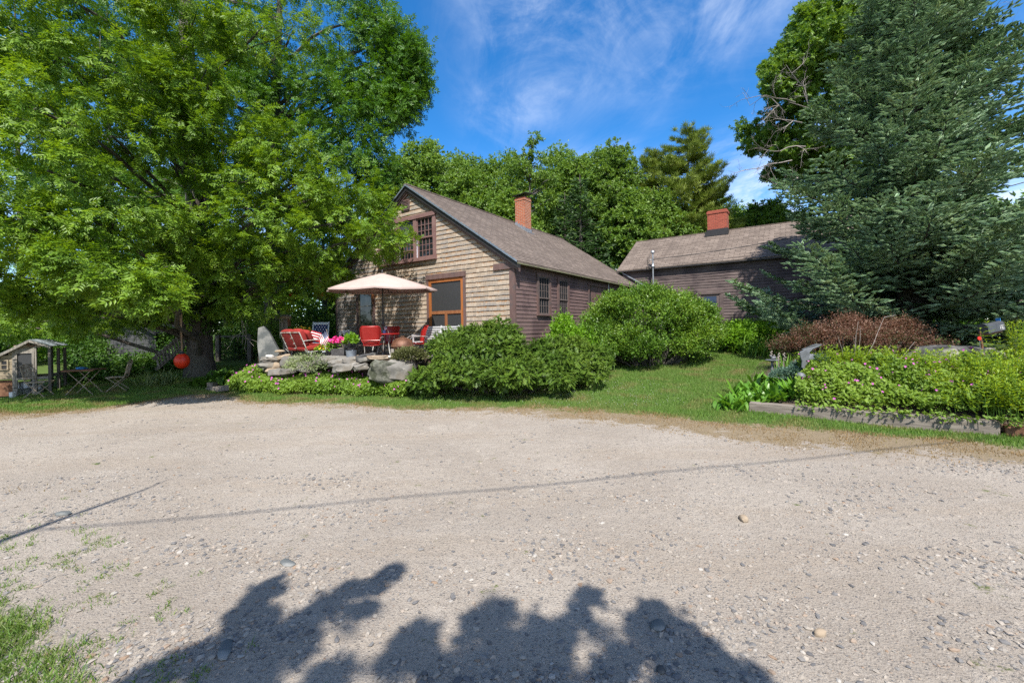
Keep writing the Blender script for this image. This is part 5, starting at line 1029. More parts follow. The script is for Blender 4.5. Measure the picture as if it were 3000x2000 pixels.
# buoy swing: hangs from the big ash limb
bz = at(533, 1057, 12.6); t = thing('buoy_swing', 'orange buoy swing hanging on a long rope from the ash limb', 'swing', bz)
b = MB(); b.lathe([(0, -.225)] + [(.195 * math.sin(R_(a)), -.23 * math.cos(R_(a))) for a in range(12, 165, 9)] + [(.05, .215), (0, .215)], 28); b.build('buoy', M['buoy'], t, True)
b = MB(); b.lathe([(.085, .195), (.08, .235), (.05, .26), (.045, .30), (0, .30)], 14); b.build('collar', M['iron'], t, True)
rt = at(530, 800, 12.9) - bz; b = MB(); b.tube([(0, 0, .28), (.0, 0, .9), (rt.x + .05, rt.y, rt.z)], .014, 6); b.tube([(0.02, 0, .28), (-.02, 0, .9), (rt.x - .06, rt.y, rt.z)], .014, 6)
for k in range(5): b.lathe([(.012, -.03), (.032, 0), (.012, .03)], 8, (0, 0, .36 + .1 * k))
b.build('rope', M['rope'], t, True)
# slatted wooden ramp leaning on the trunk
pa, pb = at(462, 1078, 13.4), at(572, 984, 14.2); t = thing('wooden_ramp', 'silvered slatted wooden ladder leaning on the big ash trunk', 'ladder', pa); d = pb - pa
sd_ = Vector((.02, -.12, .34))
for s in (0, 1): b = MB(); b.beam(sd_ * s * 1.0 - d * .05, d * 1.05 + sd_ * s, .05, .09); b.build('rail', M['dark_post'], t)
for k in range(13): c_ = d * (.03 + .075 * k); b = MB(); b.beam(c_ - sd_ * .1, c_ + sd_ * 1.2, .085, .025, d); b.build('slat', M['grey_wood'], t)
# shed far behind
sp = at(385, 1085, 17.5); t = thing('garden_shed', 'old grey shed with patched block siding in the deep shade', 'shed', (sp.x, sp.y, gzf(sp.x, sp.y)), R_(8)); k = 17.5 / FPX
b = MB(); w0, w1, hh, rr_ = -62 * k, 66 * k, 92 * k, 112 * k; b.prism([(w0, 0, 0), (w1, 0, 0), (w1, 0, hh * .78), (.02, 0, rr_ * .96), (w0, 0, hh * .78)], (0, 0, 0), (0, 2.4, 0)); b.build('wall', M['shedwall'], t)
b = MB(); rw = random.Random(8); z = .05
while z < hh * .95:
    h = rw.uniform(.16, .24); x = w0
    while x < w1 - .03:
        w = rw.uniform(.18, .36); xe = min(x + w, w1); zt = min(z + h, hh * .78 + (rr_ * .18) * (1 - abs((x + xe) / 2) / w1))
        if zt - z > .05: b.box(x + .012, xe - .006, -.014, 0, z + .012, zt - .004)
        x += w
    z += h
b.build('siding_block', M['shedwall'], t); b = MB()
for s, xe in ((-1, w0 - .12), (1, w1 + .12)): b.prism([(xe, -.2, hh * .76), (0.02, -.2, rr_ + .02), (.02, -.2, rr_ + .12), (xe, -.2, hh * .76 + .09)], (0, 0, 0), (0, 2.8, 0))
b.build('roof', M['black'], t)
# wire fence at the back of the left yard
fp = [at(640, 1045, 16.6), at(733, 1040, 16.4)]; t = thing('wire_fence', 'low wire fence with dark posts beyond the ash trunk', 'fence', (fp[0].x, fp[0].y, gzf(fp[0].x, fp[0].y)))
o0 = t.location.copy()
for p in fp: b = MB(); b.beam(Vector((p.x, p.y, gzf(p.x, p.y) - .1)) - o0, Vector((p.x, p.y, at(733, 978, 16.4).z)) - o0, .14, .14, (0, 1, 0)); b.build('post', M['dark_post'], t)
b = MB(); zt = at(733, 984, 16.4).z - o0.z
b.beam((0, 0, zt), fp[1] - fp[0] + Vector((0, 0, zt + (fp[0].z - fp[1].z))), .05, .05); b.build('rail', M['dark_post'], t); b = MB(); dx = (fp[1] - fp[0]); dx.z = 0
for i in range(9): b.tube([dx * (i / 8), dx * (i / 8) + Vector((0, 0, zt))], .004, 3)
for i in range(7): b.tube([Vector((0, 0, zt * (i + .5) / 7)), dx + Vector((0, 0, zt * (i + .5) / 7))], .004, 3)
b.build('wire_mesh', M['iron'], t)
# ================================================================== trees
def TR(pts_r, mb, n=12): mb.tube([p for p, r in pts_r], [r for p, r in pts_r], n)
COMP = compound(3); MAPLE = whorl(5, 1, .5, .15); LEAF = leaf_t(1, .55, .25); NARROW = leaf_t(1, .30, .2); FROND = merge_t([(brush(.36, .11, 2), T_(0, .08 + .16 * i, 0, s * R_(48))) for i in range(5) for s in (-1, 1)] + [(brush(.4, .11, 2), T_(0, .25 * i, 0)) for i in range(4)]); BR = brush(1, .30, 2); BR3 = brush(1, .36, 3)
rt_ = np.random.default_rng(5); rnd = random.Random(5)
def boughs_px(lst):
    C, Rr = [], []
    for px, py, Y, rx, rz, *k in lst: p = at(px, py, Y); s = Y / FPX; C.append(p); Rr.append((rx * s, (k[0] if k else max(.5, rx * s * .8)), rz * s))
    return np.array([c[:] for c in C]), np.array(Rr)
def trunk_mesh(name, m, trunk_pts, C, RAD, par, r0=.09, frac=.8, twig=0, seed=1):
    rr = random.Random(seed); mb = MB(); TR(trunk_pts, mb); P = [Vector(p) for p, r in trunk_pts]
    for c, rad in zip(C, RAD):
        c = Vector(c); zt = c.z - (Vector((c.x, c.y, 0)) - Vector((P[0].x, P[0].y, 0))).length * .35; best = P[1]
        for i in range(len(P) - 1):
            for t in (0, .25, .5, .75):
                q = P[i].lerp(P[i + 1], t)
                if abs(q.z - zt) < abs(best.z - zt): best = q
        limb(mb, best, c, r0, .025, rr, arch=.05, seg=5, n=6)
        for k in range(twig): e = c + Vector((rr.uniform(-1, 1) * rad[0], rr.uniform(-1, 1) * rad[1], rr.uniform(-.6, .8) * rad[2])) * .85; limb(mb, c.lerp(best, rr.uniform(.05, .35)), e, .026, .008, rr, n=4, seg=3)
    return mb.build(name, m, par, True)
# ---- the big ash
ab = at(587, 1070, 14.2); ab.z = gzf(ab.x, ab.y) - .1
ash = thing('ash_tree', 'huge spreading ash tree with bright green drooping boughs and an ivy clad trunk', 'tree', (0, 0, 0))
ASH = [(1000, 650, 13.0, 190, 95), (880, 530, 12.8, 190, 105), (760, 640, 12.0, 130, 100), (1115, 690, 13.0, 85, 60), (640, 350, 12.2, 170, 105), (800, 430, 12.6, 120, 80), (500, 480, 12.2, 140, 85), (250, 170, 10.2, 170, 120), (420, 250, 11, 150, 105),
 (100, 320, 9.2, 150, 125), (330, 400, 10.6, 180, 105), (140, 500, 9.2, 160, 105), (400, 620, 10.8, 170, 80), (250, 640, 9.6, 150, 75), (560, 690, 12, 140, 70), (90, 670, 9, 130, 85), (330, 800, 9.3, 165, 55), (430, 850, 9.3, 80, 38), (215, 760, 9.2, 110, 45), (700, 770, 12.8, 130, 70),
 (890, 720, 13.2, 140, 75), (730, 870, 13.4, 130, 65), (620, 850, 13.8, 90, 55), (480, 740, 12, 100, 60), (60, 100, 9.5, 120, 110), (-150, 250, 9, 150, 150), (-150, 560, 9, 150, 130), (-180, 760, 9.4, 140, 70), (30, 830, 10.5, 120, 45), (150, 880, 11, 110, 40), (350, -120, 10.5, 220, 120), (100, -140, 9.5, 180, 120), (560, 130, 12.6, 130, 95), (950, 800, 13.6, 90, 45), (1010, 560, 13.2, 120, 60), (690, 530, 12.2, 120, 80),
 (545, 40, 11.6, 130, 90), (570, 230, 11.6, 110, 80), (520, 360, 11.4, 110, 70), (770, 80, 12.4, 140, 100), (300, 930, 12.8, 130, 40), (470, 900, 13.2, 90, 45), (40, 940, 12.8, 120, 40)]
C, RD = boughs_px(ASH); RD[:, 1] *= .9
RD[:, 2] *= .85; V, F = stack([bough_leaves(rt_, C, RD, 52, 16, .34, .225, .30, .62, .42, COMP, .30)]); np_obj('crown', V, F, M['ash'], ash)
tp = [(ab, .50), (at(586, 1040, 14.2), .37), (at(584, 900, 14.2), .33), (at(576, 600, 14.2), .30), (at(560, 400, 14.1), .27), (at(545, 100, 14), .20), (at(540, -200, 14), .12), (at(540, -420, 14), .04)]
trunk_mesh('trunk', M['bark'], tp, C, RD, ash, .085, twig=2, seed=3)
b = MB(); rr = random.Random(12)
for px, py in ((640, 860), (690, 880), (560, 800), (520, 880), (600, 760)): twiggy(b, at(px, py, 13.4), (rr.uniform(-1, 1), -.4, rr.uniform(-.9, .1)), 1.0, .016, rr, 2)
b.build('dead_branches', M['twig'], ash)
iv_ = thing('ivy', 'dark ivy climbing the lower trunk of the big ash', 'climber', (0, 0, 0)); n = 5200; h = rt_.random(n) ** .8; a = rt_.random(n) * 6.283; tr_ = np.array([at(584, 985 - 330 * q, 14.2)[:] for q in h]); rad = .34 + .28 * rt_.random(n) + .35 * np.sin(h * 9 + a) ** 2 * h
k = h > .02 + .3 * (np.cos(a + 2.2) > .2); P = tr_ + np.stack([np.cos(a) * rad, np.sin(a) * rad, 0 * a], 1) + .0; P, a = P[k], a[k]; o_ = np.stack([np.cos(a), np.sin(a), 0 * a], 1)
V, F = scatter(leaf_t(1, .8, .2), P, nrm(rt_.normal(size=P.shape) + [0, 0, -.8]), nrm(o_ + rt_.normal(size=P.shape) * .4), .10 * (.7 + .6 * rt_.random(len(P)))); np_obj('foliage', V, F, M['under'], iv_)
# ---- tall tree behind it, right; its leaf colour carries the shade
t2 = thing('tall_tree', 'tall tree with shade-darkened leaves rising behind the ash, its right edge against the sky', 'tree', (0, 0, 0))
TAL = [(650, 110, 15.5, 190, 140), (860, 90, 15.5, 180, 130), (1040, 150, 15.5, 130, 130), (1160, 215, 15.3, 60, 85), (1125, 335, 15, 75, 55), (1000, 320, 15, 150, 85), (850, 290, 15.4, 150, 90), (480, 40, 15.5, 190, 110), (1030, 430, 14.6, 105, 75), (930, 430, 14.8, 110, 70), (1080, 40, 15.5, 80, 75), (1095, 500, 14.8, 45, 45), (760, 200, 15.8, 110, 80), (700, -120, 15.5, 200, 120), (950, -110, 15.6, 180, 120), (300, -60, 15.6, 200, 130), (1190, 150, 15.2, 38, 40), (1205, 240, 15.2, 35, 40), (1175, 300, 15.1, 40, 35), (1140, 110, 15.3, 55, 50), (1070, 260, 15.3, 90, 60), (960, 230, 15.4, 110, 70), (120, 150, 16.5, 230, 190), (380, 330, 16.5, 220, 180), (160, 450, 16.5, 230, 170), (420, 120, 16.8, 220, 170), (640, 420, 16.5, 180, 150), (420, 560, 16.5, 200, 130), (200, 700, 16.5, 220, 140), (700, 580, 16.5, 170, 120), (620, 730, 16.5, 180, 110), (850, 560, 16, 140, 90), (560, 260, 16.8, 170, 130), (-80, 300, 16.5, 200, 180), (760, 330, 16.5, 140, 110), (480, 760, 16.5, 170, 90), (850, 700, 16.4, 130, 90)]
C, RD = boughs_px(TAL); tb = at(800, 1060, 17.5); tb.z = .6
V, F = bough_leaves(rt_, C, RD, 70, 13, .5, .25, .15, .45, .2, COMP, .5); np_obj('crown', V, F, M['ash2'], t2)
trunk_mesh('trunk', M['bark2'], [(tb, .34), (at(800, 800, 17), .28), (at(800, 500, 16.5), .22), (at(810, 250, 16), .15), (at(820, 0, 15.7), .09), (at(820, -200, 15.6), .03)], C, RD, t2, .07, twig=2, seed=8)
b = MB(); rr = random.Random(31)
for px, py in ((1120, 375), (1100, 395)): twiggy(b, at(px, py, 14.8), (.7, -.1, .3), .5, .010, rr, 2)
b.build('dead_branches', M['twig'], t2)
# ---- generic broadleaf tree
def tree(lb, base, H, z0, rx, ry, nb, lm, T=LEAF, size=.17, tw=15, per=12, br=.175, seed=1, nm='broadleaf_tree', cat='tree', group=None, bark='bark2', tr=.16, shape=.5, top=.55, jit=.7):
    t = thing(nm, lb, cat, (0, 0, 0), 0, group); rg = np.random.default_rng(seed); d = unit(rg, nb); k = .30 + .70 * rg.random(nb) ** .6
    zc = (z0 + H) / 2; hz_ = (H - z0) / 2; zz = d[:, 2] * k; w = np.clip(1 - np.maximum(zz, 0) * (1 - top), .1, 1) * (1 + .22 * rg.normal(size=nb).clip(-1, 1))
    C = np.stack([base[0] + d[:, 0] * k * rx * w, base[1] + d[:, 1] * k * ry * w, base[2] + zc + zz * hz_], 1); R0 = br * (rx + ry) / 2 * (.7 + .6 * rg.random(nb)); RD = np.stack([R0, R0, R0 * shape * 1.3], 1)
    V, F = bough_leaves(rg, C, RD, tw, per, R0.mean() * .55, size, .12, .4, .2, T, jit); np_obj('crown', V, F, lm, t)
    bs = Vector(base); trunk_mesh('trunk', M[bark], [(bs - Vector((0, 0, .2)), tr), (bs + Vector((.05, 0, H * .35)), tr * .7), (bs + Vector((-.05, 0, H * .7)), tr * .4), (bs + Vector((0, 0, H * .97)), .02)], C[::2], RD[::2], t, tr * .35, seed=seed); return t
def bgt(lb, px, ytop, ybot, Y, wpx, lm='bgleaf', **kw):
    p = at(px, 900, Y); g = gzf(p.x, p.y); H = at(px, ytop, Y).z - g; z0 = max(.3, at(px, ybot, Y).z - g); r = wpx / 2 * Y / FPX * 1.05
    return tree(lb, (p.x, p.y, g), H, z0, r, r * .9, kw.pop('nb', 250), M[lm], **kw)
G2 = 'trees behind the house'
bgt('rounded leafy tree behind the gable peak of the shingled house', 1265, 405, 760, 27, 260, 'bgleaf', seed=41, group=G2)
bgt('smaller leafy tree between the ash and the gable peak', 1165, 470, 800, 25, 170, 'bgleaf2', seed=42, group=G2)
bgt('low leafy tree left of the leaning brick chimney', 1400, 505, 760, 28, 210, 'bgleaf', seed=43, group=G2)
bgt('tall yellowish tree right above the leaning brick chimney', 1560, 398, 740, 30, 230, 'bgleaf2', seed=44, group=G2, nb=60, top=.35)
bgt('pale tall tree left of the white pine', 1820, 412, 800, 31, 200, 'bgleaf2', seed=45, group=G2, top=.4)
bgt('middle tree behind the ridge between two yellowish ones', 1690, 450, 800, 33, 200, 'bgleaf', seed=46, group=G2)
bgt('leafy tree low behind the rear roof beside the spruce', 2260, 590, 760, 30, 240, 'maple', seed=47, group=G2)
bgt('leafy tree filling behind the middle of the front roof', 1500, 560, 820, 26, 200, 'bgleaf', seed=49, group=G2)
bgt('leafy tree closing the gap behind the leaning chimney', 1480, 455, 800, 34, 260, 'bgleaf', seed=151, group=G2)
bgt('leafy tree closing the gap right of the yellowish tree', 1640, 430, 800, 35, 240, 'bgleaf', seed=152, group=G2)
bgt('leafy tree closing the gap left of the pine', 1760, 425, 800, 34, 240, 'bgleaf', seed=153, group=G2)
bgt('leafy tree low in front of the pine trunk', 1930, 560, 800, 29, 220, 'bgleaf2', seed=154, group=G2)
bgt('leafy tree behind the pine and rear chimney', 2080, 560, 800, 35, 240, 'bgleaf', seed=155, group=G2)
bgt('leafy tree behind the gable roof edge', 1370, 440, 800, 33, 240, 'bgleaf2', seed=156, group=G2)
bgt('slim leafy tree at the rear gable end', 1850, 560, 860, 27, 150, 'bgleaf', seed=50, group=G2)
# woods behind the left yard
G3 = 'trees behind the left yard'
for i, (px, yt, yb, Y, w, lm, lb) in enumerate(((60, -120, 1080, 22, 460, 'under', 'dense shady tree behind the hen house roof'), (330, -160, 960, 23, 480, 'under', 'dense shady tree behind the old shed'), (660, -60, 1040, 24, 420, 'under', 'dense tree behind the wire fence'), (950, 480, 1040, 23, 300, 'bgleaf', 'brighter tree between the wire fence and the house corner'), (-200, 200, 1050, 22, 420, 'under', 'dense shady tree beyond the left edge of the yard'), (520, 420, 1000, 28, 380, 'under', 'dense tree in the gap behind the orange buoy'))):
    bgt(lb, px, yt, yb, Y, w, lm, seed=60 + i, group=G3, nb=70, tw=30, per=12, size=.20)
# far woods closing the horizon
rgw = np.random.default_rng(99); nb = 520; an = np.radians(rgw.uniform(-62, 62, nb)); rr_ = rgw.uniform(38, 52, nb); C = np.stack([np.sin(an) * rr_, np.cos(an) * rr_, .8 + rgw.random(nb) ** 1.2 * (5.5 + 2.5 * np.sin(an * 9))], 1); RD = np.stack([1.9 + rgw.random(nb)] * 2 + [1.5 + .6 * rgw.random(nb)], 1)
V, F = bough_leaves(rgw, C, RD, 22, 9, 1.2, .42, .1, .4, .2, LEAF, .7); o = np_obj('woods', V, F, M['bgleaf']); tag(o, 'far leafy woods closing the view low behind everything', 'woods', kind='stuff')
# right: maple behind the spruce
mp_ = bgt('broad maple with dead lower twigs, left behind the big spruce', 2480, -40, 600, 24, 480, 'maple', seed=71, nm='maple_tree', nb=130, T=MAPLE, size=.15, tw=34, per=11, bark='bark', tr=.3, top=.45)
b = MB(); rr = random.Random(17)
for px, py, dx, dz in ((2330, 300, -1, .2), (2350, 360, -1, .1), (2360, 260, -.8, .6), (2320, 470, -1, -.1), (2340, 520, -1, -.3), (2400, 330, -.6, .3), (2300, 330, -1, .3), (2360, 430, -1, 0)): twiggy(b, at(px, py, 20.5), (dx, -.1, dz), 1.5, .032, rr, 4, .55)
b.build('dead_branches', M['twig'], mp_)
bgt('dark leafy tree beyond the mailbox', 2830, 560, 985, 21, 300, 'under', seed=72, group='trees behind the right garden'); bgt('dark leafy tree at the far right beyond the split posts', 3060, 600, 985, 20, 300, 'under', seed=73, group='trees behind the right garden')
bgt('leafy tree behind the right end of the rear house', 2640, 480, 960, 27, 360, 'bgleaf', seed=74, group='trees behind the right garden'); b = MB(); rr = random.Random(44)
bt = thing('bare_tree', 'bare branched treetop against the sky right of the spruce top', 'tree', (0, 0, 0)); p0 = at(3120, 700, 17); TR([(Vector((p0.x, p0.y, .5)), .16), (p0 + Vector((0, 0, 2)), .12), (at(3060, 150, 17), .06)], b, 8)
for q, d in (((3060, 150), (-.9, 0, .35)), ((3070, 200), (-1, 0, .1)), ((3090, 320), (-.8, 0, .3)), ((3080, 260), (-.9, .1, .5))): twiggy(b, at(*q, 17), d, 2.2, .035, rr, 4, .5)
b.build('branches', M['twig'], bt)
# ---- conifers
def conifer(lb, base, H, z0, R, per_whorl, dz, lm, seed, T=BR, tl=.17, bl=.55, step=.14, nm='spruce_tree', up=.10, droop=.12, bark='bark', tr=.28, pw=1.0, group=None, spread=55, skip=0, lean=(0, 0), low=0):
    t = thing(nm, lb, 'tree', (0, 0, 0), 0, group); rg = np.random.default_rng(seed); rr = random.Random(seed); mb = MB(); bs = np.array(base); Ps, Fs, Us, Ss = [], [], [], []
    TR([(Vector(base) - Vector((0, 0, .3)), tr * 1.15), (Vector(base) + Vector((0, 0, H * .3)), tr * .8), (Vector(base) + Vector((lean[0] * .6, 0, H * .65)), tr * .45), (Vector(base) + Vector((lean[0], 0, H)), .02)], mb, 10)
    z = z0
    while z < H - .15:
        for k in range(per_whorl + (low if z < 3 else 0)):
            a = rr.uniform(0, 6.283); zz = z + rr.uniform(-dz, dz) * .5; f = max(0, 1 - (zz - z0 * .5) / (H - z0 * .5)); L = (R * f ** pw + .18) * rr.uniform(.72, 1.1)
            if rr.random() < skip: L *= .5
            dh = np.array([math.cos(a), math.sin(a), 0]); sd = np.array([-dh[1], dh[0], 0]); dr = droop * rr.uniform(.4, 1.5) * (.35 + f); o = bs + np.array([lean[0] * zz / H, 0, zz])
            n = max(3, int(L / step)); tt = np.linspace(.16, 1, n) + rg.normal(size=n) * .01
            def ax(q): return o + np.outer(q * L, dh) + np.outer(L * (-dr * q + (up + dr * .85) * q ** 2.6), [0, 0, 1.])
            A = ax(tt); pts = [Vector(p) for p in ax(np.array([0, .35, .7, .97]))]; mb.tube(pts, [.014 + .011 * L, .010 + .007 * L, .006 + .004 * L, .004], 4, cap=False)
            tang = nrm(ax(tt + .01) - A)
            for s in (-1, 1):
                an = np.radians(spread + rg.normal(size=n) * 9); bd = nrm(tang * np.cos(an)[:, None] + sd * (s * np.sin(an))[:, None] + np.array([0, 0, 1]) * (rg.normal(size=n) * .12 - .06)[:, None])
                ln = bl * np.minimum(1, (1.04 - tt) * L / 1.1 + .16) * (.6 + .6 * rg.random(n)) * min(1, .45 + L / 3)
                m = max(2, int(bl / (tl * .62))); q = np.tile((np.arange(m) + .4) / m, n) + rg.random(n * m) * .3 / m; bi = np.repeat(np.arange(n), m); keep = rg.random(n * m) < np.clip(ln[bi] / bl * 1.7, .35, 1)
                bi, q = bi[keep], q[keep]; P = A[bi] + bd[bi] * (ln[bi] * q)[:, None]; w = nrm(np.cross(bd[bi], [0, 0, 1.])); sg_ = np.where(rg.random(len(bi)) < .5, -1., 1.) * (rg.random(len(bi)) < .72)
                fw = nrm(bd[bi] + w * (sg_ * .75)[:, None] + rg.normal(size=P.shape) * .16 + np.array([0, 0, .14])); Ps.append(P); Fs.append(fw); Us.append(nrm(rg.normal(size=P.shape) * .35 + [0, 0, 1])); Ss.append(tl * (.75 + .5 * rg.random(len(P))))
            q = np.linspace(.45, 1.0, max(2, int(L / tl * .8))); P = ax(q); Ps.append(P); Fs.append(nrm(ax(q + .01) - P + rg.normal(size=P.shape) * .15)); Us.append(np.tile([0, 0, 1.], (len(q), 1)) + rg.normal(size=P.shape) * .3); Ss.append(tl * (.9 + .4 * rg.random(len(q))))
        z += dz
    V, F = scatter(T, np.vstack(Ps), np.vstack(Fs), np.vstack(Us), np.concatenate(Ss)); np_obj('crown', V, F, lm, t); mb.build('trunk', M[bark], t, True); return t
sb = at(2665, 990, 12.7); sb.z = gzf(sb.x, sb.y) + .1
conifer('giant blue green spruce with upturned boughs sweeping over the garden', sb[:], 13.0, .80, 4.75, 8, .35, M['bspruce'], 81, BR3, .165, .74, .105, lean=(.35, 0), pw=.84, up=.20, droop=.15, skip=.10, low=5)
p = at(1705, 900, 25); conifer('dark young spruce behind the front roof', (p.x, p.y, gzf(p.x, p.y)), at(1705, 505, 25).z - 1.2, 1.5, 3.0, 8, .45, M['dspruce'], 82, BR, .30, .7, .26, tr=.16, droop=.3, up=.05)
p = at(1660, 900, 28); conifer('dark spruce top showing behind the brick chimney', (p.x, p.y, gzf(p.x, p.y)), at(1660, 560, 28).z - 1.2, 2, 3.0, 7, .5, M['dspruce'], 83, BR, .32, .7, .3, tr=.16, droop=.3, up=.05)
p = at(2000, 900, 30); conifer('tall feathery white pine leaning right behind the rear house', (p.x, p.y, gzf(p.x, p.y)), at(2000, 372, 30).z - 1.2, 2.0, 4.3, 8, .62, M['pine'], 84, whorl(9, 1, .11, .75), .38, .9, .22, 'pine_tree', .30, .02, tr=.24, pw=.55, lean=(.7, 0), skip=.2)
p = at(1925, 900, 32); conifer('second smaller pine left of the feathery one', (p.x, p.y, gzf(p.x, p.y)), at(1925, 440, 32).z - 1.2, 2.0, 3.6, 8, .65, M['pine'], 85, whorl(9, 1, .11, .75), .38, .9, .24, 'pine_tree', .28, .02, tr=.2, pw=.6, skip=.15)
# ================================================================== shrubs
def shrub(nm, lb, cat, ell, lm, T, size, tw, per, tl, droop=.05, flat=.35, shell=.6, seed=1, jit=.5, stems=True, group=None, stem_m='bark2', shoots=0):
    t = thing(nm, lb, cat, (0, 0, 0), 0, group); rg = np.random.default_rng(seed); C = np.array([e[0][:] for e in ell]); RD = np.array([e[1] for e in ell], float)
    V, F = bough_leaves(rg, C, RD, tw, per, tl, size, droop, flat, shell, T, jit)
    if shoots:                                        # stray shoots above the outline
        j = rg.integers(0, len(C), shoots); d = unit(rg, shoots); d[:, 2] = np.abs(d[:, 2]) * .8 + .35; d = nrm(d); b0 = C[j] + d * RD[j] * .9; L = .12 + .30 * rg.random(shoots); m = 12; s = np.tile(np.linspace(0, 1, m), shoots); i = np.repeat(np.arange(shoots), m); g = nrm(d * .6 + [0, 0, .8] + rg.normal(size=d.shape) * .25)
        P = b0[i] + g[i] * (L[i] * s)[:, None]; V2, F2 = scatter(T, P, nrm(g[i] + rg.normal(size=P.shape) * .8), rg.normal(size=P.shape) + [0, 0, .8], size * (1.1 - .4 * s)); F = np.vstack([F, F2 + len(V)]); V = np.vstack([V, V2])
    k = V.reshape(-1, T[0].shape[0], 3)[:, :, 2].min(1) > gz(V[::T[0].shape[0], 0], V[::T[0].shape[0], 1]) + .0; tn = len(T[1]); F = F.reshape(-1, tn, F.shape[1])[k].reshape(-1, F.shape[1])
    np_obj('foliage', V, F, lm, t)
    if stems:
        mb = MB(); rr = random.Random(seed); c0 = Vector(C.mean(0)); g = gzf(c0.x, c0.y)
        for e in C: limb(mb, (c0.x + (e[0] - c0.x) * .4, c0.y + (e[1] - c0.y) * .4, g - .05), e, .03, .008, rr, n=5, seg=4)
        mb.build('stems', M[stem_m], t, True)
    return t
def lumps(ell, n, r, seed, k=.82, core=.78):
    """Uneven outline: small leafy lumps on the outside of the given ellipsoids, over a smaller core."""
    rr = np.random.default_rng(seed); C = np.array([e[0][:] for e in ell]); Rr = np.array([e[1] for e in ell]); out = [(e[0], tuple(q * core for q in e[1])) for e in ell]; tries = 0
    while n > 0 and tries < 9000:
        tries += 1; j = rr.integers(0, len(C)); d = nrm(rr.normal(size=3)); d[2] = abs(d[2]) * .9 - .12
        p = C[j] + d * Rr[j] * (k + .22 * rr.random()); q = (((p - C) / Rr) ** 2).sum(1); q[j] = 9
        if q.min() < .62: continue
        s = r * (.6 + .8 * rr.random()); out.append((Vector(p), (s, s, s * .62))); n -= 1
    return out
def E(px, py, Y, rx, ry, rz): return (at(px, py, Y), (rx, ry, rz))
# spreading dwarf spruce: overlapping shelves of short twigs
shrub('dwarf_spruce', 'wide spreading dwarf spruce with bright shoots in front of the house corner', 'shrub',
 lumps([E(1290, 1100, 10.3, .72, .6, .32), E(1400, 1100, 10.1, .7, .6, .34), E(1510, 1100, 10.1, .7, .6, .34), E(1610, 1102, 10.2, .65, .6, .32), E(1245, 1115, 10.3, .42, .4, .26), E(1345, 1045, 10.9, .62, .5, .36), E(1450, 1035, 10.8, .65, .5, .36), E(1555, 1075, 10.7, .6, .5, .30), E(1660, 1062, 10.8, .55, .5, .36), E(1705, 1085, 10.8, .5, .5, .38), E(1385, 1003, 11.4, .45, .4, .26), E(1478, 975, 11.5, .36, .32, .22), E(1430, 995, 11.4, .45, .4, .26), E(1625, 1035, 11.3, .40, .4, .24), E(1665, 1030, 11.4, .36, .4, .22), E(1730, 1060, 11.2, .4, .4, .36), E(1325, 1010, 11.2, .4, .35, .26)], 75, .30, 191, .84, .72),
 M['nest'], FROND, .135, 85, 4, .12, .30, .45, .72, 91, .35)
shrub('privet_shrub', 'big rounded glossy green shrub standing alone on the lawn', 'shrub',
 lumps([E(1830, 985, 13.0, .95, .8, .70), E(1960, 985, 13.0, .95, .8, .70), E(1900, 940, 13.1, 1.1, .9, .75), E(1850, 915, 13.3, .85, .8, .60), E(1960, 920, 13.3, .85, .8, .55), E(1780, 985, 13.3, .6, .6, .55), E(2050, 990, 13.3, .6, .6, .50), E(1900, 1015, 12.7, 1.0, .6, .5), E(1800, 1020, 12.9, .7, .6, .45), E(2010, 1020, 12.9, .75, .6, .45), E(2010, 945, 13.4, .7, .6, .5), E(1880, 880, 13.5, .55, .5, .35), E(1790, 940, 13.5, .5, .5, .4)], 85, .36, 192, .84, .98),
 M['yew'], leaf_t(1, .5, .25), .068, 62, 14, .24, -.35, .35, .62, 92, .6, shoots=170)
shrub('green_shrub', 'leafy shrub against the brown side wall under the windows', 'shrub', [E(1655, 990, 12.6, .42, .32, .36), E(1700, 1000, 12.6, .42, .35, .32), E(1615, 1020, 12.5, .30, .28, .24), E(1650, 955, 12.8, .2, .2, .24)], M['lime'], LEAF, .07, 150, 12, .22, -.2, .35, .5, 93, shoots=40)
shrub('lime_shrub', 'lime green mounded shrub below the rear house window', 'shrub', lumps([E(2190, 985, 14.8, .75, .6, .50), E(2160, 1000, 14.6, .55, .5, .4), E(2230, 990, 14.8, .6, .5, .45)], 24, .26, 194), M['lime'], LEAF, .08, 45, 13, .24, -.35, .35, .55, 94, shoots=50)
shrub('dark_shrub', 'darker green shrub in the spruce shade right of the lime one', 'shrub', [E(2310, 985, 14.6, .8, .6, .5), E(2390, 990, 14.6, .8, .6, .5), E(2270, 1000, 14.4, .5, .4, .4)], M['yew'], LEAF, .08, 220, 12, .24, -.3, .35, .55, 95)
BARB = [E(2330, 1015, 10.9, .36, .35, .20), E(2420, 1000, 10.9, .45, .4, .28), E(2500, 978, 10.9, .42, .4, .28), E(2560, 1000, 10.8, .5, .4, .26), E(2640, 990, 10.8, .45, .4, .28), E(2690, 1010, 10.7, .32, .4, .24), E(2480, 1000, 10.6, .6, .45, .3), E(2600, 1015, 10.5, .6, .4, .28), E(2475, 952, 11.0, .25, .25, .14), E(2630, 965, 10.9, .2, .2, .12), E(2380, 985, 10.9, .22, .2, .14)]
shrub('barberry', 'red leaved barberry hedge below the big spruce', 'shrub', lumps(BARB, 60, .19, 196, .85, .8), M['barb'], LEAF, .038, 36, 15, .22, -.35, .3, .5, 96, .9, shoots=140)
G4 = 'undergrowth of the left yard'
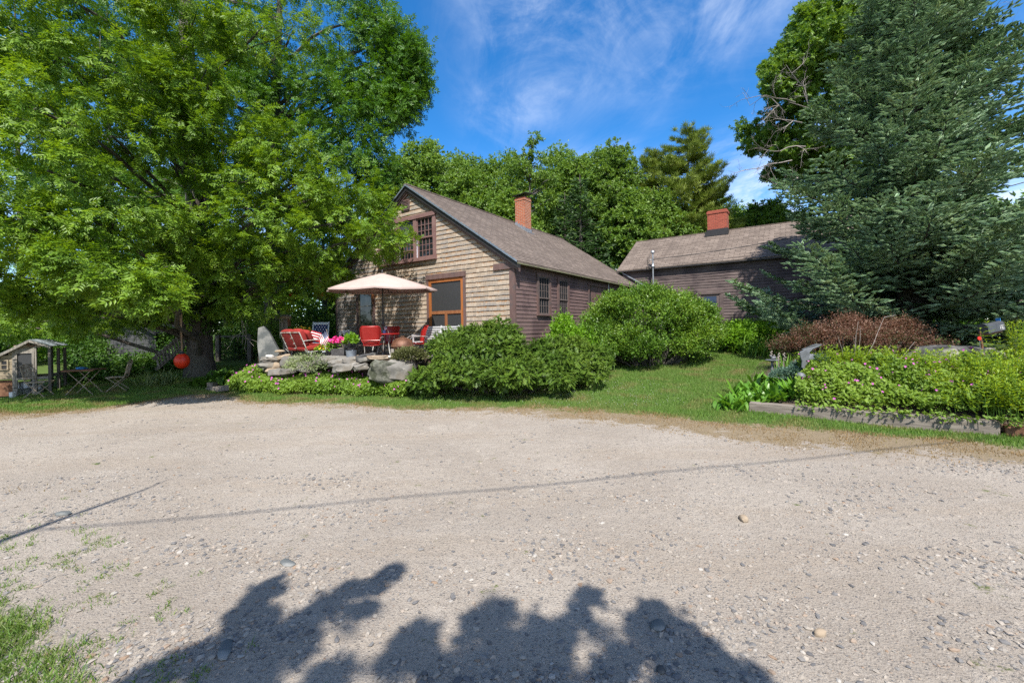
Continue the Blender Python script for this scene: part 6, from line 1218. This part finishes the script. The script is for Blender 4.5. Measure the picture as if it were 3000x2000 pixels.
for i, (px, py, Y, r, lm, lb) in enumerate(((700, 1000, 17.5, (1.4, .8, .9), 'under', 'shady bush behind the wire fence'), (820, 960, 17, (1.3, .8, 1.2), 'bgleaf', 'bright bush behind the bird feeder post'), (930, 960, 18, (1.2, .8, 1.3), 'under', 'dark bush beside the left corner of the house'), (640, 900, 18.5, (1.5, .8, 1.6), 'under', 'tall shady bush right behind the ash trunk'), (490, 1010, 18.5, (1.3, .8, .9), 'under', 'shady bush right of the old shed'), (250, 1040, 17.0, (1.0, .8, .6), 'under', 'dark bush left of the old shed'), (150, 1060, 17.5, (1.8, .8, .9), 'lime', 'sunlit lime bush seen through the hen house run'), (20, 980, 16, (1.6, .8, 1.2), 'under', 'dark bush behind the hen house roof'), (-150, 1020, 15, (1.6, .8, 1.1), 'under', 'dark bush left of the hen house'), (380, 1100, 15, (1.5, .5, .35), 'under', 'low dark growth behind the cream bistro chair'), (250, 1115, 14, (1.2, .4, .3), 'under', 'low dark growth behind the folding table'), (300, 900, 20, (2.2, .8, 1.2), 'under', 'dark bush above the shed roof'), (780, 850, 19, (2, .9, 1.8), 'bgleaf', 'tall bright bush above the bird feeder'), (520, 1080, 15.4, (.9, .5, .3), 'under', 'low dark growth below the wooden ramp'))):
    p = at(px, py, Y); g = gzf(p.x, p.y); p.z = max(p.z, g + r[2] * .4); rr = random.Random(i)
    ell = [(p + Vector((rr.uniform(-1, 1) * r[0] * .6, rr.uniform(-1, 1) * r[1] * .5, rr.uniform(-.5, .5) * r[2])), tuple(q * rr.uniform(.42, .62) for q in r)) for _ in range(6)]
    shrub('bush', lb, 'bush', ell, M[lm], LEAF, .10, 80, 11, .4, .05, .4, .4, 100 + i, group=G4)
# climbing trellis of leaves and small plants at ground
def rosette(nm, lb, cat, loc, n, L, w, lm, arch=.5, seed=1, spread=.08, group=None, up=.8, seg=4):
    """Strap or oval leaves arching out of one crown."""
    t = thing(nm, lb, cat, loc, 0, group); rg = np.random.default_rng(seed); a = rg.random(n) * 6.283; l = L * (.6 + .5 * rg.random(n)); el = up + rg.normal(size=n) * .22; V, F = [], []
    rt0 = rg.normal(size=(n, 2)) * spread; s = np.linspace(0, 1, seg + 1); prof = np.sin(np.pi * np.clip(s * .92 + .08, 0, 1)) ** .7; prof[-1] = .02
    for i in range(n):
        ang = el[i] - arch * 1.9 * s * s; r = np.cumsum(np.r_[0, np.cos(ang[:-1])]) * l[i] / seg; z = np.cumsum(np.r_[0, np.sin(ang[:-1])]) * l[i] / seg; dx, dy = math.cos(a[i]), math.sin(a[i]); c = np.stack([rt0[i, 0] + dx * r, rt0[i, 1] + dy * r, z], 1); sd = np.array([-dy, dx, 0]) * w / 2; o = 2 * len(s) * i
        V.append(c - prof[:, None] * sd); V.append(c + prof[:, None] * sd); k = len(s); F += [(o + j, o + j + 1, o + k + j + 1, o + k + j) for j in range(seg)]
    np_obj('leaves', np.vstack(V), np.array(F), lm, t, smooth=True); return t
# ================================================================== right garden bed
PL = Vector((4.62, 8.18, 0)); pl1 = at(2196, 1196, 8.25); pl2 = at(2925, 1262, 6.35); PD = Vector((pl2.x - pl1.x, pl2.y - pl1.y, 0)); PLEN = PD.length; PD.normalize(); PB = Vector((-PD.y, PD.x, 0)); P0 = Vector((pl1.x, pl1.y, 0))
TH = .21
q = MB(); m_ = PLEN / 2; q.box(-m_, m_, -.09, .10, -.06, TH)
o = q.build('planter_timber', M['timber'], None, False, .014); o.location = P0 + PD * m_ + Vector((0, 0, gzf(*(P0 + PD * m_)[:2]))); o.rotation_euler = (0, 0, math.atan2(PD.y, PD.x)); tag(o, 'long weathered timber edging the front of the flower garden', 'timber')
q = MB(); q.box(0, 2.2, -.09, .10, -.06, TH * .8); o = q.build('planter_timber', M['rust'], None, False, .014); e = P0 + PD * (PLEN + .06) + PB * .03; o.location = e + Vector((0, 0, gzf(e.x, e.y) - .02)); o.rotation_euler = (0, 0, math.atan2(PD.y, PD.x) - .04); tag(o, 'reddish rotten timber continuing past the right end of the grey one', 'timber')
def bedz(t, d): g = gz(P0.x + PD.x * t + PB.x * d, P0.y + PD.y * t + PB.y * d); return np.maximum(g, .0) + np.clip((d + .02) / .1, 0, 1) * (TH * .75 + .30 * (1 - np.exp(-np.maximum(d, 0) / 1.5))) * np.clip((t + .02) / .7, 0, 1) * np.clip((5.2 - d) / 1.5, 0, 1)
def bed(t, d): p = P0 + PD * t + PB * d; p.z = float(bedz(np.array(t), np.array(d))); return p
tt, dd_ = np.meshgrid(np.linspace(-.3, 7, 50), np.linspace(.0, 5.2, 40)); Zb = bedz(tt, dd_) + .006; XY = np.stack([P0.x + PD.x * tt + PB.x * dd_, P0.y + PD.y * tt + PB.y * dd_, Zb], -1).reshape(-1, 3); i0 = (np.arange(39)[:, None] * 50 + np.arange(49)[None]).ravel(); struct(np_obj('garden_soil', XY, np.stack([i0, i0 + 1, i0 + 51, i0 + 50], 1), M['earth'], smooth=True))
def bedpx(px, Y, py=1100): p = at(px, py, Y); r = p - P0; t, d = r.dot(PD), r.dot(PB); return Vector((p.x, p.y, float(bedz(np.array(t), np.array(d)))))
PALM = merge_t([(leaf_t(1, .46, .15), T_(0, 0, 0, R_(a), 1)) for a in (-80, -40, 0, 40, 80)])
def cover(nm, lb, pts, zs, hgt, n, T, size, lm, fl, nf, fs, seed):
    """Ground cover: leaves over a mound profile with flowers standing above (uncountable)."""
    rg = np.random.default_rng(seed); k = rg.random(n) ** .45; P = pts[:n].copy(); P[:, 2] = zs[:n] + hgt[:n] * k; d = unit(rg, n); d[:, 2] = np.abs(d[:, 2])
    V, F = scatter(T, P, nrm(d * [1, 1, .5] + [0, -.25, .05]), nrm(d + rg.normal(size=d.shape) * .3 + [0, -.75, .5]), size * (.6 + .7 * rg.random(n))); mi = np.zeros(len(F), int)
    j = rg.choice(n, nf, False); Q = P[j].copy(); Q[:, 2] = zs[j] + hgt[j] * (1.06 + .16 * rg.random(nf)); Q[:, 1] -= .02; V2, F2 = scatter(whorl(5, 1, .85, .3), Q, unit(rg, nf), nrm(rg.normal(size=(nf, 3)) * .45 + [0, -.9, .7]), fs * (.75 + .5 * rg.random(nf)))
    o = np_obj(nm, np.vstack([V, V2]), np.vstack([F, F2 + len(V)]), [lm, fl], mi=np.r_[mi, np.ones(len(F2), int)]); tag(o, lb, 'ground cover', kind='stuff')
rc = np.random.default_rng(55)
n = 42000; t = rc.uniform(.75, 6.5, n); d = rc.random(n) ** .8 * 1.9 + .02; h = (.34 + .07 * np.sin(t * 9 + d * 5) + .06 * np.sin(t * 17 + 3 * d) * np.sin(d * 13) + .12 * np.sin(t * 3.3) * np.sin(d * 4 + t) + .10 * np.clip(d, 0, 1)) * (.75 + .25 * np.clip(d / .25, 0, 1))
ov = rc.random(n) < .016; d = np.where(ov, -rc.random(n) * .16, d); z = bedz(t, np.maximum(d, .08)) - np.where(ov, .08, 0); h = np.where(ov, .16, h)
cover('flower_ground_cover', 'low geranium foliage with magenta flowers spilling over the timber edge', np.stack([P0.x + PD.x * t + PB.x * d, P0.y + PD.y * t + PB.y * d, z], 1), z, h, n, PALM, .040, M['geran'], M['petal_m'], 230, .024, 56)
# strip of geranium in front of the stone wall
n = 34000; s = rc.random(n); fa, fb_ = at(655, 1140, 12.0), at(1192, 1146, 10.45); ba, bb = at(720, 1095, 13.0), at(1215, 1100, 11.0); w = rc.random(n) ** .8; X_ = (fa.x + (fb_.x - fa.x) * s) * (1 - w) + (ba.x + (bb.x - ba.x) * s) * w; Y_ = (fa.y + (fb_.y - fa.y) * s) * (1 - w) + (ba.y + (bb.y - ba.y) * s) * w + .08 * np.sin(s * 31)
z = gz(X_, Y_); h = (.30 + .10 * np.sin(s * 23) * np.sin(s * 9 + 1) + .22 * w) * (.6 + .4 * np.clip(w / .15, 0, 1))
cover('flower_ground_cover', 'strip of geranium foliage with lilac pink flowers below the stone wall', np.stack([X_, Y_, z], 1), z, h, n, PALM, .042, M['geran'], M['petal_m'], 130, .030, 57)
# catmint over the stones
tcm = thing('catmint', 'straggly grey green catmint trailing over the terrace stones', 'plant', (0, 0, 0)); P, f, u = puff(rc, 2400, at(905, 1078, 11.6)[:], (.72, .35, .46)); leaves_obj('leaves', tcm, M['silver'], NARROW, P, f, u, .06 * (.6 + .6 * rc.random(2400))); b = MB(); rr = random.Random(3); c_ = at(905, 1090, 11.65)
for k in range(26): e = at(rr.uniform(845, 965), rr.uniform(1030, 1100), 11.5); b.tube([c_, c_.lerp(e, .5) + Vector((0, 0, .1)), e], .005, 4)
b.build('stems', M['silver'], tcm)
tj = thing('juniper', 'scraggly brown green juniper beside the fire bowl', 'shrub', (0, 0, 0)); P, f, u = puff(rc, 1500, at(1200, 1050, 11.0)[:], (.48, .3, .30)); leaves_obj('foliage', tj, M['juni'], BR, P, f, u, .09 * (.6 + .6 * rc.random(1500)))
b = MB()
for k in range(16): e = at(rr.uniform(1165, 1250), rr.uniform(1005, 1060), 10.95); limb(b, at(1205, 1072, 11), e, .012, .004, rr, n=4, seg=3)
b.build('stems', M['bark'], tj)
# hostas and strap leaved clumps
G5 = 'broad leaved clumps at the garden corner'
for i, (px, Y, L, n, lb) in enumerate(((2150, 8.35, .36, 46, 'broad leaved clump on the lawn at the left end of the grey timber'), (2215, 8.5, .34, 60, 'broad leaved clump right above the left end of the timber'), (2270, 8.45, .34, 60, 'broad leaved clump second from the timber end'), (2325, 8.3, .34, 60, 'broad leaved clump below the small mushroom path light'), (2250, 8.95, .34, 60, 'broad leaved clump in front of the iris blades'), (2190, 9.1, .34, 50, 'broad leaved clump at the lawn side of the iris'), (2310, 8.85, .34, 60, 'broad leaved clump below the blue juniper'), (2370, 8.15, .30, 50, 'broad leaved clump where the geraniums begin'), (2172, 8.75, .34, 60, 'broad leaved clump on the lawn edge behind the leftmost one'), (2205, 9.5, .36, 60, 'broad leaved clump on the lawn edge below the bird bath'), (2240, 9.9, .34, 60, 'rearmost broad leaved clump at the lawn edge'))):
    p = bedpx(px, Y); rosette('broadleaf_clump', lb, 'plant', p, n, L, .085, M['hosta'], .42, 140 + i, .16, G5, 1.05)
p = bedpx(2300, 9.4); rosette('iris_clump', 'upright iris blades beside the grey bird ornament', 'plant', p + Vector((.12, 0, 0)), 26, .62, .035, M['blade'], .10, 150, .12, None, 1.38); t = thing('seed_stalks', 'tall faded flower stalks behind the bird bath', 'plant', p + Vector((-.2, 0, 0))); b = MB(); rr = random.Random(9)
for k in range(5):
    e = Vector((rr.uniform(-.3, .2), rr.uniform(-.1, .1), rr.uniform(.55, .72))); b.tube([(e.x * .5, e.y, 0), e], .006, 4)
    for j in range(6): rock_bm(b, e + Vector((rr.uniform(-.03, .03), 0, -.03 * j)), (.014, .014, .017), 0, j, 0, 1)
b.build('stems', M['twig'], t)
for i, (px, Y, L, lb) in enumerate(((2200, 13.6, .75, 'arching daylily clump below the lime shrub'), (2260, 13.2, .8, 'arching daylily clump in shade right of the first one'), (2330, 13.0, .8, 'arching daylily clump next to the barberry'))): p = gl(px, 1040, Y); rosette('daylily_clump', lb, 'plant', p, 90, L, .026, M['blade'], .55, 160 + i, .22, 'daylily clumps', 1.15, 6)
p = gl(1745, 1040, 12.2); rosette('ornamental_grass', 'tall arching grass clump between the dwarf spruce and the round shrub', 'plant', p, 90, 1.15, .024, M['blade'], .45, 165, .2, None, 1.25, 6)
p = gl(468, 1120, 13.1); rosette('strap_leaf_clump', 'grey green strap leaved clump below the wooden ramp', 'plant', p, 90, .62, .03, M['silver'], .5, 166, .25, None, .9, 5)
for i, (px, py, Y, lb) in enumerate(((660, 1085, 13.3, 'large leaved hosta right of the ash roots'), (620, 1100, 13.0, 'smaller hosta at the foot of the ash'))): p = gl(px, py, Y); rosette('hosta', lb, 'plant', p, 70, .5 - .12 * i, .16, M['under'], .45, 168 + i, .25, 'hostas by the ash', .9)
# blue juniper cushions round the ornament
tb_ = thing('blue_juniper', 'low blue green juniper around the grey bird ornament', 'shrub', (0, 0, 0)); Ls = []
for px, Y, r in ((2290, 8.95, .22), (2345, 9.0, .2), (2400, 9.1, .26), (2325, 8.8, .16)): c_ = bedpx(px, Y) + Vector((0, 0, .26)); P, f, u = puff(rc, 520, c_[:], (r, r, r * .9)); Ls.append(scatter(BR, P, f, u, .07 * (.6 + .6 * rc.random(520))))
V, F = stack(Ls); np_obj('foliage', V, F, M['bluej'], tb_)
# grey bird ornament with raised wings on a post
op = bedpx(2371, 8.7); t = thing('bird_ornament', 'grey metal bird ornament with broad wings spread, on a brown post', 'ornament', op, R_(15)); oz = at(2371, 1046, 8.7).z - op.z
b = MB(); b.tube([(0, 0, 0), (0, 0, oz - .12)], .025, 8); b.beam((-.18, 0, oz - .30), (.16, .02, oz - .32), .03); b.build('post', M['rust'], t, True)
def wing(mb, pts, root, th): mb.prism([Vector(p) for p in pts], (0, 0, 0), (0, th, 0))
b = MB(); Z = oz
prof = [(.0, .06), (-.12, .16), (-.30, .12), (-.285, .02), (-.235, -.08), (-.25, -.20), (-.17, -.24), (-.05, -.11), (.05, -.02)]
vs = [(x, -.03 - .10 * abs(x), Z + z) for x, z in prof] + [(x * .98, .0 - .10 * abs(x), Z + z) for x, z in prof]; n = len(prof); b.add(vs, [tuple(range(n)), tuple(range(2 * n - 1, n - 1, -1))] + [(i, n + i, n + (i + 1) % n, (i + 1) % n) for i in range(n)])
prof = [(-.02, .05), (-.14, .17), (-.02, .21), (.12, .245), (.26, .27), (.46, .25), (.34, .205), (.16, .16), (.06, .10), (.02, .02)]
vs = [(x, .02 + .10 * abs(x), Z + z) for x, z in prof] + [(x, .05 + .10 * abs(x), Z + z - .012) for x, z in prof]; n = len(prof); b.add(vs, [tuple(range(n)), tuple(range(2 * n - 1, n - 1, -1))] + [(i, n + i, n + (i + 1) % n, (i + 1) % n) for i in range(n)]); b.build('wings', M['bird'], t, False, .008)
b = MB(); rock_bm(b, (.02, 0, Z - .01), (.075, .05, .075), 0, 2, .5, 3, .1); rock_bm(b, (.075, -.01, Z + .04), (.032, .026, .028), 0, 3, 0, 2, .05); b.lathe([(.0, 0), (.012, 0), (.0, .05)], 6, (0, 0, 0), 0, Matrix.Translation((.10, -.01, Z + .04)) @ Matrix.Rotation(R_(95), 4, 'Y')); b.build('body', M['bird'], t, True)
op = bedpx(2346, 8.3, 1120); t = thing('path_light', 'small dark domed path light among the leaves', 'garden light', op); oz = at(2346, 1102, 8.3).z - op.z; b = MB(); b.tube([(0, 0, 0), (0, 0, oz)], .014, 8); b.lathe([(.03, oz - .1), (.03, oz)], 10); b.build('post', M['iron'], t, True); b = MB(); b.lathe([(.085, oz), (.08, oz + .03), (.05, oz + .065), (0, oz + .08)], 16); b.build('cap', M['bird'], t, True)
op = bedpx(2262, 9.3); t = thing('bird_bath', 'little grey bird bath with a bird figure at the garden corner', 'bird bath', op); oz = at(2262, 1057, 9.3).z - op.z; b = MB(); b.lathe([(.05, 0), (.025, .1), (.022, oz - .03), (.05, oz - .01), (.13, oz + .02), (.12, oz + .03), (0, oz + .005)], 16); b.build('bowl', M['bird'], t, True); b = MB(); rock_bm(b, (.04, 0, oz + .065), (.06, .03, .035), 0, 1, -.3, 2, .08); rock_bm(b, (-.01, 0, oz + .10), (.025, .022, .022), 0, 1, 0, 2, .05); b.build('bird_figure', M['bird'], t, True)
# yellow green loosestrife stands: leafy upright stems
def stems_plant(nm, lb, loc, ns, H, sp, lm, leaf, lw, seed, group=None, pairs=9):
    t = thing(nm, lb, 'plant', loc, 0, group); rg = np.random.default_rng(seed); rr = random.Random(seed); b = MB(); Ps, Fs, Us, Ss = [], [], [], []
    for i in range(ns):
        x, y = rr.gauss(0, sp), rr.gauss(0, sp * .7); h = H * rr.uniform(.7, 1.1); lx, ly = rr.gauss(0, .12) * h + x * .25, rr.gauss(0, .1) * h - .06 * h; b.tube([(x, y, 0), (x + lx * .4, y + ly * .4, h * .55), (x + lx, y + ly, h)], .004, 4, cap=False)
        for k in range(pairs):
            s = .22 + .78 * (k + 1) / pairs; c = np.array([x + lx * s ** 1.4, y + ly * s ** 1.4, h * s]); a0 = k * 1.57 + rr.random()
            for m in range(3 if k < pairs - 1 else 5): a = a0 + m * 2.09 + rr.gauss(0, .25); e = .35 if k < pairs - 1 else .9; d = np.array([math.cos(a), math.sin(a), e + rr.gauss(0, .18)]); Ps.append(c); Fs.append(d); Us.append([rr.gauss(0, .2), rr.gauss(0, .2), 1]); Ss.append(leaf * rr.uniform(.7, 1.15) * (1 if s < .9 else .7))
    V, F = scatter(leaf_t(1, lw, .2), np.array(Ps), nrm(np.array(Fs)), np.array(Us), np.array(Ss)); np_obj('leaves', V, F, lm, t); b.build('stems', M['blade'], t); return t
G6 = 'golden loosestrife stands'
for i, (px, Y, ns, H, sp, lb) in enumerate(((2900, 7.3, 60, .72, .36, 'golden loosestrife stand in front of the mailbox'), (2985, 6.8, 60, .78, .34, 'golden loosestrife at the right edge above the rotten timber'), (2800, 7.7, 56, .66, .34, 'golden loosestrife in front of the dark ledge rocks'), (2720, 8.2, 48, .55, .34, 'short golden loosestrife before the pale flat boulder'), (2620, 8.5, 52, .58, .38, 'golden loosestrife in front of the barberry middle'), (2520, 8.7, 52, .60, .36, 'golden loosestrife left of the dead stalks'), (2475, 8.9, 44, .58, .28, 'golden loosestrife right of the bird ornament'), (3010, 8.4, 30, .95, .25, 'tallest loosestrife near the split posts'), (2978, 8.9, 20, .95, .16, 'tall loosestrife just right of the mailbox'), (3080, 7.0, 40, .7, .35, 'golden loosestrife beyond the right edge'), (2960, 6.5, 60, .66, .26, 'golden loosestrife leaning over the joint of the two timbers'), (2870, 6.95, 56, .56, .28, 'golden loosestrife at the front between geranium and right edge'), (2790, 7.3, 44, .50, .26, 'golden loosestrife among the geraniums above the timber middle'))): p = bedpx(px, Y); stems_plant('loosestrife', lb, p, ns, H, sp, M['gold'], .105, .24, 180 + i, G6)
t = thing('dead_stalks', 'tall pale dead stalks in front of the barberry', 'plant', (0, 0, 0)); b = MB(); rr = random.Random(6)
for (x0, y0), (x1, y1) in (((2500, 1060), (2515, 940)), ((2510, 1060), (2520, 955)), ((2540, 1040), (2590, 930)), ((2590, 930), (2625, 922)), ((2470, 1040), (2455, 985)), ((2580, 1050), (2610, 1010)), ((2630, 1065), (2680, 1000)), ((2505, 1050), (2500, 985))): limb(b, at(x0, y0, 9.6), at(x1, y1, 9.5), .008, .004, rr, n=4, seg=3)
b.build('stems', M['twig'], t)
# ledge rocks, mailbox, posts
for i, (px, py, Y, s, rz, ti, mm, lb) in enumerate(((2790, 1040, 9.9, (.62, .5, .24), .1, .05, 'darkrock', 'broad pale topped ledge rock behind the garden'), (2730, 1050, 9.7, (.34, .4, .22), .4, -.3, 'darkrock', 'sloping dark rock at the left of the ledge'), (2862, 1040, 9.6, (.40, .4, .17), -.2, .2, 'darkrock', 'black layered rock under the mailbox post'), (2665, 1078, 9.2, (.34, .3, .13), .1, 0, 'lichen', 'pale flat boulder half hidden by yellow green leaves'))):
    p = at(px, py, Y); q = MB(); rock_bm(q, (0, 0, 0), s, rz, i * 2.1 + .5, ti, 3, .32, 0, .6); o = q.build('ledge_rock', M[mm], None, False); o.location = p; tag(o, lb, 'rock')
mp0 = at(2886, 1030, 9.3); t = thing('mailbox', 'dull black mailbox numbered 27, tilted on a rusty post', 'mailbox', mp0)
mc = at(2905, 958, 9.3) - mp0; b = MB(); b.tube([(0, 0, -.5), (-.10, 0, mc.z - .08)], .021, 8); b.build('post', M['rust'], t, True)
MX = Matrix.Translation(mc) @ Matrix.Rotation(R_(-8), 4, 'Y') @ Matrix.Rotation(R_(12), 4, 'Z'); b = MB(); pr = [(-.085, -.10)] + [(.085 * math.cos(R_(a)), .02 + .085 * math.sin(R_(a))) for a in range(180, -1, -20)] + [(.085, -.10)]
n = len(pr); L_ = .25; vs = [(-L_, y, z) for y, z in pr] + [(L_, y, z) for y, z in pr]; b.add(vs, [tuple(range(n)), tuple(range(2 * n - 1, n - 1, -1))] + [(i, n + i, n + (i + 1) % n, (i + 1) % n) for i in range(n)], 0, MX); bx = b.build('box', M['mailbox'], t, True)
b = MB(); vs = [(-L_ - .012, y * 1.06, z * 1.04) for y, z in pr] + [(-L_ + .03, y * 1.06, z * 1.04) for y, z in pr]; b.add(vs, [tuple(range(n)), tuple(range(2 * n - 1, n - 1, -1))] + [(i, n + i, n + (i + 1) % n, (i + 1) % n) for i in range(n)], 0, MX); b.build('door', M['mailbox'], bx, True)
b = MB(); b.box(-.26, .2, -.06, .06, -.135, -.105, 0, MX); b.build('mount', M['rust'], t)
b = MB(); b.box(.09, .205, -.090, -.087, -.075, .02, 0, MX); pl_ = b.build('number_plate', M['white'], bx)
cu = bpy.data.curves.new('number', 'FONT'); cu.body = '27'; cu.size = .11; cu.extrude = .001; cu.align_x = 'CENTER'; cu.offset = .002; tmp = bpy.data.objects.new('number_text', cu); SC.collection.objects.link(tmp); me = bpy.data.meshes.new_from_object(tmp.evaluated_get(bpy.context.evaluated_depsgraph_get())); bpy.data.objects.remove(tmp); me.materials.clear(); me.materials.append(M['iron']); o = bpy.data.objects.new('number', me); SC.collection.objects.link(o); o.parent = bx; o.matrix_local = MX @ Matrix.Translation((.147, -.0915, -.066)) @ Matrix.Rotation(R_(90), 4, 'X')
b = MB(); b.box(.235, .245, -.03, .05, .06, .16, 0, MX); b.build('flag', mat('blue_flag_paint', (.04, .22, .55), None, 9, .5), bx)
rp_ = at(2875, 1025, 9.25); t = thing('reflector_stake', 'thin stake with a round red reflector left of the mailbox post', 'reflector', rp_); rc_ = at(2869, 991, 9.2) - rp_; b = MB(); b.tube([(0, 0, -.4), (rc_.x, rc_.y, rc_.z + .03)], .007, 5); b.build('stake', M['pipe'], t); b = MB(); b.lathe([(0, -.008), (.038, -.008), (.042, 0), (.038, .008), (0, .008)], 16, (0, 0, 0), 0, Matrix.Translation(rc_) @ Matrix.Rotation(R_(90), 4, 'X')); b.build('reflector', M['petal_r'], t, True)
for i, (px, y0, Y, w, lb) in enumerate(((2972, 930, 10.2, .09, 'grey split fence post right of the mailbox'), (2996, 935, 10.4, .07, 'second brownish fence post at the right edge'), (2824, 965, 13.5, .16, 'short dark stump post behind the ledge rocks'))):
    p = at(px, 1100, Y); g = gzf(p.x, p.y); h = at(px, y0, Y).z - g; q = MB(); rr = random.Random(i); q.tube([(0, 0, -.2), (rr.uniform(-.03, .03), 0, h * .5), (rr.uniform(-.05, .05), 0, h)], [w * .62, w * .55, w * .5], 7); o = q.build('fence_post', M['grey_wood' if i == 0 else 'dark_post'], None); o.location = (p.x, p.y, g); tag(o, lb, 'post')
# ================================================================== the tree behind the camera, whose branches shade the near gravel
st = thing('roadside_tree', 'tree behind the viewer, known only by its leafy branch shadows on the near gravel', 'tree', (0, 0, 0)); tb = Vector((-3.4, -6.2, 0)); rs = np.random.default_rng(77); cl_ = []
def up_(px, py, h): g = ground(px, py); k = SDIR / SDIR.z; return g + k * h
SH = [(430, 1990, 75), (520, 1960, 80), (620, 1930, 80), (700, 1890, 75), (640, 1990, 90), (790, 1870, 80), (760, 1960, 80), (880, 1820, 75), (860, 1900, 70), (960, 1770, 55), (1030, 1735, 42), (1100, 1705, 32), (1150, 1680, 22), (740, 1770, 40), (790, 1725, 38), (700, 1810, 32), (770, 1800, 40), (1060, 1780, 30), (940, 1990, 70),
 (1230, 1870, 55), (1180, 1930, 60), (1260, 1960, 60), (1400, 1830, 60), (1460, 1800, 50), (1480, 1900, 110), (1400, 1950, 100), (1560, 1860, 75), (1580, 1960, 110), (1722, 1752, 34), (1695, 1800, 34), (1650, 1850, 40), (1625, 1890, 45), (1920, 1790, 50), (1880, 1840, 55), (1960, 1860, 85), (2040, 1910, 95), (1950, 1950, 110), (2110, 1960, 90), (2180, 1995, 80), (1830, 1930, 50), (1790, 1990, 70)]
b = MB(); rr = random.Random(4); TR([(tb, .3), (tb + Vector((.1, .2, 2.5)), .25), (tb + Vector((.3, .5, 5)), .18), (tb + Vector((.3, .6, 9)), .05)], b, 10); root = tb + Vector((.3, .5, 5)); Ls = []
for i, (px, py, r) in enumerate(SH):
    h = 5.0 + .6 * math.sin(i * 1.7); c = up_(px, py, h); g = ground(px, py); R1 = r * g.y / FPX
    m = 9; sc_ = np.array(c[:]) + unit(rs, m) * (R1 * (.1 + .75 * rs.random(m)))[:, None]
    for s_c in sc_: n = int(5 + 40 * R1); td = nrm(rs.normal(size=3) + [.5, .6, 0]); P = s_c + td * ((rs.random(n) - .35) * R1 * 1.1)[:, None] + rs.normal(size=(n, 3)) * .028; Ls.append(scatter(MAPLE, P, unit(rs, n), nrm(rs.normal(size=(n, 3)) * .6 + [0, 0, 1]), .058 * (.7 + .6 * rs.random(n))))
for ln, h in (([(430, 1990), (620, 1930), (790, 1870), (960, 1770), (1150, 1680)], 5.0), ([(640, 1990), (760, 1850), (800, 1720)], 5.2), ([(1400, 1990), (1480, 1880), (1460, 1790)], 5.1), ([(1790, 1999), (1950, 1900), (1920, 1790)], 4.9), ([(1950, 1990), (2050, 1910)], 5)):
    pts = [up_(px, py, h) for px, py in ln]; limb(b, root, pts[0], .07, .03, rr, n=6); b.tube(pts, [.022 - .016 * i / (len(pts) - 1) for i in range(len(pts))], 5)
bl = [(ground(0, 1585) + SDIR / SDIR.z * 5.5), up_(250, 1495, 5.4), up_(420, 1435, 5.3), up_(490, 1405, 5.3)]; limb(b, root, bl[0], .08, .04, rr, n=6); b.tube(bl, [.04, .03, .016, .006], 6)
C = np.array([[tb.x + rr.uniform(-3, 4), tb.y + rr.uniform(-3, 1.5), rr.uniform(6, 9.5)] for _ in range(26)]); C[:, 1] = np.minimum(C[:, 1], -.9 - C[:, 2] * .45); Ls.append(bough_leaves(rs, C, np.full((26, 3), .9), 26, 9, .5, .12, T=MAPLE))
for c in C: limb(b, root, c, .06, .015, rr, n=5)
b.build('trunk', M['bark'], st, True); V, F = stack(Ls); np_obj('crown', V, F, M['maple'], st)
wa, wb = up_(380, 1512, 7.5), up_(2780, 1290, 7.5); d = wb - wa; wire('utility_wire', 'overhead cable whose thin shadow crosses the driveway', wa - d * .6, wb + d * .3, .25, .013, 40)
